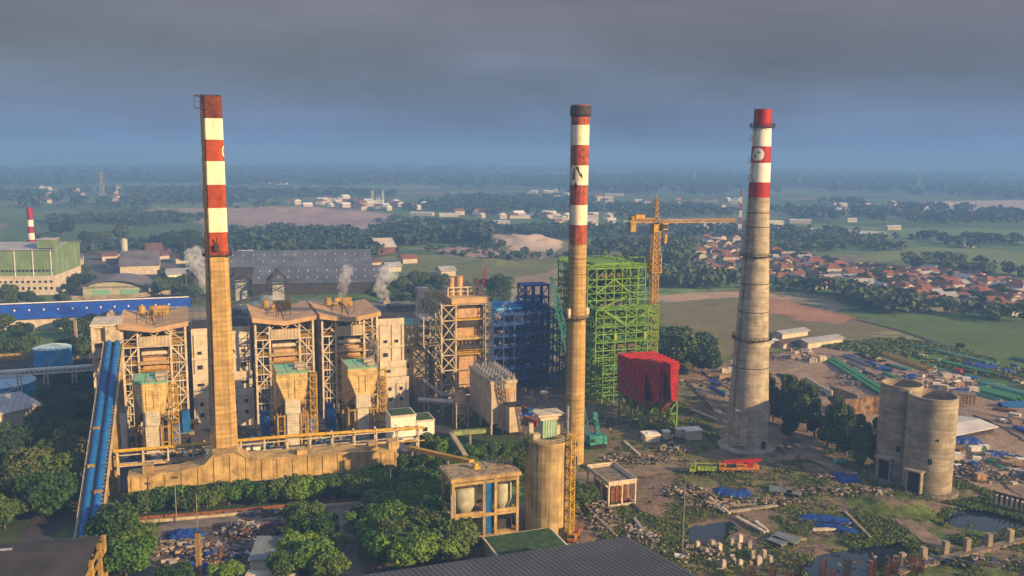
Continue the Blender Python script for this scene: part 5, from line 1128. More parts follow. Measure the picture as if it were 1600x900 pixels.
ROUND = [tree_proto('round', 9, 11.5, m, 50+i, 4200, .62) for i, m in enumerate(('leaf_mid', 'leaf_mid', 'leaf_bright', 'leaf_mid'))]
OLIVE = [tree_proto('round', 10, 12, 'leaf_olive', 70+i, 6500, .5) for i in range(3)]
BRIGHT = [tree_proto('flat', 10, 13, 'leaf_bright', 80+i, 4200, .55) for i in range(3)]
DARK = [tree_proto('round', 11, 13, 'leaf_dark', 90+i, 3600, .72) for i in range(3)]
TALL = [tree_proto('tall', 20, 12, 'leaf_dark', 100+i, 5200, .75) for i in range(4)]
random.seed(21)
def row_trees(pts, protos, label, group, name='tree', jit=1.2, sx=1.):
    pts = sorted(pts)
    for i, (px, py, h) in enumerate(pts):
        p = P(px, py); p += Vector((random.uniform(-jit, jit), random.uniform(-jit, jit), 0)); place_tree(protos[i % len(protos)], p, h, label+(', '+nth(i, len(pts)) if len(pts) < 22 else ''), group, name=name, sx=sx*random.uniform(.92, 1.1))
row_trees([(x, 803-(x-210)*.075+random.uniform(-3, 3), random.uniform(7.8, 9.6)) for x in range(222, 700, 26)], ROUND, 'round dense green tree in the row before the flue channel', 'trees in the row in front of the flue channel')
row_trees([(70,810,15), (95,770,14), (55,760,14), (110,735,13), (90,790,13), (45,795,13), (75,735,12), (118,700,12), (90,700,12), (108,760,12)], [OLIVE[0], OLIVE[1], ROUND[3], OLIVE[2]], 'large olive-green round tree left of the blue conveyor', 'olive trees left of the conveyor')
row_trees([(x+random.uniform(-8, 8), y+random.uniform(-8, 8), random.uniform(8, 12)) for x, y in ((10,700),(35,705),(60,695),(20,740),(5,770),(30,720),(5,725),(25,790),(0,830),(-15,800),(95,668),(85,655),(95,640),(100,625),(80,690),(130,672),(118,650),(80,665),(105,680),(135,655))], DARK+ROUND[:1], 'dark tree in the grove below the pale warehouse', 'grove trees at the left edge')
row_trees([(x+random.uniform(-5, 5), y+random.uniform(-5, 5), random.uniform(8, 11)) for x, y in ((90,640),(70,600),(80,628),(110,610),(120,630),(95,612),(40,598),(130,612),(130,600),(140,590))], DARK, 'dark tree beside the white pipe bridge', 'trees around the blue tanks')
row_trees([(185,850,11), (200,880,10), (165,885,10), (188,905,10), (210,860,8)], ROUND, 'green tree at the right end of the brown roof hall', 'trees by the brown roof hall')
row_trees([(478,826,9), (490,850,9.5), (470,880,9), (495,895,9), (450,905,8), (510,905,8), (460,845,7), (512,870,7), (270,915,6), (350,915,6)], [ROUND[0], ROUND[2], ROUND[3]], 'dense green tree between scrap yard and concrete road', 'trees beside the scrap yard')
row_trees([(585,870,10), (610,880,12), (640,878,12), (585,845,11), (625,850,12), (665,860,12), (690,880,12), (580,832,9), (605,815,10), (640,820,11), (675,835,11), (700,850,10), (595,895,11), (625,905,12), (665,900,12), (610,790,9), (660,800,10), (690,805,10), (570,850,7)], [BRIGHT[0], OLIVE[0], BRIGHT[1], ROUND[2], BRIGHT[2], ROUND[1]], 'bright feathery tree in the grove left of the tank frame', 'bright trees left of the tank frame', sx=1.0)
row_trees([(685,712,8), (700,718,8), (672,705,7), (742,722,7), (765,718,7), (790,722,7), (812,728,7), (760,738,7), (640,740,7), (665,742,7.5), (700,748,8), (725,745,7), (650,775,8), (680,772,8), (720,735,6), (780,740,6), (815,745,6), (800,760,6)], ROUND, 'low green tree between the tank frame and filter house', 'trees behind the tank frame')
row_trees([(893,806,9), (902,790,8), (690,758,8)], [ROUND[0]], 'green bushy tree growing against the stained silo', 'trees against the stained silo')
row_trees([(1205,640,17), (1222,655,19), (1240,668,21), (1258,675,20), (1275,685,17), (1212,660,15), (1235,690,17), (1290,700,16), (1305,705,19), (1320,712,17), (1338,722,18), (1352,726,17), (1362,712,14), (1328,700,16), (1300,690,15), (1345,735,14), (1230,645,16), (1252,655,17), (1195,625,13), (1370,730,12)], TALL, 'tall dark eucalyptus left of the twin silos', 'eucalyptus clump left of the twin silos')
row_trees([(1042,575,19), (1060,580,21), (1080,578,19), (1095,582,15), (1050,565,19), (1070,562,19), (1035,560,16), (1088,560,15)], DARK, 'dark spreading tree behind the crimson hopper', 'dark trees behind the crimson hopper', sx=1.15)
row_trees([(x+random.uniform(-5, 5), y+random.uniform(-5, 5), random.uniform(12, 16)) for x, y in ((612,480),(630,490),(650,470),(668,480),(640,455),(625,462),(660,455),(605,500),(645,500),(665,500),(600,470),(685,470),(680,450),(760,478),(775,482),(790,478),(770,465),(785,462),(800,480),(695,455))], DARK, 'dark tree in the grove behind the boiler towers', 'grove behind the boiler towers', sx=1.1)
row_trees([(x+random.uniform(-4, 4), y+random.uniform(-3, 3), random.uniform(9, 14)) for x, y in ((140,450),(120,455),(112,440),(130,435),(105,460),(20,480),(40,478),(5,470),(60,482),(100,478),(150,540),(95,520),(125,530),(140,515),(35,530),(10,520),(20,545),(140,560),(120,560),(105,505),(170,520),(240,450),(255,460),(270,455),(285,450),(250,440),(300,470),(290,480),(280,468),(300,440),(310,420),(296,425),(30,560),(48,548),(130,498),(120,492),(150,500),(225,395),(245,400))], DARK+ROUND[:1], 'dark tree standing among the sheds beyond the blue-roofed store', 'trees among the left sheds')
row_trees([(x+random.uniform(-4, 4), y+random.uniform(-3, 3), random.uniform(14, 22)) for x, y in ((290,385),(300,392),(280,395),(310,388),(270,398),(315,402),(265,388),(300,410),(100,372),(135,380),(160,378),(190,376),(70,383))], DARK, 'tall dark tree in the copse left of the left chimney', 'copse left of the left chimney', sx=1.2)
row_trees([(1245,545,5), (1305,640,7), (1345,560,4), (1362,562,4), (1500,545,4)], DARK, 'small dark tree at the edge of the lay-down yard', 'trees round the lay-down yard')
# woods: too many to count
random.seed(5)
def woodland(name, label, strips, m='leaf_far', q=46, leaf=2.6, thr=.42):
    rng = np.random.default_rng(len(strips)*7+3); out = []
    cl = leaf_cloud(q*6, [(0, 0, 5.5, 4.6, 4.2), (2.2, 1, 7, 3, 2.8), (-2, -1.5, 6.5, 3, 2.6)], leaf, rng).reshape(6, q, 4, 3)
    for (poly, spacing, hmin, hmax) in strips:
        wp = np.array(wpoly(poly)); x0, y0 = wp.min(0); x1, y1 = wp.max(0); n = int((x1-x0)*(y1-y0)/spacing**2)
        X = rng.uniform(x0, x1, n); Y = rng.uniform(y0, y1, n); f = fbm(X/60, Y/60, 77); g = fbm(X/300, Y/140, 79)
        k = inpoly(X+(f-.5)*30, Y+(f-.5)*30, [tuple(p) for p in wp]) & (f*.5+g*.5 > thr); X = X[k]; Y = Y[k]
        far = np.maximum(1, np.hypot(X, Y)/1500)
        for i in range(len(X)):
            h = rng.uniform(hmin, hmax)/10*min(1.6, far[i]**.5); a = rng.uniform(0, 6.28); c, s = math.cos(a), math.sin(a); v = cl[rng.integers(6)]*np.array([h*rng.uniform(.8, 1.2)*far[i]**.6, h*far[i]**.6, h])
            x = v[..., 0]*c-v[..., 1]*s+X[i]; y = v[..., 0]*s+v[..., 1]*c+Y[i]; out.append(np.stack([x, y, v[..., 2]], -1).reshape(-1, 3))
    V = np.concatenate(out); o = bpy.data.objects.new(name, quads_mesh(name, V, m)); COL.objects.link(o); tag(o, label, 'woodland', kind='stuff'); return len(V)
NT = 0
NT += woodland('woodland', 'dark wooded belt below the village on the right plain', [
 ([(1200,460),(1250,455),(1320,470),(1345,488),(1420,498),(1530,504),(1620,506),(1620,499),(1500,492),(1420,478),(1330,458),(1240,448)], 8.5, 9, 14),
 ([(1040,450),(925,440),(920,390),(1000,388),(1085,388),(1080,420),(1110,440),(1150,450),(1100,452)], 7.5, 10, 16),
 ([(1180,400),(1150,374),(1250,365),(1380,378),(1420,392),(1300,394),(1230,396)], 12, 8, 13),
 ([(1400,412),(1460,408),(1540,418),(1620,430),(1620,440),(1540,432),(1440,424)], 10, 9, 13)])
NT += woodland('woodland', 'tree belts between the middle fields beyond the coal stores', [
 ([(355,390),(365,372),(440,366),(560,372),(620,386),(620,398),(560,404),(430,400),(360,402)], 9, 10, 17),
 ([(640,385),(600,378),(640,364),(720,360),(765,368),(770,388),(720,384)], 9, 12, 20),
 ([(650,410),(640,400),(700,385),(760,380),(870,402),(905,385),(935,390),(930,405)], 16, 6, 10),
 ([(560,380),(600,345),(700,350),(800,360),(920,352),(925,372),(880,378),(760,364),(640,366)], 14, 8, 13),
 ([(80,356),(60,346),(200,340),(300,338),(330,346),(240,356),(150,352)], 14, 9, 14), ([(0,395),(60,385),(260,380),(320,392),(300,402),(80,400)], 12, 7, 11),
 ([(350,345),(330,322),(360,318),(440,322),(450,345)], 40, 8, 11)])
NT += woodland('woodland', 'hazy blue tree belts on the far plain', [
 ([(-60,322),(0,306),(200,300),(420,300),(600,306),(700,316),(560,322),(400,318),(200,328)], 24, 11, 17),
 ([(620,330),(700,310),(900,312),(960,320),(1120,326),(1160,338),(900,346),(760,338)], 19, 10, 15),
 ([(930,392),(930,352),(1050,356),(1250,362),(1440,372),(1620,378),(1640,398),(1450,386),(1250,368),(1100,388)], 16, 9, 14),
 ([(1190,326),(1300,318),(1450,326),(1620,330),(1640,352),(1440,352),(1250,345)], 22, 11, 16),
 ([(-50,292),(0,276),(400,272),(760,276),(900,284),(800,296),(400,290)], 44, 14, 20), ([(860,304),(800,282),(1000,278),(1250,276),(1640,290),(1640,316),(1400,306),(1100,306)], 38, 14, 20),
 ([(-50,266),(400,263),(1000,264),(1640,274),(1640,284),(1000,274),(400,271),(-50,275)], 85, 15, 22)], leaf=3.0, q=30, thr=.5)
# weeds over the building site
rng = np.random.default_rng(99); out = []
for poly, n in (([(1060,720),(1330,700),(1500,780),(1480,860),(1250,900),(1020,900)], 2300), ([(1330,760),(1420,755),(1620,800),(1620,920),(1300,900)], 3000), ([(890,760),(1060,820),(1100,900),(980,900)], 1200), ([(930,630),(1100,620),(1130,700),(960,740)], 1100), ([(1380,745),(1480,745),(1620,790),(1600,830),(1420,800)], 1400), ([(1270,540),(1400,528),(1500,545),(1620,590),(1600,600),(1400,560)], 3000)):
    wp = np.array(wpoly(poly)); X = rng.uniform(wp[:, 0].min(), wp[:, 0].max(), n*6); Y = rng.uniform(wp[:, 1].min(), wp[:, 1].max(), n*6)
    k = inpoly(X, Y, [tuple(p) for p in wp]) & (fbm(X/9, Y/9, 44)*.6+fbm(X/2.2, Y/2.2, 45)*.4 > .5) & ~inpoly(X, Y, WP[0]) & ~inpoly(X, Y, WP[1]) & ~inpoly(X, Y, WP[2]); X = X[k][:2*n]; Y = Y[k][:2*n]
    for x, y in zip(X, Y):
        s = rng.uniform(.3, 1.0)*(2.2 if poly[0][0] == 1270 else 1); v = leaf_cloud(9, [(0, 0, .22*s, 1.1*s, .32*s)], .55*s, rng); out.append(v+np.array([x, y, 0]))
o = bpy.data.objects.new('weeds', quads_mesh('weeds', np.concatenate(out), 'weed_leaf')); COL.objects.link(o); tag(o, 'patchy weeds and scrub growing over the building site', 'weeds', kind='stuff')
# ---------------------------------------------------------------- village and far houses
random.seed(77)
def house_proto(w, d, h, m, wall='house_wall', hip=False):
    root = bpy.data.objects.new('house', None); a = gable_wall(None, -w/2, w/2, -d/2, d/2, h, h+d*.28, wall)
    if not hip: b_ = gable_roof(None, -w/2, w/2, -d/2, d/2, h, h+d*.28, m, .25)
    else:
        mb = MB(); k = d*.42; e = .6; mb.add([(-w/2-e, -d/2-e, h), (w/2+e, -d/2-e, h), (w/2+e, d/2+e, h), (-w/2-e, d/2+e, h), (-w/2+k, 0, h+d*.3), (w/2-k, 0, h+d*.3)], [(0, 1, 5, 4), (1, 2, 5), (2, 3, 4, 5), (3, 0, 4), (3, 2, 1, 0)]); b_ = mb.build('roof', m)
    mb = MB()
    for x in (-w*.3, w*.3): mb.box(x-.6, x+.6, -d/2-.04, -d/2+.02, 1, 2.2)
    mb.box(-.5, .5, -d/2-.05, -d/2+.02, 0, 2.1); c_ = mb.build('openings', 'dark_opening')
    for o in (a, b_, c_): COL.objects.unlink(o); o.parent = root
    return root, (a, b_, c_)
HP = [house_proto(11, 8, 3.2, 'tile_orange'), house_proto(9, 8, 3.0, 'tile_brown'), house_proto(13, 9, 3.4, 'tile_orange', hip=True), house_proto(8, 7, 3.0, 'tile_brown'), house_proto(10, 8, 5.4, 'tile_orange', hip=True), house_proto(12, 8, 3.2, 'pale_roof'), house_proto(10, 9, 3.2, 'tile_brown', hip=True)]
HL = ['small house with an orange tiled gable roof in the village', 'small house with a brown tiled gable roof in the village', 'broad house with an orange hipped roof in the village', 'tiny house with a brown gable roof in the village', 'two-storey house with an orange hipped roof in the village', 'long house with a pale metal roof in the village', 'house with a brown hipped roof in the village']
def put_house(k, loc, rot, sc_, label, group):
    root, parts = HP[k]; r = root.copy(); COL.objects.link(r); r.location = loc; r.rotation_euler.z = rot; r.scale = (sc_,)*3; tag(r, label, 'house', group)
    for o in parts: c = o.copy(); COL.objects.link(c); c.parent = r
villages = [([(1200,398),(1250,400),(1310,415),(1420,432),(1440,445),(1380,452),(1290,452),(1235,446),(1190,436)], 175, 'on the right plain', 'village houses on the right plain'),
            ([(1075,378),(1110,372),(1165,380),(1165,430),(1130,432),(1090,412)], 36, 'behind the tower crane', 'village houses behind the tower crane'),
            ([(1400,425),(1460,425),(1560,440),(1620,462),(1620,496),(1560,492),(1460,474),(1390,458)], 110, 'beside the pale meadow', 'village houses beside the pale meadow')]
for poly, n, where, grp in villages:
    wp = wpoly(poly); A_ = np.array(wp); pts = []; tries = 0
    while len(pts) < n and tries < 20000:
        tries += 1; x = random.uniform(A_[:, 0].min(), A_[:, 0].max()); y = random.uniform(A_[:, 1].min(), A_[:, 1].max())
        if not inpoly(np.array([x]), np.array([y]), wp)[0]: continue
        if any((x-a)**2+(y-b)**2 < 12.5**2 for a, b in pts): continue
        pts.append((x, y))
    for i, (x, y) in enumerate(pts):
        k = random.choice((0, 0, 1, 2, 1, 3, 4, 5, 6, 6, 3, 5)); put_house(k, (x, y, .1), random.choice((.35, 1.9))+random.uniform(-.2, .2), random.uniform(1.0, 1.42), HL[k]+' '+where, grp)
    for i in range(int(n*.5)):          # garden trees
        x, y = random.choice(pts); place_tree(DARK[i % 3], (x+random.uniform(-11, 11), y+random.uniform(5, 12), 0), random.uniform(6, 9), 'garden tree among the village roofs '+where, 'garden trees '+where)
# far settlements: a few pixels each
FM = []
for m in ('tile_orange', 'clean_white', 'tile_brown', 'house_wall'):
    mb = MB(); mb.box(-6, 6, -4, 4, 0, 4.5, 1); mb.add([(-6.5, -4.6, 4.5), (6.5, -4.6, 4.5), (6.5, 0, 7), (-6.5, 0, 7), (6.5, 4.6, 4.5), (-6.5, 4.6, 4.5)], [(0, 1, 2, 3), (3, 2, 4, 5), (0, 3, 5), (1, 4, 2)], 0)
    o = mb.build('far_house', [m, 'house_wall']); COL.objects.unlink(o); FM.append(o)
for poly, n, grp, lab in (([(440,318),(540,312),(600,318),(700,322),(640,330),(500,330)], 42, 'far houses around the mosque', 'distant small house near the mosque'), ([(780,305),(860,300),(1000,312),(1180,316),(1170,326),(1000,322),(860,316)], 34, 'far houses behind the middle chimney', 'distant small house on the plain behind the chimneys'),
                     ([(0,300),(100,290),(220,296),(300,310),(200,322),(60,318)], 26, 'far houses on the left plain', 'distant small house on the hazy left plain'), ([(1300,320),(1420,322),(1500,330),(1420,338),(1310,334)], 20, 'far houses on the right plain', 'distant small house on the hazy right plain'), ([(700,335),(900,336),(1000,350),(950,358),(740,345)], 20, 'far houses in the middle fields', 'distant small house between the middle fields')):
    A_ = np.array(wpoly(poly))
    for i in range(n):
        while True:
            x = random.uniform(A_[:, 0].min(), A_[:, 0].max()); y = random.uniform(A_[:, 1].min(), A_[:, 1].max())
            if inpoly(np.array([x]), np.array([y]), [tuple(p) for p in A_])[0]: break
        k = random.choice((0, 1, 2, 3, 0, 1)); o = FM[k].copy(); COL.objects.link(o); s = random.uniform(1.0, 1.8); o.location = (x, y, 1); o.scale = (s, s, s); o.rotation_euler.z = random.uniform(0, 3); o.name = 'house'; tag(o, ['orange-roofed ', 'white-roofed ', 'brown-roofed ', 'cream-roofed '][k]+lab, 'house', grp)
# ---------------------------------------------------------------- mosque, masts, pylons
c = P(590, 318); t = thing('mosque', 'small pale mosque with four minarets far out on the plain', 'mosque', c); t.scale = (.62, .62, .62)
mb = MB(); mb.box(-20, 20, -16, 16, 0, 12); mb.build('hall', 'clean_white', t); mb = MB(); mb.lathe([(9, 12), (9.5, 15), (7, 20), (3, 24), (.3, 26)], n=20); mb.build('dome', 'tank_cream', t, smooth=True)
for x in (-18, 18):
    for y in (-15, 15): mb = MB(); mb.lathe([(2.2, 0), (2.0, 34), (2.9, 34.5), (2.9, 36), (1.8, 36.5), (1.8, 42), (.2, 47)], (x, y), 12); mb.build('minaret', 'tank_cream', t)
c = P(1155, 372); t = thing('radio_mast', 'red and white lattice radio mast beyond the tower crane jib', 'mast', c)
mb = MB()
for i in range(7): mb.lattice((0, 0), 3.6-i*.35, i*9, i*9+9, 4.5, .35, m=i % 2, post=.6)
mb.build('lattice', ['deep_red_paint', 'clean_white'], t); mb = MB(); mb.tube((0, -1, 8), (0, -1.8, 8), 5, n=20); mb.build('dish', 'machine_dark', t)
for i, (px, py, h) in enumerate(((1434,300,75), (1249,292,80), (160,312,60), (1085,290,80))):
    c = P(px, py); mb = MB(); mb.lattice((0, 0), 7, 0, h*.5, h/5, 1.0, post=1.3); mb.lattice((0, 0), 3.4, h*.5, h, h/6, .8, post=1.1)
    for z in (h*.62, h*.78, h*.93): mb.beam((-9, 0, z), (9, 0, z), 1.0)
    tag(mb.build('power_pylon', 'pipe_grey', None, c), 'far electricity pylon faint in the blue haze, '+nth(sorted((1434,1249,160,1085)).index(px), 4), 'pylon', 'power pylons on the far plain')
# white sheds strewn over the pale ground
random.seed(3)
FS = ((1055,349,40,14,'clean_white'), (1085,352,50,12,'clean_white'), (985,352,36,14,'clean_white'), (1330,347,30,10,'clean_white'), (1395,359,40,10,'clean_white'), (925,346,38,12,'clean_white'), (660,337,70,20,'clean_white'), (700,339,60,18,'clean_white'), (770,334,70,16,'clean_white'), (440,288,70,30,'clean_white'), (415,287,60,26,'house_wall'), (60,268,120,60,'house_wall'), (20,271,90,60,'clean_white'), (180,275,260,60,'house_wall'), (235,277,80,50,'house_wall'), (960,306,90,30,'clean_white'), (780,351,55,20,'clean_white'), (820,341,60,18,'pale_roof'), (1470,320,200,20,'house_wall'), (870,347,40,14,'clean_white'), (1510,386,30,10,'house_wall'), (1250,349,60,9,'clean_white'), (1210,351,50,9,'clean_white'))
for i, (px, py, w_, d_, m) in enumerate(FS):
    w_ *= .55; d_ *= .8; c = P(px, py); t = thing('far_shed', 'long low %s shed lying on the far plain, %s' % ('white' if m != 'house_wall' else 'cream', nth(sorted(s_[0] for s_ in FS).index(px), len(FS))), 'shed', c, random.uniform(-.2, .4), 'white sheds on the far plain') if 1 else thing('far_shed', 'long low white shed lying on the far plain', 'shed', c, random.uniform(-.2, .4), 'white sheds on the far plain'); gable_wall(t, -w_/2, w_/2, -d_/2, d_/2, 5, 7, 'house_wall'); gable_roof(t, -w_/2, w_/2, -d_/2, d_/2, 5, 7, 'white_roof' if m != 'house_wall' else 'pale_roof')
# ---------------------------------------------------------------- left background: factory, halls, coal stores, blue store, tanks
def hall(name, label, A, B, depth, ze, zr, wall, roof, cat='warehouse', ribs=None, doors=(), group=None):
    """A,B = ground pixels of the two front corners"""
    a = P(*A); b = P(*B); d = b-a; rot = math.atan2(d.y, d.x); t = thing(name, label, cat, a, rot, group); w = d.length
    gable_wall(t, 0, w, 0, depth, ze, zr, wall, 'x'); gable_roof(t, 0, w, 0, depth, ze, zr, roof, axis='x', ov=1.2)
    for x0, x1, z1, m in doors: mb = MB(); mb.box(x0*w, x1*w, -.25, -.05, .1, z1); mb.build('door', m, t)
    return t, w
t, w_ = hall('blue_store', 'very long store with a bright blue roof behind the transfer tower', (-80,522), (296,504), 36, 7, 13, 'cream_wall', 'blue_roof'); 
mb = MB(); mb.beam((0, 18, 13.4), (w_, 18, 13.4), 1.6, .5); mb.build('ridge_cap', 'clean_white', t)
for i in range(12): mb = MB(); x = w_*(.25+.06*i); mb.tube((x, 9, 10), (x, 9, 11.0), .5, n=10); mb.build('roof_vent', 'clean_white', t)
mb = MB(); mb.box(w_-16, w_-1, 1, 14, 7, 9.5); mb.build('roof_gear', 'silver', t)
t, w_ = hall('green_factory', 'pale green ribbed factory block over a cream base, at the left edge', (-60,462), (88,460), 60, 33, 36, 'factory_green', 'pale_roof', 'factory')
mb = MB(); mb.box(-1, w_+.3, -2, 59, 0, 14); mb.build('base_wall', 'cream_wall', t)
for x, y, z0, z1 in [(3+i*(w_-6)/21, -.3, 17, 18.4) for i in range(22)]+[(3+i*(w_-6)/15, -2.2, 4, 6) for i in range(16)]+[(3+i*(w_-6)/15, -2.2, 9, 10.6) for i in range(16)]: mb = MB(); mb.box(x, x+1.7, y, y+.18, z0, z1); mb.build('window', 'dark_opening', t)
mb = MB(); mb.box(w_-11, w_, 0, 14, 34, 40); mb.build('tower_block', 'factory_green', t); mb = MB(); mb.box(w_-11.4, w_+.4, -.4, 14.4, 40, 40.6); mb.build('tower_roof', 'pale_roof', t)
for i in range(6): mb = MB(); x = i*w_/5.2; mb.box(x, x+.6, -.5, -.05, 14, 33); mb.build('pilaster', 'clean_white', t)
c = P(52, 415); t = thing('small_chimney', 'small distant red and white banded chimney behind the green factory', 'chimney', c)
mb = MB(); zs = [0, 12, 18, 24, 30, 36, 42, 48, 53]; mb.lathe([(3.1-.012*z, z) for z in zs], n=18, ms=[2, 1, 0, 1, 0, 1, 0, 0]); mb.build('shaft', ['deep_red_paint', 'clean_white', 'clean_white'], t, smooth=True)
mb = MB(); mb.box(-1, 1, -3, -2.6, 44, 46); mb.build('platform', 'machine_dark', t)
t, w_ = hall('curved_hall', 'cream hall with a broad weathered curved roof and green doors', (130,463), (228,461), 30, 6, 7, 'tank_cream', 'shed_roof', 'hall', doors=((.15, .43, 4.5, 'green_deck'), (.6, .88, 4.5, 'green_deck')))
for o in list(t.children):
    if o.name.startswith('roof'): bpy.data.objects.remove(o)
mb = MB(); n = 14; v = []
for i in range(n+1):
    f = i/n; z = 6+6.5*math.sin(f*math.pi)**.8; v += [(f*(w_+6)-3, -3, z*.96), (f*(w_+6)-3, 32, z)]
mb.add(v+[(a, b, c_-.5) for a, b, c_ in v], [(2*i, 2*i+2, 2*i+3, 2*i+1) for i in range(n)]+[(2*i+2*n+2, 2*i+1+2*n+2, 2*i+3+2*n+2, 2*i+2+2*n+2) for i in range(n)]+[(2*i, 2*i+2*n+2, 2*i+2+2*n+2, 2*i+2) for i in range(n)]); mb.build('roof', 'shed_roof', t)
mb = MB(); mb.add([(w_*i/n, -.05, max(6, 5.6+6.2*math.sin(i/n*math.pi)**.8)-.4) for i in range(n+1)]+[(w_, -.05, 7), (0, -.05, 7)], [tuple(range(n+3))]); mb.build('gable_end', 'tank_cream', t)
hall('grey_hall', 'cream gabled hall just behind the curved hall', (188,430), (248,428), 70, 8, 17, 'cream_wall', 'shed_roof', 'hall')
hall('grey_hall', 'low cream hall with a sloping grey roof left of the copse', (98,418), (128,417), 30, 8, 11, 'cream_wall', 'shed_roof', 'hall')
hall('grey_hall', 'small pale workshop between the curved hall and the left chimney', (262,440), (300,438), 26, 6, 9, 'clean_white', 'pale_roof', 'hall')
hall('grey_hall', 'brown-roofed workshop with a tan gable behind the grey halls', (232,405), (256,404), 40, 6, 14, 'cream_wall', 'tile_brown', 'hall')
for i, (px, py) in enumerate(((160,408), (182,404), (206,407), (228,410), (248,407), (275,412), (170,420), (265,398))):
    hall('workshop', 'low industrial workshop in the cluster beyond the curved hall', (px, py), (px+random.randint(14, 26), py-1), random.uniform(16, 30), 5, 8, random.choice(('cream_wall', 'house_wall')), random.choice(('shed_roof', 'pale_roof', 'tile_brown', 'dark_roof')), 'workshop', group='workshops beyond the curved hall')
c = P(195, 402); mb = MB(); mb.lathe([(3.2, 0), (3.2, 17), (2.2, 18.5), (.2, 19)], n=18); tag(mb.build('white_silo', 'tank_cream', None, c, smooth=True), 'slim white silo rising from the distant workshops', 'silo')
hall('pale_warehouse', 'pale warehouse with a weathered white roof at the left edge', (-60,700), (62,668), 26, 9, 12, 'cream_wall', 'pale_roof')
# tanks and the white pipe bridge
def tank(label, px, py, r_, h):
    c = P(px, py); t = thing('storage_tank', label, 'tank', c); mb = MB(); mb.lathe([(r_, 0), (r_, h)], n=40, caps=False)
    for z in (h*.33, h*.66): mb.lathe([(r_+.04, z), (r_+.08, z+.1), (r_+.04, z+.25)], n=40, caps=False)
    mb.build('shell', 'tank_blue', t, smooth=True); mb = MB(); mb.lathe([(r_+.2, h), (r_+.2, h+.2), (.1, h+2)], n=40, caps=False)
    for i in range(16): a = 2*math.pi*i/16; mb.beam((r_*math.cos(a), r_*math.sin(a), h+.3), (.5*math.cos(a), .5*math.sin(a), h+2.05), .18)
    mb.build('lid', 'tank_lid', t); mb = MB()
    for i in range(24): a = -1.7+i*.045; z = h*i/24; mb.rbox(((r_+.5)*math.cos(a), (r_+.5)*math.sin(a), z), (1, .7, .15), a); 
    mb.build('spiral_stair', 'frame_cream', t)
tank('bright blue storage tank with a pale lid, standing among dark trees', 84, 578, 8.3, 11)
tank('blue storage tank with a ribbed glinting lid, cut by the left edge', 4, 618, 13, 6)
t = thing('pipe_bridge', 'white pipe bridge crossing from the left edge to the transfer tower', 'pipe rack', P(0, 640)); o0 = Vector(t.location)
pa = at(-30, 583, P(0, 640).y)-o0; pb = at(150, 571, P(0, 640).y+14)-o0; mb = MB(); mb.beam(pa, pb, 1.6, 1.0); mb.truss(pa+Vector((0, 0, -1)), pb+Vector((0, 0, -1)), 1.6, 1.8, 24, .18); mb.build('bridge', 'clean_white', t)
for f in (.1, .32, .55, .8): q = pa.lerp(pb, f); mb = MB(); mb.beam((q.x-.8, q.y, q.z-1), (q.x-.8, q.y, 0), .4); mb.beam((q.x+.8, q.y, q.z-1), (q.x+.8, q.y, 0), .4); mb.beam((q.x-.8, q.y, q.z-5), (q.x+.8, q.y, q.z-1.5), .2); mb.build('bridge_leg', 'frame_cream', t)
t = thing('pipe_rack', 'yellow-brown pipe rack left of the blue tank', 'pipe rack', P(0, 580)); o0 = Vector(t.location)
pa = at(-30, 560, P(0, 580).y)-o0; pb = at(56, 556, P(0, 580).y+5)-o0; mb = MB(); mb.truss(pa, pb, 3, 2.4, 10, .3); mb.build('rack', 'ochre_paint', t)
# coal stores
def coal_store(label, A, B, depth, ze, zr):
    t, w = hall('coal_store', label, A, B, depth, ze, zr, 'machine_dark', 'coal_roof'); 
    for k_ in range(2):
        for i in range(14):
            mb = MB(); x = w*(i+.5)/14; y = depth*(.14+.2*k_); z = ze+(zr-ze)*(y/(depth/2)); mb.tube((x, y, z), (x, y, z+1.0), .6, n=8); mb.build('roof_vent', 'pale_roof', t)
coal_store('long grey coal store, nearer of the two behind the boilers', (395,462), (608,458), 60, 9, 18)
coal_store('long darker coal store, farther of the two behind the boilers', (352,436), (580,432), 70, 10, 20)
for i, (px, py) in enumerate(((378,470), (436,474))):
    c = P(px, py); t = thing('coal_conveyor_tower', ['dark gabled coal conveyor tower with pale panels, nearer the left chimney', 'dark gabled coal conveyor tower in front of the nearer coal store, right one'][i], 'tower', c, R(20)); mb = MB()
    for x in (-7, 7):
        for y in (0, 10): mb.beam((x, y, 0), (x, y, 15), 1.0)
    for y in (0, 10): mb.beam((-7, y, 15), (0, y, 23), 1.6); mb.beam((7, y, 15), (0, y, 23), 1.6); mb.beam((-7, y, 14), (7, y, 14), .5); mb.beam((-7, y, 7), (7, y, 14), .4); mb.beam((7, y, 7), (-7, y, 14), .4)
    for f in (0, .5): mb.beam((-7*(1-f), 0, 15+8*f), (-7*(1-f), 10, 15+8*f), .6); mb.beam((7*(1-f), 0, 15+8*f), (7*(1-f), 10, 15+8*f), .6)
    mb.build('frame', 'machine_dark', t); mb = MB(); mb.box(-4, 4, 2, 8, 0, 14); mb.build('panel', 'pale_roof', t); mb = MB(); mb.beam((-8, 0, 8), (-34, -14, 2), 2.2, 1.6); mb.build('feeder', 'machine_dark', t)
hall('pink_roof_shed', 'isolated gabled shed with a pale pink roof beyond the coal stores', (590,400), (618,399), 34, 9, 17, 'tile_brown', 'house_wall', 'shed')
for i, (px, py, m) in enumerate(((440,395,'blue_roof'), (510,398,'tank_blue'), (545,402,'pale_roof'), (470,392,'house_wall'), (575,418,'tile_brown'), (605,425,'pale_roof'), (630,412,'tile_orange'), (385,398,'pale_roof'), (375,405,'clean_white'), (690,432,'pale_roof'))):
    hall('yard_shed', 'small shed in the mixed row behind the coal stores', (px, py), (px+22, py-1), 16, 5, 8, 'cream_wall', m, 'shed', group='sheds behind the coal stores')
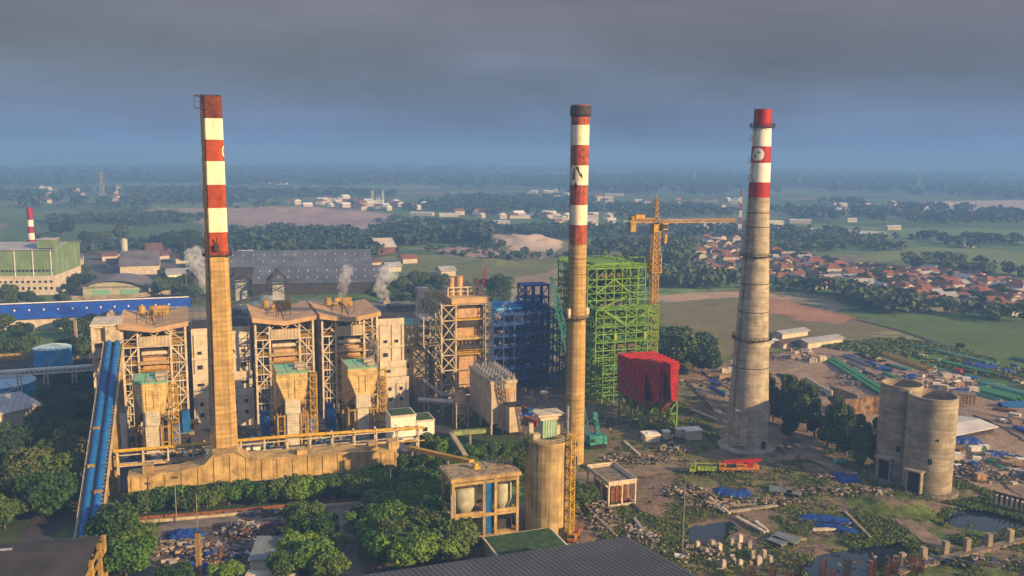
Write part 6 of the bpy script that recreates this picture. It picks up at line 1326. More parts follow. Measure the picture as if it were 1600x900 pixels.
hall('works_shed', 'open grey shed and yard right behind the boiler row', (470,495), (530,492), 20, 7, 9, 'machine_dark', 'shed_roof', 'shed')
hall('works_shed', 'pale works shed glimpsed right of the left chimney top gallery', (368,500), (392,499), 14, 6, 8, 'cream_wall', 'pale_roof', 'shed')
# red lattice crane jib behind the open boiler tower
c = P(752, 470); t = thing('red_crane', 'small red lattice crane jib sticking up behind the open boiler tower', 'crane', c); mb = MB(); mb.truss((0, 0, 3), (3, 0, 24), 1.2, 1.2, 9, .25); mb.build('jib', 'deep_red_paint', t); mb = MB(); mb.box(-2.5, 2.5, -1.5, 1.5, .8, 3.2); mb.box(-3, 3, -2, 2, 0, .9); mb.build('carrier', 'deep_red_paint', t)
# ---------------------------------------------------------------- lay-down yard
random.seed(41)
def stack(name, label, A, B, wd, h, m, cat, group=None, r_=.35, kind='pipe', z0=.15):
    """bundle lying on the ground between two ground pixels"""
    a = P(*A); b = P(*B); d = b-a; ln = d.length; rot = math.atan2(d.y, d.x); t = thing(name, label, cat, a, rot, group)
    mb = MB(); n = max(1, int(wd/(2.1*r_))); lay = max(1, int(h/(2*r_))); rr = random.Random(int(A[0]*7+A[1]))
    for j in range(lay):
        for i in range(n-(j % 2)):
            y = (i-(n-1)/2)*2.1*r_+(j % 2)*r_; z = r_*(1+j*1.8)+z0
            if rr.random() < .12 and j == lay-1: continue
            x0 = rr.uniform(0, ln*.12); x1 = ln*rr.uniform(.85, 1.02)
            if kind == 'pipe': mb.tube((x0, y, z), (x1, y, z), r_, n=8)
            else: mb.beam((x0, y, z), (x1, y, z), r_*1.7, r_*1.7)
    mb.build('bundle', m, t)
    mb = MB()
    for f in (.12, .5, .88): mb.box(ln*f-.15, ln*f+.15, -wd/2, wd/2, -.5, z0+.03)
    mb.build('timber_support', 'crate_wood', t)
    return t
yard = [ # pixel start, end, width, height, material, colour word
 ((1296,562),(1392,622),7,1.6,'pipe_green','green','beside the dirt road nearest the eucalyptus clump'), ((1318,556),(1360,574),3,1.2,'pipe_grey','grey','at the far end of the yard'), ((1325,566),(1352,580),3,1.2,'pipe_grey','grey','at the far end of the yard'),
 ((1338,552),(1372,566),3,1,'rust','rusty','at the far end of the yard'), ((1330,560),(1350,568),3,1.4,'shed_grey','blue-grey','at the far end of the yard'), ((1375,552),(1455,580),7,1.6,'crane_yellow','bright yellow','in the middle of the yard'),
 ((1352,566),(1395,582),3.5,1.2,'blue_steel','dark blue','left of the yellow beams'), ((1392,572),(1424,580),4,1.5,'pipe_mint','teal','just in front of the yellow beams'), ((1345,580),(1382,596),4,1,'machine_dark','dark','along the dirt road'),
 ((1382,584),(1412,598),4,1.2,'pipe_green','green','along the dirt road'), ((1460,548),(1560,572),5,1.2,'pipe_mint','mint green','along the meadow track'), ((1420,540),(1500,556),5,1.2,'pipe_green','green','along the meadow track'),
 ((1520,606),(1600,628),9,1.6,'pipe_green','green','at the right edge behind the orange box'), ((1530,598),(1620,622),6,1.4,'pipe_mint','mint green','at the right edge behind the orange box'), ((1516,614),(1566,628),2.5,1.4,'pipe_mint','pale green','next to the orange box'),
 ((1560,636),(1640,634),5,2.2,'belt_blue','blue','at the right edge behind the sandy lane'), ((1550,640),(1590,646),3,1.4,'rust','rusty','at the right edge behind the sandy lane'), ((1575,590),(1640,606),4,1.2,'ochre_paint','ochre','at the right edge among the tarpaulins'),
 ((1470,566),(1560,588),4,1.2,'pipe_green','green','in the middle of the yard behind the timber crates'), ((1580,560),(1640,575),4,1.2,'pipe_green','green','at the far right of the yard'), ((1560,610),(1640,640),5,1.,'pipe_green','green','at the right edge in front of the mint pipes'),
 ((1380,590),(1440,612),3,.9,'pipe_grey','grey','beside the sandy lane'), ((1075,600),(1112,622),3,.9,'pipe_grey','grey','beside the crimson hopper'), ((1090,612),(1120,640),2,.8,'pipe_grey','grey','beside the crimson hopper'), ((1080,640),(1115,656),1.2,.8,'frame_cream','white','beside the crimson hopper'),
 ((1108,604),(1135,620),3,1,'blue_steel','dark blue','behind the right chimney'), ((1215,585),(1250,600),3,1,'machine_dark','dark','behind the eucalyptus clump'), ((1585,668),(1640,690),5,1.3,'blue_steel','dark blue','at the right edge of the sandy lane')]
for i, (A, B, wd, h, m, word, where) in enumerate(yard):
    stack('pipe_stack', ('stack of %s pipes %s' % (word, where)) if i % 3 else ('stack of %s beams %s' % (word, where)), A, B, wd, h, m, 'pipe stack', 'stacks of pipes and beams in the lay-down yard', r_=.3, kind='pipe' if i % 3 else 'beam')
# many shorter bundles laid out in rows along the lane
rr6 = random.Random(5); RM = [('pipe_green', 'green'), ('pipe_grey', 'grey'), ('machine_dark', 'dark'), ('rust', 'rusty'), ('pipe_mint', 'mint'), ('blue_steel', 'dark blue'), ('frame_cream', 'pale'), ('shed_grey', 'blue-grey'), ('crate_wood', 'brown'), ('belt_blue', 'bright blue')]
for rows, nrow, lab in (([((1300,558),(1440,640)), ((1322,553),(1455,618)), ((1345,552),(1430,590)), ((1440,572),(1640,622)), ((1455,590),(1600,612)), ((1430,556),(1620,606)), ((1500,556),(1640,588))], 9, 'in the rows of the lay-down yard'), ([((1492,700),(1600,745)), ((1500,722),(1590,758)), ((1530,698),(1640,738))], 7, 'in the rows right of the twin silos'), ([((1100,580),(1140,625)), ((1080,596),(1125,650))], 5, 'in the store behind the crimson hopper')):
    for (A, B) in rows:
        for k in range(nrow):
            f = (k+rr6.uniform(.1, .3))/nrow; g = f+rr6.uniform(.5, .85)/nrow; q = rr6.choice(RM); dy = rr6.uniform(-3, 3)
            stack('pipe_stack', 'short bundle of %s %s %s' % (q[1], rr6.choice(('sections', 'bars', 'tubes')), lab), (A[0]+(B[0]-A[0])*f, A[1]+(B[1]-A[1])*f+dy), (A[0]+(B[0]-A[0])*g, A[1]+(B[1]-A[1])*g+dy), rr6.uniform(1.6, 4), rr6.uniform(.6, 1.7), q[0], 'pipe stack', 'short bundles '+lab, r_=rr6.choice((.22, .3, .4)), kind=rr6.choice(('pipe', 'beam')))
def tarp(label, px, py, w_, d_, h, m='tarp_blue', group='blue tarpaulins over stored goods', name='tarpaulin', cat='tarpaulin'):
    c = P(px, py, 0); nx, ny = 9, 7; vs = []; rr = random.Random(int(px*3+py))
    for j in range(ny+1):
        for i in range(nx+1):
            u, v = i/nx*2-1, j/ny*2-1; e = max(abs(u), abs(v)); z = h*(1-e**4)*(.75+.5*rr.random())+.12; vs.append((u*w_/2*(1+.1*rr.uniform(-1, 1)), v*d_/2*(1+.12*rr.uniform(-1, 1)), z if e < 1 else .1))
    mb = MB(); mb.add(vs, [(j*(nx+1)+i, j*(nx+1)+i+1, (j+1)*(nx+1)+i+1, (j+1)*(nx+1)+i) for j in range(ny) for i in range(nx)]); o = mb.build(name, m, None, c, random.uniform(-.6, .2)); tag(o, label, cat, group)
for px, py, w_, d_, h, lab in ((1420,592,8,5,1.6,'blue tarpaulin in front of the teal stack'), (1380,578,6,4,1.4,'blue tarpaulin left of the yellow beams'), (1500,614,8,6,1.8,'blue tarpaulin just behind the orange concrete box'), (1540,576,15,8,1.8,'largest blue tarpaulin among the far stacks at the right'), (1575,582,8,6,1.5,'blue tarpaulin right of the largest one in the far yard'), (1520,570,9,5,1.4,'blue tarpaulin in front of the meadow track'),
        (1505,690,13,7,1.8,'blue tarpaulin right behind the twin silos'), (1560,712,9,5,1.4,'blue tarpaulin over the cargo beside the sandy lane'), (1590,725,9,4,1.3,'blue tarpaulin at the right edge of the picture'), (1310,746,6,4,1.4,'blue tarpaulin in the small heap left of the twin silos'), (1328,752,7,4,1.6,'blue tarpaulin nearer the twin silos in the small heap'),
        (1150,772,10,6,.9,'crumpled blue tarpaulin below the two trucks'), (1132,768,6,5,.8,'small blue tarpaulin below the green truck'), (1290,812,15,4,.9,'long blue sheet on the grass in front of the dirt track'), (1305,826,12,3.5,.8,'shorter blue sheet on the grass, nearer the large pond'), (1290,616,7,4,1,'blue tarpaulin glimpsed behind the eucalyptus clump'), (820,650,16,5,1,'blue sheet on the ground in front of the blue steelwork'), (815,640,8,4,1,'small blue sheet in front of the blue steelwork'),
        (290,842,9,6,2.2,'blue tarpaulin over the scrap heap left of the lamp mast'), (303,890,8,4,1.6,'blue tarpaulin near the bottom of the scrap yard'), (275,838,5,4,1.2,'faded blue tarpaulin at the left of the scrap heap'), (340,870,5,4,1.2,'blue tarpaulin between the scrap heaps')):
    tarp(lab, px, py, w_, d_, h)
tarp('red cloth over goods in the middle of the far yard', 1497, 582, 4, 4, 1.8, 'deep_red_paint', None); tarp('teal sheet on the dirt left of the twin silos', 1313, 722, 5, 3, .8, 'crane_teal', None)
# crates and boxes
CR = []
for sx_, sy_, sz_, m in ((2.6, 2.0, 1.8, 'crate_wood'), (3.4, 2.4, 2.2, 'cream_wall'), (2.2, 2.2, 1.5, 'pipe_grey'), (4.5, 2.2, 2.0, 'crate_wood'), (3, 2, 1.4, 'clean_white')):
    mb = MB(); mb.box(-sx_/2, sx_/2, -sy_/2, sy_/2, .15, sz_); mb.box(-sx_/2-.06, sx_/2+.06, -sy_/2-.06, sy_/2+.06, sz_, sz_+.1)
    for x in (-sx_/2, 0, sx_/2): mb.box(x-.08, x+.08, -sy_/2-.07, sy_/2+.07, 0, sz_-.02)
    o = mb.build('crate', m); COL.objects.unlink(o); CR.append(o)
CN = ['brown timber crate', 'cream equipment crate', 'grey steel crate', 'long brown timber crate', 'white packing crate']
for poly, n, where in (([(1425,598),(1455,582),(1510,592),(1535,610),(1500,618),(1450,612)], 52, 'in the crowded middle of the lay-down yard'), ([(1228,548),(1270,548),(1290,566),(1262,572),(1235,562)], 22, 'by the sandy lane end behind the eucalyptus clump'),
                       ([(1490,712),(1540,700),(1620,730),(1620,760),(1540,755),(1495,738)], 26, 'in the heaped goods right of the twin silos'), ([(1130,575),(1150,560),(1175,590),(1150,620),(1120,610)], 12, 'behind the right chimney'), ([(1560,650),(1600,655),(1600,668),(1570,664)], 6, 'beside the sandy lane at the right edge'), ([(880,602),(820,600),(800,640),(860,660)], 10, 'on the ground in front of the blue steelwork')):
    A_ = np.array(wpoly(poly)); k = 0
    while k < n:
        x = random.uniform(A_[:, 0].min(), A_[:, 0].max()); y = random.uniform(A_[:, 1].min(), A_[:, 1].max())
        if not inpoly(np.array([x]), np.array([y]), [tuple(p) for p in A_])[0]: continue
        q = random.randrange(5); o = CR[q].copy(); COL.objects.link(o); o.location = (x, y, -.1); o.rotation_euler.z = random.uniform(-.8, .2); s = random.uniform(.7, 1.2); o.scale = (s, s, s); tag(o, CN[q]+' '+where, 'crate', 'crates '+where); k += 1
c = P(1505, 628); t = thing('concrete_box', 'square rust-streaked orange concrete box right behind the twin silos', 'tank', c, -.35); mb = MB(); mb.box(-4.5, 4.5, -3, 3, 0, 3.8)
for i in range(7): mb.box(-4.4+i*1.4, -4.2+i*1.4, -3.12, -3, 0, 3.8)
mb.build('wall', 'panel_orange', t); mb = MB(); mb.box(-4.7, 4.7, -3.2, 3.2, 3.8, 4.1); mb.box(-4, 4, -2.6, 2.6, 4.1, 4.14); mb.build('rim', 'rubble', t)
t, w_ = hall('white_roof_shelter', 'low open shelter with a white ribbed roof right of the twin silos', (1486,690), (1552,676), 14, 2.6, 3.6, 'machine_dark', 'white_roof', 'shelter')
t, w_ = hall('yard_shed', 'grey roofed L-shaped shed row at the edge of the brown meadow', (1262,545), (1316,537), 9, 3.4, 4.8, 'cream_wall', 'pale_roof', 'shed')
t, w_ = hall('yard_shed', 'shorter grey roofed shed row behind the L-shaped one on the brown meadow', (1222,530), (1262,524), 7, 3.2, 4.4, 'cream_wall', 'pale_roof', 'shed')
hall('yard_shed', 'tiny tan hut at the edge of the brown meadow', (1224,545), (1236,543), 6, 3, 4, 'cream_wall', 'tile_brown', 'shed')
hall('yard_shed', 'pale long shed roof partly hidden behind the right chimney', (1195,545), (1216,541), 7, 3, 4, 'cream_wall', 'white_roof', 'shed')
# low walls and brick wall
def wall(label, pts, h, th, m, name='wall', cat='wall', group=None):
    ps = [P(*p) for p in pts]; o0 = ps[0]; mb = MB()
    for a, b in zip(ps[:-1], ps[1:]): mb.beam(a-o0+Vector((0, 0, h/2-.3)), b-o0+Vector((0, 0, h/2-.3)), th, h+.6)
    o = mb.build(name, m, None, o0); tag(o, label, cat, group); return o
wall('rust-brown retaining wall between the eucalyptus clump and the twin silos', [(1318,650),(1340,649),(1362,645),(1385,646)], 7, 1.0, 'brick_wall', 'retaining_wall')
wall('tan broken concrete wall at the edge of the yard above the eucalyptus clump', [(1258,598),(1280,612),(1300,622)], 3.2, .6, 'cream_wall', 'broken_wall')
wall('dark block wall along the lane above the eucalyptus clump', [(1296,612),(1340,628)], 3, .5, 'rubble', 'block_wall')
wall('grey boundary wall between the blue-roofed store and the curved hall', [(90,470),(200,466),(300,456)], 3, .6, 'concrete', 'boundary_wall')
wall('low yellow and black kerb wall along the road by the tree row', [(215,818),(330,809),(450,798),(620,782)], .9, .4, 'frame_tan', 'road_kerb')
wall('low red-brown fence behind the tree row road', [(215,812),(330,803),(450,792),(620,776)], .9, .25, 'rust', 'red_fence', 'fence')
wall('dark pile wall along the right pond', [(1553,783),(1580,790),(1640,806)], 3.2, .5, 'machine_dark', 'pile_wall')
for i in range(10):
    px = 1556+i*8; c = P(px, 790+i*2.2); mb = MB(); mb.beam((0, 0, -2.5), (0, 0, 3.6), .5); tag(mb.build('pile', 'frame_cream', None, c), 'pale upright pile standing in the right pond wall', 'pile', 'piles along the right pond')
# two vehicles on the dirt road
def wheels(t, xs, y, r_, z=0):
    for x in xs:
        for s in (-1, 1):
            mb = MB(); mb.tube((x, s*y-.2, r_), (x, s*y+.2, r_), r_, n=16); w_ = mb.build('wheel', 'tyre', t); mb = MB(); mb.tube((x, s*y+s*.16, r_), (x, s*y+s*.24, r_), r_*.45, n=10); mb.build('hub', 'pipe_grey', w_)
c = P(1097, 740, .25); t = thing('dump_truck', 'lime green dump truck on the dirt road, left of the orange crane truck', 'truck', c, R(-4)); t.location.z = .3
mb = MB(); mb.add([(-4.3, -1.25, .9), (-2.2, -1.25, .9), (-2.2, -1.25, 3.0), (-3.8, -1.25, 3.0), (-4.3, -1.25, 2.1), (-4.3, 1.25, .9), (-2.2, 1.25, .9), (-2.2, 1.25, 3.0), (-3.8, 1.25, 3.0), (-4.3, 1.25, 2.1)], [(0, 1, 2, 3, 4), (9, 8, 7, 6, 5), (0, 4, 9, 5), (4, 3, 8, 9), (3, 2, 7, 8), (2, 1, 6, 7), (1, 0, 5, 6)]); c_ = mb.build('cab', 'lime_paint', t)
mb = MB(); mb.add([(-4.28, -1.0, 2.2), (-3.84, -1.0, 2.95), (-3.84, 1.0, 2.95), (-4.28, 1.0, 2.2)], [(3, 2, 1, 0)]); mb.box(-3.7, -2.8, -1.29, -1.25, 2.0, 2.7); mb.build('windscreen', 'glass_dark', c_)
mb = MB(); mb.box(-4.5, -4.3, -1.2, 1.2, .6, 1.1); mb.box(-2.2, 4.0, -.6, .6, .8, 1.15); mb.build('chassis', 'machine_dark', t)
mb = MB(); v = [(-1.9, -1.35, 1.4), (4.2, -1.35, 1.4), (4.5, -1.45, 3.1), (-2.0, -1.45, 3.1), (-1.9, 1.35, 1.4), (4.2, 1.35, 1.4), (4.5, 1.45, 3.1), (-2.0, 1.45, 3.1)]; mb.add(v, [(0, 1, 2, 3), (7, 6, 5, 4), (1, 5, 6, 2), (0, 3, 7, 4), (4, 5, 1, 0)])
for i in range(6): x = -1.6+i*1.12; mb.box(x, x+.14, -1.5, -1.38, 1.4, 3.1)
mb.box(-2.7, -2.0, -1.4, 1.4, 3.0, 3.2); mb.build('tipper_body', 'lime_paint', t); mb = MB(); mb.box(-1.85, 4.3, -1.3, 1.3, 2.6, 2.8); mb.build('load', 'machine_dark', t); wheels(t, (-3.3, 1.6, 3.0), 1.1, .52)
c = P(1154, 737, .25); t = thing('crane_truck', 'long orange multi-axle truck crane with a red telescopic boom lying along it', 'crane truck', c, R(2)); t.location.z = .3
mb = MB(); mb.box(-6.8, 6.6, -1.35, 1.35, .9, 1.8); mb.box(-6.9, -4.6, -1.4, 1.4, 1.0, 3.1); mb.box(-1.2, 2.2, -1.35, 1.35, 1.8, 3.0); mb.box(4.4, 6.4, -1.3, 1.3, 1.8, 2.6); mb.build('carrier', 'truck_orange', t)
mb = MB(); mb.box(-6.95, -6.88, -1.2, 1.2, 2.1, 2.9); mb.box(-6.5, -5.2, -1.44, -1.4, 2.1, 2.8); mb.build('window', 'glass_dark', t)
mb = MB(); mb.beam((-5.2, 0, 3.3), (6.8, 0, 4.0), 1.0, 1.0); mb.beam((-3.4, 0, 3.4), (7.6, 0, 4.0), .7, .7); mb.box(2.2, 4.4, -1.3, 1.3, 1.8, 3.5); mb.build('boom', 'truck_red', t)
mb = MB(); mb.box(-4.4, -1.3, -1.38, 1.38, 1.8, 2.0); mb.tube((-1, -1.5, 2.5), (1.5, -1.5, 2.5), .2); mb.build('deck_gear', 'machine_dark', t); wheels(t, (-5.6, -4.1, -2.6, 1.2, 2.7, 4.2, 5.7), 1.15, .58)
def small_truck(label, px, py, m, rot, group):
    c = P(px, py, .1); t = thing('lorry', label, 'lorry', c, rot, group); mb = MB(); mb.box(-3.4, -1.8, -1.1, 1.1, .6, 2.6); mb.build('cab', m, t); mb = MB(); mb.box(-1.6, 3.6, -1.2, 1.2, 1.0, 2.7); mb.build('load_bed', 'rust', t); mb = MB(); mb.box(-3.44, -3.38, -.9, .9, 1.6, 2.4); mb.build('window', 'glass_dark', t); wheels(t, (-2.6, 1.2, 2.5), 1.0, .5)
small_truck('red lorry in the muddle between the filter house and the middle chimney', 832, 664, 'truck_red', 2.3, None)
small_truck('blue lorry between the filter house and the middle chimney', 820, 645, 'belt_blue', 2.3, None)
small_truck('orange lorry cab at the foot of the stained silo', 898, 842, 'truck_orange', 1.2, None)
# little concrete blocks in front of the crimson hopper
def block_hut(label, px, py, w_, d_, h, m='cream_wall'):
    c = P(px, py); t = thing('concrete_plinth', label, 'plinth', c, R(12), 'concrete plinths in front of the crimson hopper'); mb = MB(); mb.box(-w_/2, w_/2, 0, d_, -.2, h); mb.build('body', m, t); mb = MB(); mb.box(-w_/2-.3, w_/2+.3, -.3, d_+.3, h, h+.45); mb.box(-w_/4, 0, d_*.3, d_*.6, h+.45, h+.7); mb.build('slab', 'clean_white', t)
block_hut('flat-topped concrete plinth, leftmost in front of the crimson hopper', 1020, 691, 5.6, 5, 2.4); block_hut('larger flat-topped concrete plinth, rightmost in front of the crimson hopper', 1085, 687, 6, 4.5, 3.2); block_hut('narrow concrete plinth second from the left in front of the crimson hopper', 1042, 687, 2.2, 2, 2.8); block_hut('narrow concrete plinth second from the right in front of the crimson hopper', 1063, 684, 2.4, 2, 3)
for px, py in ((1037, 700), (1055, 703), (1062, 700), (1050, 695), (1052, 684)):
    c = P(px, py, .9); mb = MB(); mb.tube((0, -.6, 0), (0, .6, 0), 1.3, n=18); mb.tube((0, -.63, 0), (0, -.61, 0), .7, n=14, m=1); o = mb.build('concrete_ring', ['concrete', 'machine_dark'], None, c, random.uniform(-.6, .6), True); tag(o, 'grey concrete ring lying in the rubble by the plinths', 'concrete ring', 'concrete rings by the plinths')
# stub columns by the puddle
STUB = ((1090,856),(1103,866),(1113,852),(1124,861),(1143,850),(1154,858),(1156,845),(1171,855),(1158,845),(1122,884),(1131,888),(1146,879),(1176,873),(1186,880),(1193,872),(1203,878),(1157,884)); STUB = STUB[:8]+STUB[9:]
for i, (px, py) in enumerate(STUB):
    c = P(px, py); mb = MB(); mb.box(-.55, .55, -.55, .55, -.6, 2.0); mb.box(-.45, .45, -.45, .45, 2.0, 2.12); o = mb.build('stub_column', 'dusty_white' if i % 3 else 'cream_wall', None, c, random.uniform(0, .5)); o.scale = (random.uniform(.8, 1.1),)*2+(random.uniform(.7, 1.1),); tag(o, 'short square white concrete stub column beside the puddle, '+nth(sorted(q_[0]*1000+q_[1] for q_ in STUB).index(px*1000+py), 16), 'concrete column', 'white stub columns beside the puddle')
# row of columns on a ground beam at the lower right, and rusty rebar cages
wall('rubble-covered ground beam under the grey columns at the lower right', [(1400,900),(1445,880),(1480,874),(1530,862),(1580,850),(1640,838)], .8, 2.2, 'rubble', 'ground_beam', 'foundation')
for i, (px, py) in enumerate(((1442,879),(1476,869),(1510,864),(1544,857),(1577,850),(1409,888))):
    c = P(px, py); mb = MB(); mb.box(-.7, .7, -.7, .7, 0, 4.2); mb.box(-1.2, 1.2, -1.2, 1.2, -.2, .7)
    o = mb.build('grey_column', 'concrete', None, c, .2); tag(o, 'grey square column on the ground beam at the lower right, '+nth(sorted((1442,1476,1510,1544,1577,1409)).index(px), 6), 'concrete column', 'grey columns at the lower right')
def rebar(px, py, h, rusty, n):
    c = P(px, py); t = thing('rebar_column', '%s reinforcement cage column at the bottom edge near the large pond' % ('rust-red' if rusty else 'dark'), 'rebar column', c, 0, 'reinforcement cages at the bottom right'); mb = MB()
    for x in (-.7, -.35, 0, .35, .7):
        for y in (-.6, .6): mb.beam((x, y, -.3), (x*random.uniform(.9, 1.2), y*1.1, h*.85+random.uniform(0, 1.2)), .1)
    for z in np.arange(.4, h, .5): mb.rail([(-.7, -.6, z-1), (.7, -.6, z-1), (.7, .6, z-1)], 1, .09, step=9)
    mb.build('bars', 'old_rust' if rusty else 'machine_dark', t); mb = MB(); mb.box(-.4, .4, -.4, .4, -.3, h*.3); mb.build('core', 'old_rust' if rusty else 'bark', t)
for i, (px, py, h) in enumerate(((1206,905,3),(1247,903,4),(1285,900,4.5),(1322,902,5),(1361,904,5),(1398,898,4),(1425,894,4),(1438,893,4),(1170,908,3),(1300,915,4), (1385,905,4), (1230,912,3))): rebar(px, py, h, i % 2 == 0 or i > 4, i)
# heaps
def heap(name, label, cx, cy, w_, d_, h, n, mats, cat='heap', s0=.8):
    c = P(cx, cy); rr = random.Random(int(cx+cy)); mb = MB()
    for i in range(n):
        x, y = rr.gauss(0, w_/4), rr.gauss(0, d_/4); z = max(0, h*(1-(2*x/w_)**2-(2*y/d_)**2))*rr.uniform(.3, 1)+.2; s = s0*rr.uniform(.4, 1.6)
        mb.rbox((x, y, z), (s*rr.uniform(.6, 2.6), s*rr.uniform(.4, 1), s*rr.uniform(.15, .7)), rr.uniform(0, 3.1), rr.randrange(len(mats)), rr.uniform(-.5, .5))
    o = mb.build(name, mats, None, c); tag(o, label, cat, kind='stuff'); return o
mixm = ['scrap', 'machine_dark', 'pipe_grey', 'dusty_white', 'tarp_blue', 'old_rust', 'scrap', 'machine_dark', 'crate_wood', 'rubble', 'bark']
heap('scrap_heap', 'multi-coloured scrap heap left of the lamp mast', 300, 858, 26, 12, 1.8, 420, mixm); heap('scrap_heap', 'pale scrap metal heap behind the grey shed', 385, 832, 16, 10, 3.0, 420, ['dusty_white', 'pipe_grey', 'scrap', 'machine_dark', 'silver', 'old_rust', 'machine_dark'])
heap('scrap_heap', 'red and blue scrap heap between the grey shed and the green trees', 428, 830, 12, 8, 2.4, 320, ['old_rust', 'tarp_blue', 'dusty_white', 'machine_dark', 'scrap', 'crate_wood', 'deep_red_paint', 'bark']); heap('scrap_heap', 'dark scrap heap in the middle of the scrap yard', 350, 870, 18, 12, 1.8, 360, mixm); heap('scrap_heap', 'low scatter of scrap along the kerb', 440, 805, 30, 5, 1.0, 160, mixm)
rb = ['rubble', 'concrete', 'machine_dark', 'crate_wood', 'bark', 'dusty_white', 'rubble', 'bark']
for cx, cy, w_, d_, n, lab in ((1075,770,16,10,170,'rubble and planks behind the tall lamp mast'), (1110,790,20,6,110,'scattered rods leading down towards the puddle'), (1200,785,34,6,170,'pale broken blocks along the trench'), (1240,770,18,8,90,'rubble by the grey sheets'), (1000,840,14,16,150,'rubble at the edge of the grey warehouse roof'), (1010,720,30,10,150,'clods and rubble in front of the concrete plinths'), (1050,705,12,6,130,'broken grey pipes by the plinths'), (1215,700,26,9,140,'rubble beside the right chimney base ring'),
      (1190,560,34,22,220,'building rubble on the tan ground behind the right chimney'), (1380,738,20,6,70,'rubble at the foot of the left silo'), (1340,770,40,10,160,'loose stones on the dirt track'), (1500,735,26,16,340,'jumbled stored goods right of the twin silos'), (1570,745,26,12,300,'jumbled stored goods at the right edge'), (1450,600,40,10,300,'loose goods among the crates in the yard'), (1550,580,50,14,260,'loose goods among the far tarpaulins'), (850,655,40,24,300,'site clutter in front of the blue steelwork'), (960,660,40,20,200,'dark rubble round the green steelwork foot'), (1110,600,40,16,240,'dark stores behind the crimson hopper'), (940,800,10,30,200,'rubble along the lane beside the stained silo'), (1340,600,26,8,120,'offcuts along the lane in the yard'), (700,640,30,30,240,'dark plant clutter below the open boiler tower'), (1100,870,30,14,120,'stones in the grass below the stub columns'), (1490,880,60,8,160,'broken formwork around the grey columns'),
      (1300,745,14,6,90,'mixed goods left of the twin silos'), (1260,560,30,10,200,'mixed grey goods at the far lane end'), (1350,590,36,10,200,'dark bundles along the far lane')):
    heap('debris', lab, cx, cy, w_, d_, 1.0, n, rb if cy > 640 and cx < 1470 else mixm, 'debris', .62)
# dark plant floor clutter between hoppers: cable trays, ducts
for cx, cy, n in ((250,720,160), (330,712,130), (400,700,130), (510,695,160), (600,680,120)):
    heap('plant_clutter', 'shaded pipes and boxes on the plant floor at x %d' % 0 if False else {250:'shaded pipes and boxes around the first flue hopper foot',330:'shaded pipes and boxes left of the left chimney foot',400:'shaded pipes and boxes right of the left chimney foot',510:'shaded pipes and boxes between the second and third hoppers',600:'shaded pipes and boxes beside the white office'}[cx], cx, cy, 22, 20, 2.6, n, ['machine_dark', 'pipe_grey', 'belt_blue', 'ochre_paint', 'gallery_green', 'concrete'], 'debris', 1.3)
# beams lying on the site
for i, (A, B, m) in enumerate((((1075,758),(1120,795),'machine_dark'), ((1108,778),(1140,802),'frame_cream'), ((1100,782),(1132,800),'pipe_grey'), ((1150,808),(1195,832),'frame_cream'), ((1120,792),(1180,788),'concrete'), ((1140,800),(1215,790),'concrete'), ((990,810),(1012,838),'pipe_grey'), ((975,775),(1000,800),'machine_dark'), ((1270,828),(1330,826),'frame_cream'), ((1200,845),(1260,842),'concrete'), ((1320,800),(1360,840),'concrete'), ((975,690),(1000,712),'frame_tan'), ((915,726),(940,740),'machine_dark'), ((1080,640),(1120,656),'frame_cream'), ((910,785),(960,835),'concrete'), ((1180,815),(1200,830),'frame_cream'))):
    a = P(*A, .35); b = P(*B, .35); mb = MB(); mb.beam((0, 0, 0), b-a, .7, .6); mb.beam((.5, .8, 0), (b-a)*.9+Vector((.3, .9, 0)), .4, .4); tag(mb.build('loose_beam', m, None, a), ['long %s beam lying on the building site below the dirt road', 'short %s girder lying on the building site below the dirt road'][(b-a).length < 14] % {'machine_dark': 'dark', 'frame_cream': 'white', 'pipe_grey': 'grey', 'concrete': 'pale grey', 'frame_tan': 'tan'}[m], 'beam', 'loose beams on the building site')
for i, (px, py, s) in enumerate(((1220,765,1.), (1240,770,.6), (1228,840,1.), (1215,845,.7))):
    c = P(px, py, .8); mb = MB(); mb.box(-3.5*s, 3.5*s, -2.6*s, 2.6*s, 0, .18); mb.box(-3.2*s, -2.9*s, -2.2*s, 2.2*s, -1, 0); mb.box(2.9*s, 3.2*s, -2.2*s, 2.2*s, -1, 0); tag(mb.build('sheet_shelter', 'shed_grey', None, c, -.3-.2*i), ['grey corrugated sheet shelter near the dirt track', 'small grey sheet shelter right of the larger one near the dirt track', 'blue-grey sheet shelter beside the large pond', 'smaller sheet shelter at the left of the pondside one'][i], 'shelter')
# lamp masts and poles
def mast(px, py, h, label, m='pipe_grey', latt=False, arm=True):
    c = P(px, py); t = thing('lamp_mast', label, 'lamp post', c); mb = MB()
    if latt: mb.lattice((0, 0), .9, 0, h, 1.4, .12)
    else: mb.tube((0, 0, 0), (0, 0, h), .16, .09, n=8)
    mb.build('pole', m, t)
    if arm: mb = MB(); mb.box(-.9, .9, -.2, .2, h-.1, h+.2); mb.build('lamp', 'machine_dark', t)
mast(1066, 868, 20, 'tall thin lamp mast on the building site in front of the pavilion frame'); mb = MB(); c = P(1066, 870); mb.box(-2, 1.5, -1.2, 1.2, 0, .5); tag(mb.build('mast_plinth', 'clean_white', None, c), 'white plinth at the foot of the tall thin lamp mast', 'plinth')
mast(611, 798, 13, 'thin lamp mast in front of the right end of the flue channel'); mast(276, 815, 13, 'thin lamp mast in the tree row, left of the scrap yard'); mast(309, 835, 12, 'pale concrete post in the tree row above the rust lattice mast', 'concrete', arm=False); mast(312, 905, 12, 'rusty lattice mast in the scrap yard', 'ochre_paint', True)
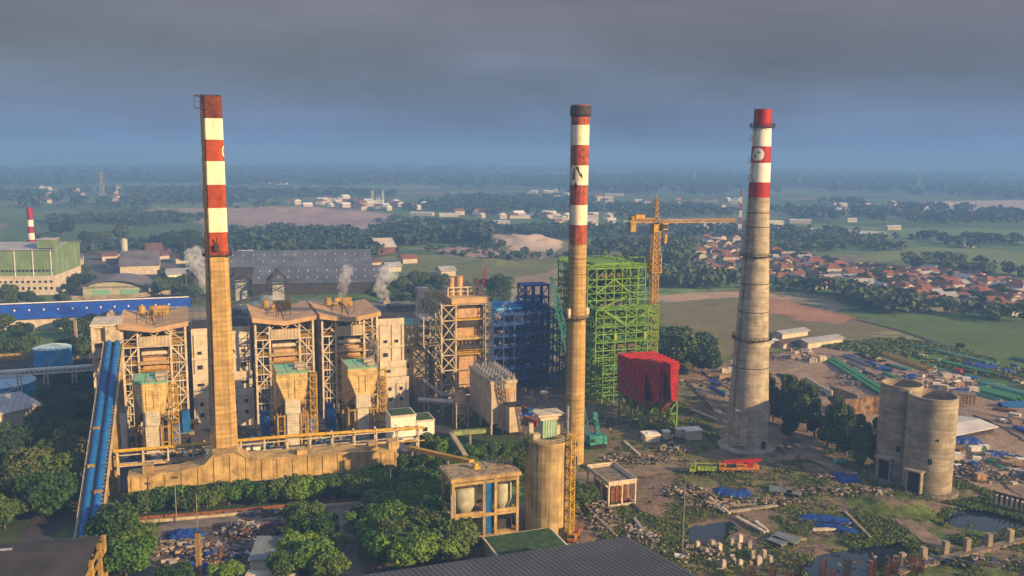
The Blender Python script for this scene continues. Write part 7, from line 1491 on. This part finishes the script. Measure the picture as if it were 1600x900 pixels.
mast(121, 560, 20, 'tall lattice mast behind the blue tank', 'frame_tan', True); mast(50, 725, 9, 'street lamp between the trees at the left edge'); mast(146, 398, 24, 'distant thin mast beyond the workshops'); mast(292, 455, 38, 'tall thin mast behind the first boiler house')
mast(8, 790, 10, 'street lamp beside the road at the left edge')
t = thing('yellow_pipe_rack', 'short yellow pipe crossing at the left edge by the pale warehouse', 'pipe rack', P(0, 722)); mb = MB(); mb.tube((-14, 0, 4.5), (3.5, 0, 4.6), .45); mb.build('yellow_pipe', 'rail_yellow', t); mb = MB(); mb.beam((0, 0, 0), (0, 0, 4.3), .4); mb.build('leg', 'concrete', t)
# ---------------------------------------------------------------- steam
def steam(label, pts, seed):
    """puffs of steam: one joined lumpy volume"""
    mb = MB(); c0 = pts[0][0]
    rr = random.Random(seed); bm = []
    for (c, r_) in pts:
        n, k = 12, 8; vs = [];
        for j in range(k+1):
            for i in range(n): th_ = math.pi*j/k; ph_ = 2*math.pi*i/n; s = r_*rr.uniform(.85, 1.1); vs.append((c[0]-c0[0]+s*math.sin(th_)*math.cos(ph_), c[1]-c0[1]+s*math.sin(th_)*math.sin(ph_), c[2]-c0[2]+s*math.cos(th_)))
        mb.add(vs, [(j*n+i, (j+1)*n+i, (j+1)*n+(i+1) % n, j*n+(i+1) % n) for j in range(k) for i in range(n)])
    o = mb.build('steam', 'black_paint', None, c0); o.data.materials.clear(); o.data.materials.append(SM); 
    rm = o.modifiers.new('remesh', 'REMESH'); rm.mode = 'VOXEL'; rm.voxel_size = .6; tag(o, label, 'steam', kind='stuff')
SM = bpy.data.materials.new('steam'); SM.use_nodes = True; n = SM.node_tree; n.nodes.clear(); o = n.nodes.new('ShaderNodeOutputMaterial'); pv = n.nodes.new('ShaderNodeVolumePrincipled'); pv.inputs['Color'].default_value = (1, 1, 1, 1)
g = n.nodes.new('ShaderNodeNewGeometry'); tn = n.nodes.new('ShaderNodeTexNoise'); tn.inputs['Scale'].default_value = .4; tn.inputs['Detail'].default_value = 5; n.links.new(g.outputs['Position'], tn.inputs[0]); mr = n.nodes.new('ShaderNodeMapRange'); mr.inputs[1].default_value = .42; mr.inputs[2].default_value = .62; mr.inputs[3].default_value = 0; mr.inputs[4].default_value = .16; n.links.new(tn.outputs[0], mr.inputs[0]); n.links.new(mr.outputs[0], pv.inputs['Density']); n.links.new(pv.outputs[0], o.inputs['Volume'])
def plume(label, pix, D, seed):
    rr = random.Random(seed); out = []
    for (x0, y0, r0), (x1, y1, r1) in zip(pix[:-1], pix[1:]):
        for k in range(4):
            f = k/4; out.append((at(x0+(x1-x0)*f+rr.uniform(-1, 1)*r0*1.2, y0+(y1-y0)*f+rr.uniform(-.6, .6)*r0, D+rr.uniform(-1, 1)*r0), (r0+(r1-r0)*f)*rr.uniform(.65, 1.3)))
    steam(label, out, seed)
plume('white steam rising left of the left chimney', [(325,455,2),(322,446,3),(318,436,3.4),(312,424,4),(308,412,4.5),(306,400,5)], 470, 1)
plume('bright white steam jet blowing off the middle boiler house roof', [(447,478,1.4),(436,471,2),(424,470,2.4),(410,472,2.6),(397,477,2.4),(384,486,2.)], 372, 2)
plume('thin steam rising above the rightmost butterfly roof', [(533,474,1.2),(534,460,1.8),(536,448,2.2),(539,434,2.8),(542,420,3.2)], 395, 3)
plume('tall pale steam column behind the right end of the boiler row', [(596,492,2),(600,478,2.6),(597,464,3),(595,450,3.4),(600,436,3.8),(606,422,4.2)], 440, 4)
plume('thin steam wisp right of the open boiler tower', [(773,502,.7),(778,492,1),(786,482,1.2),(794,474,1.4),(801,464,1.6),(803,452,1.8)], 384, 5)
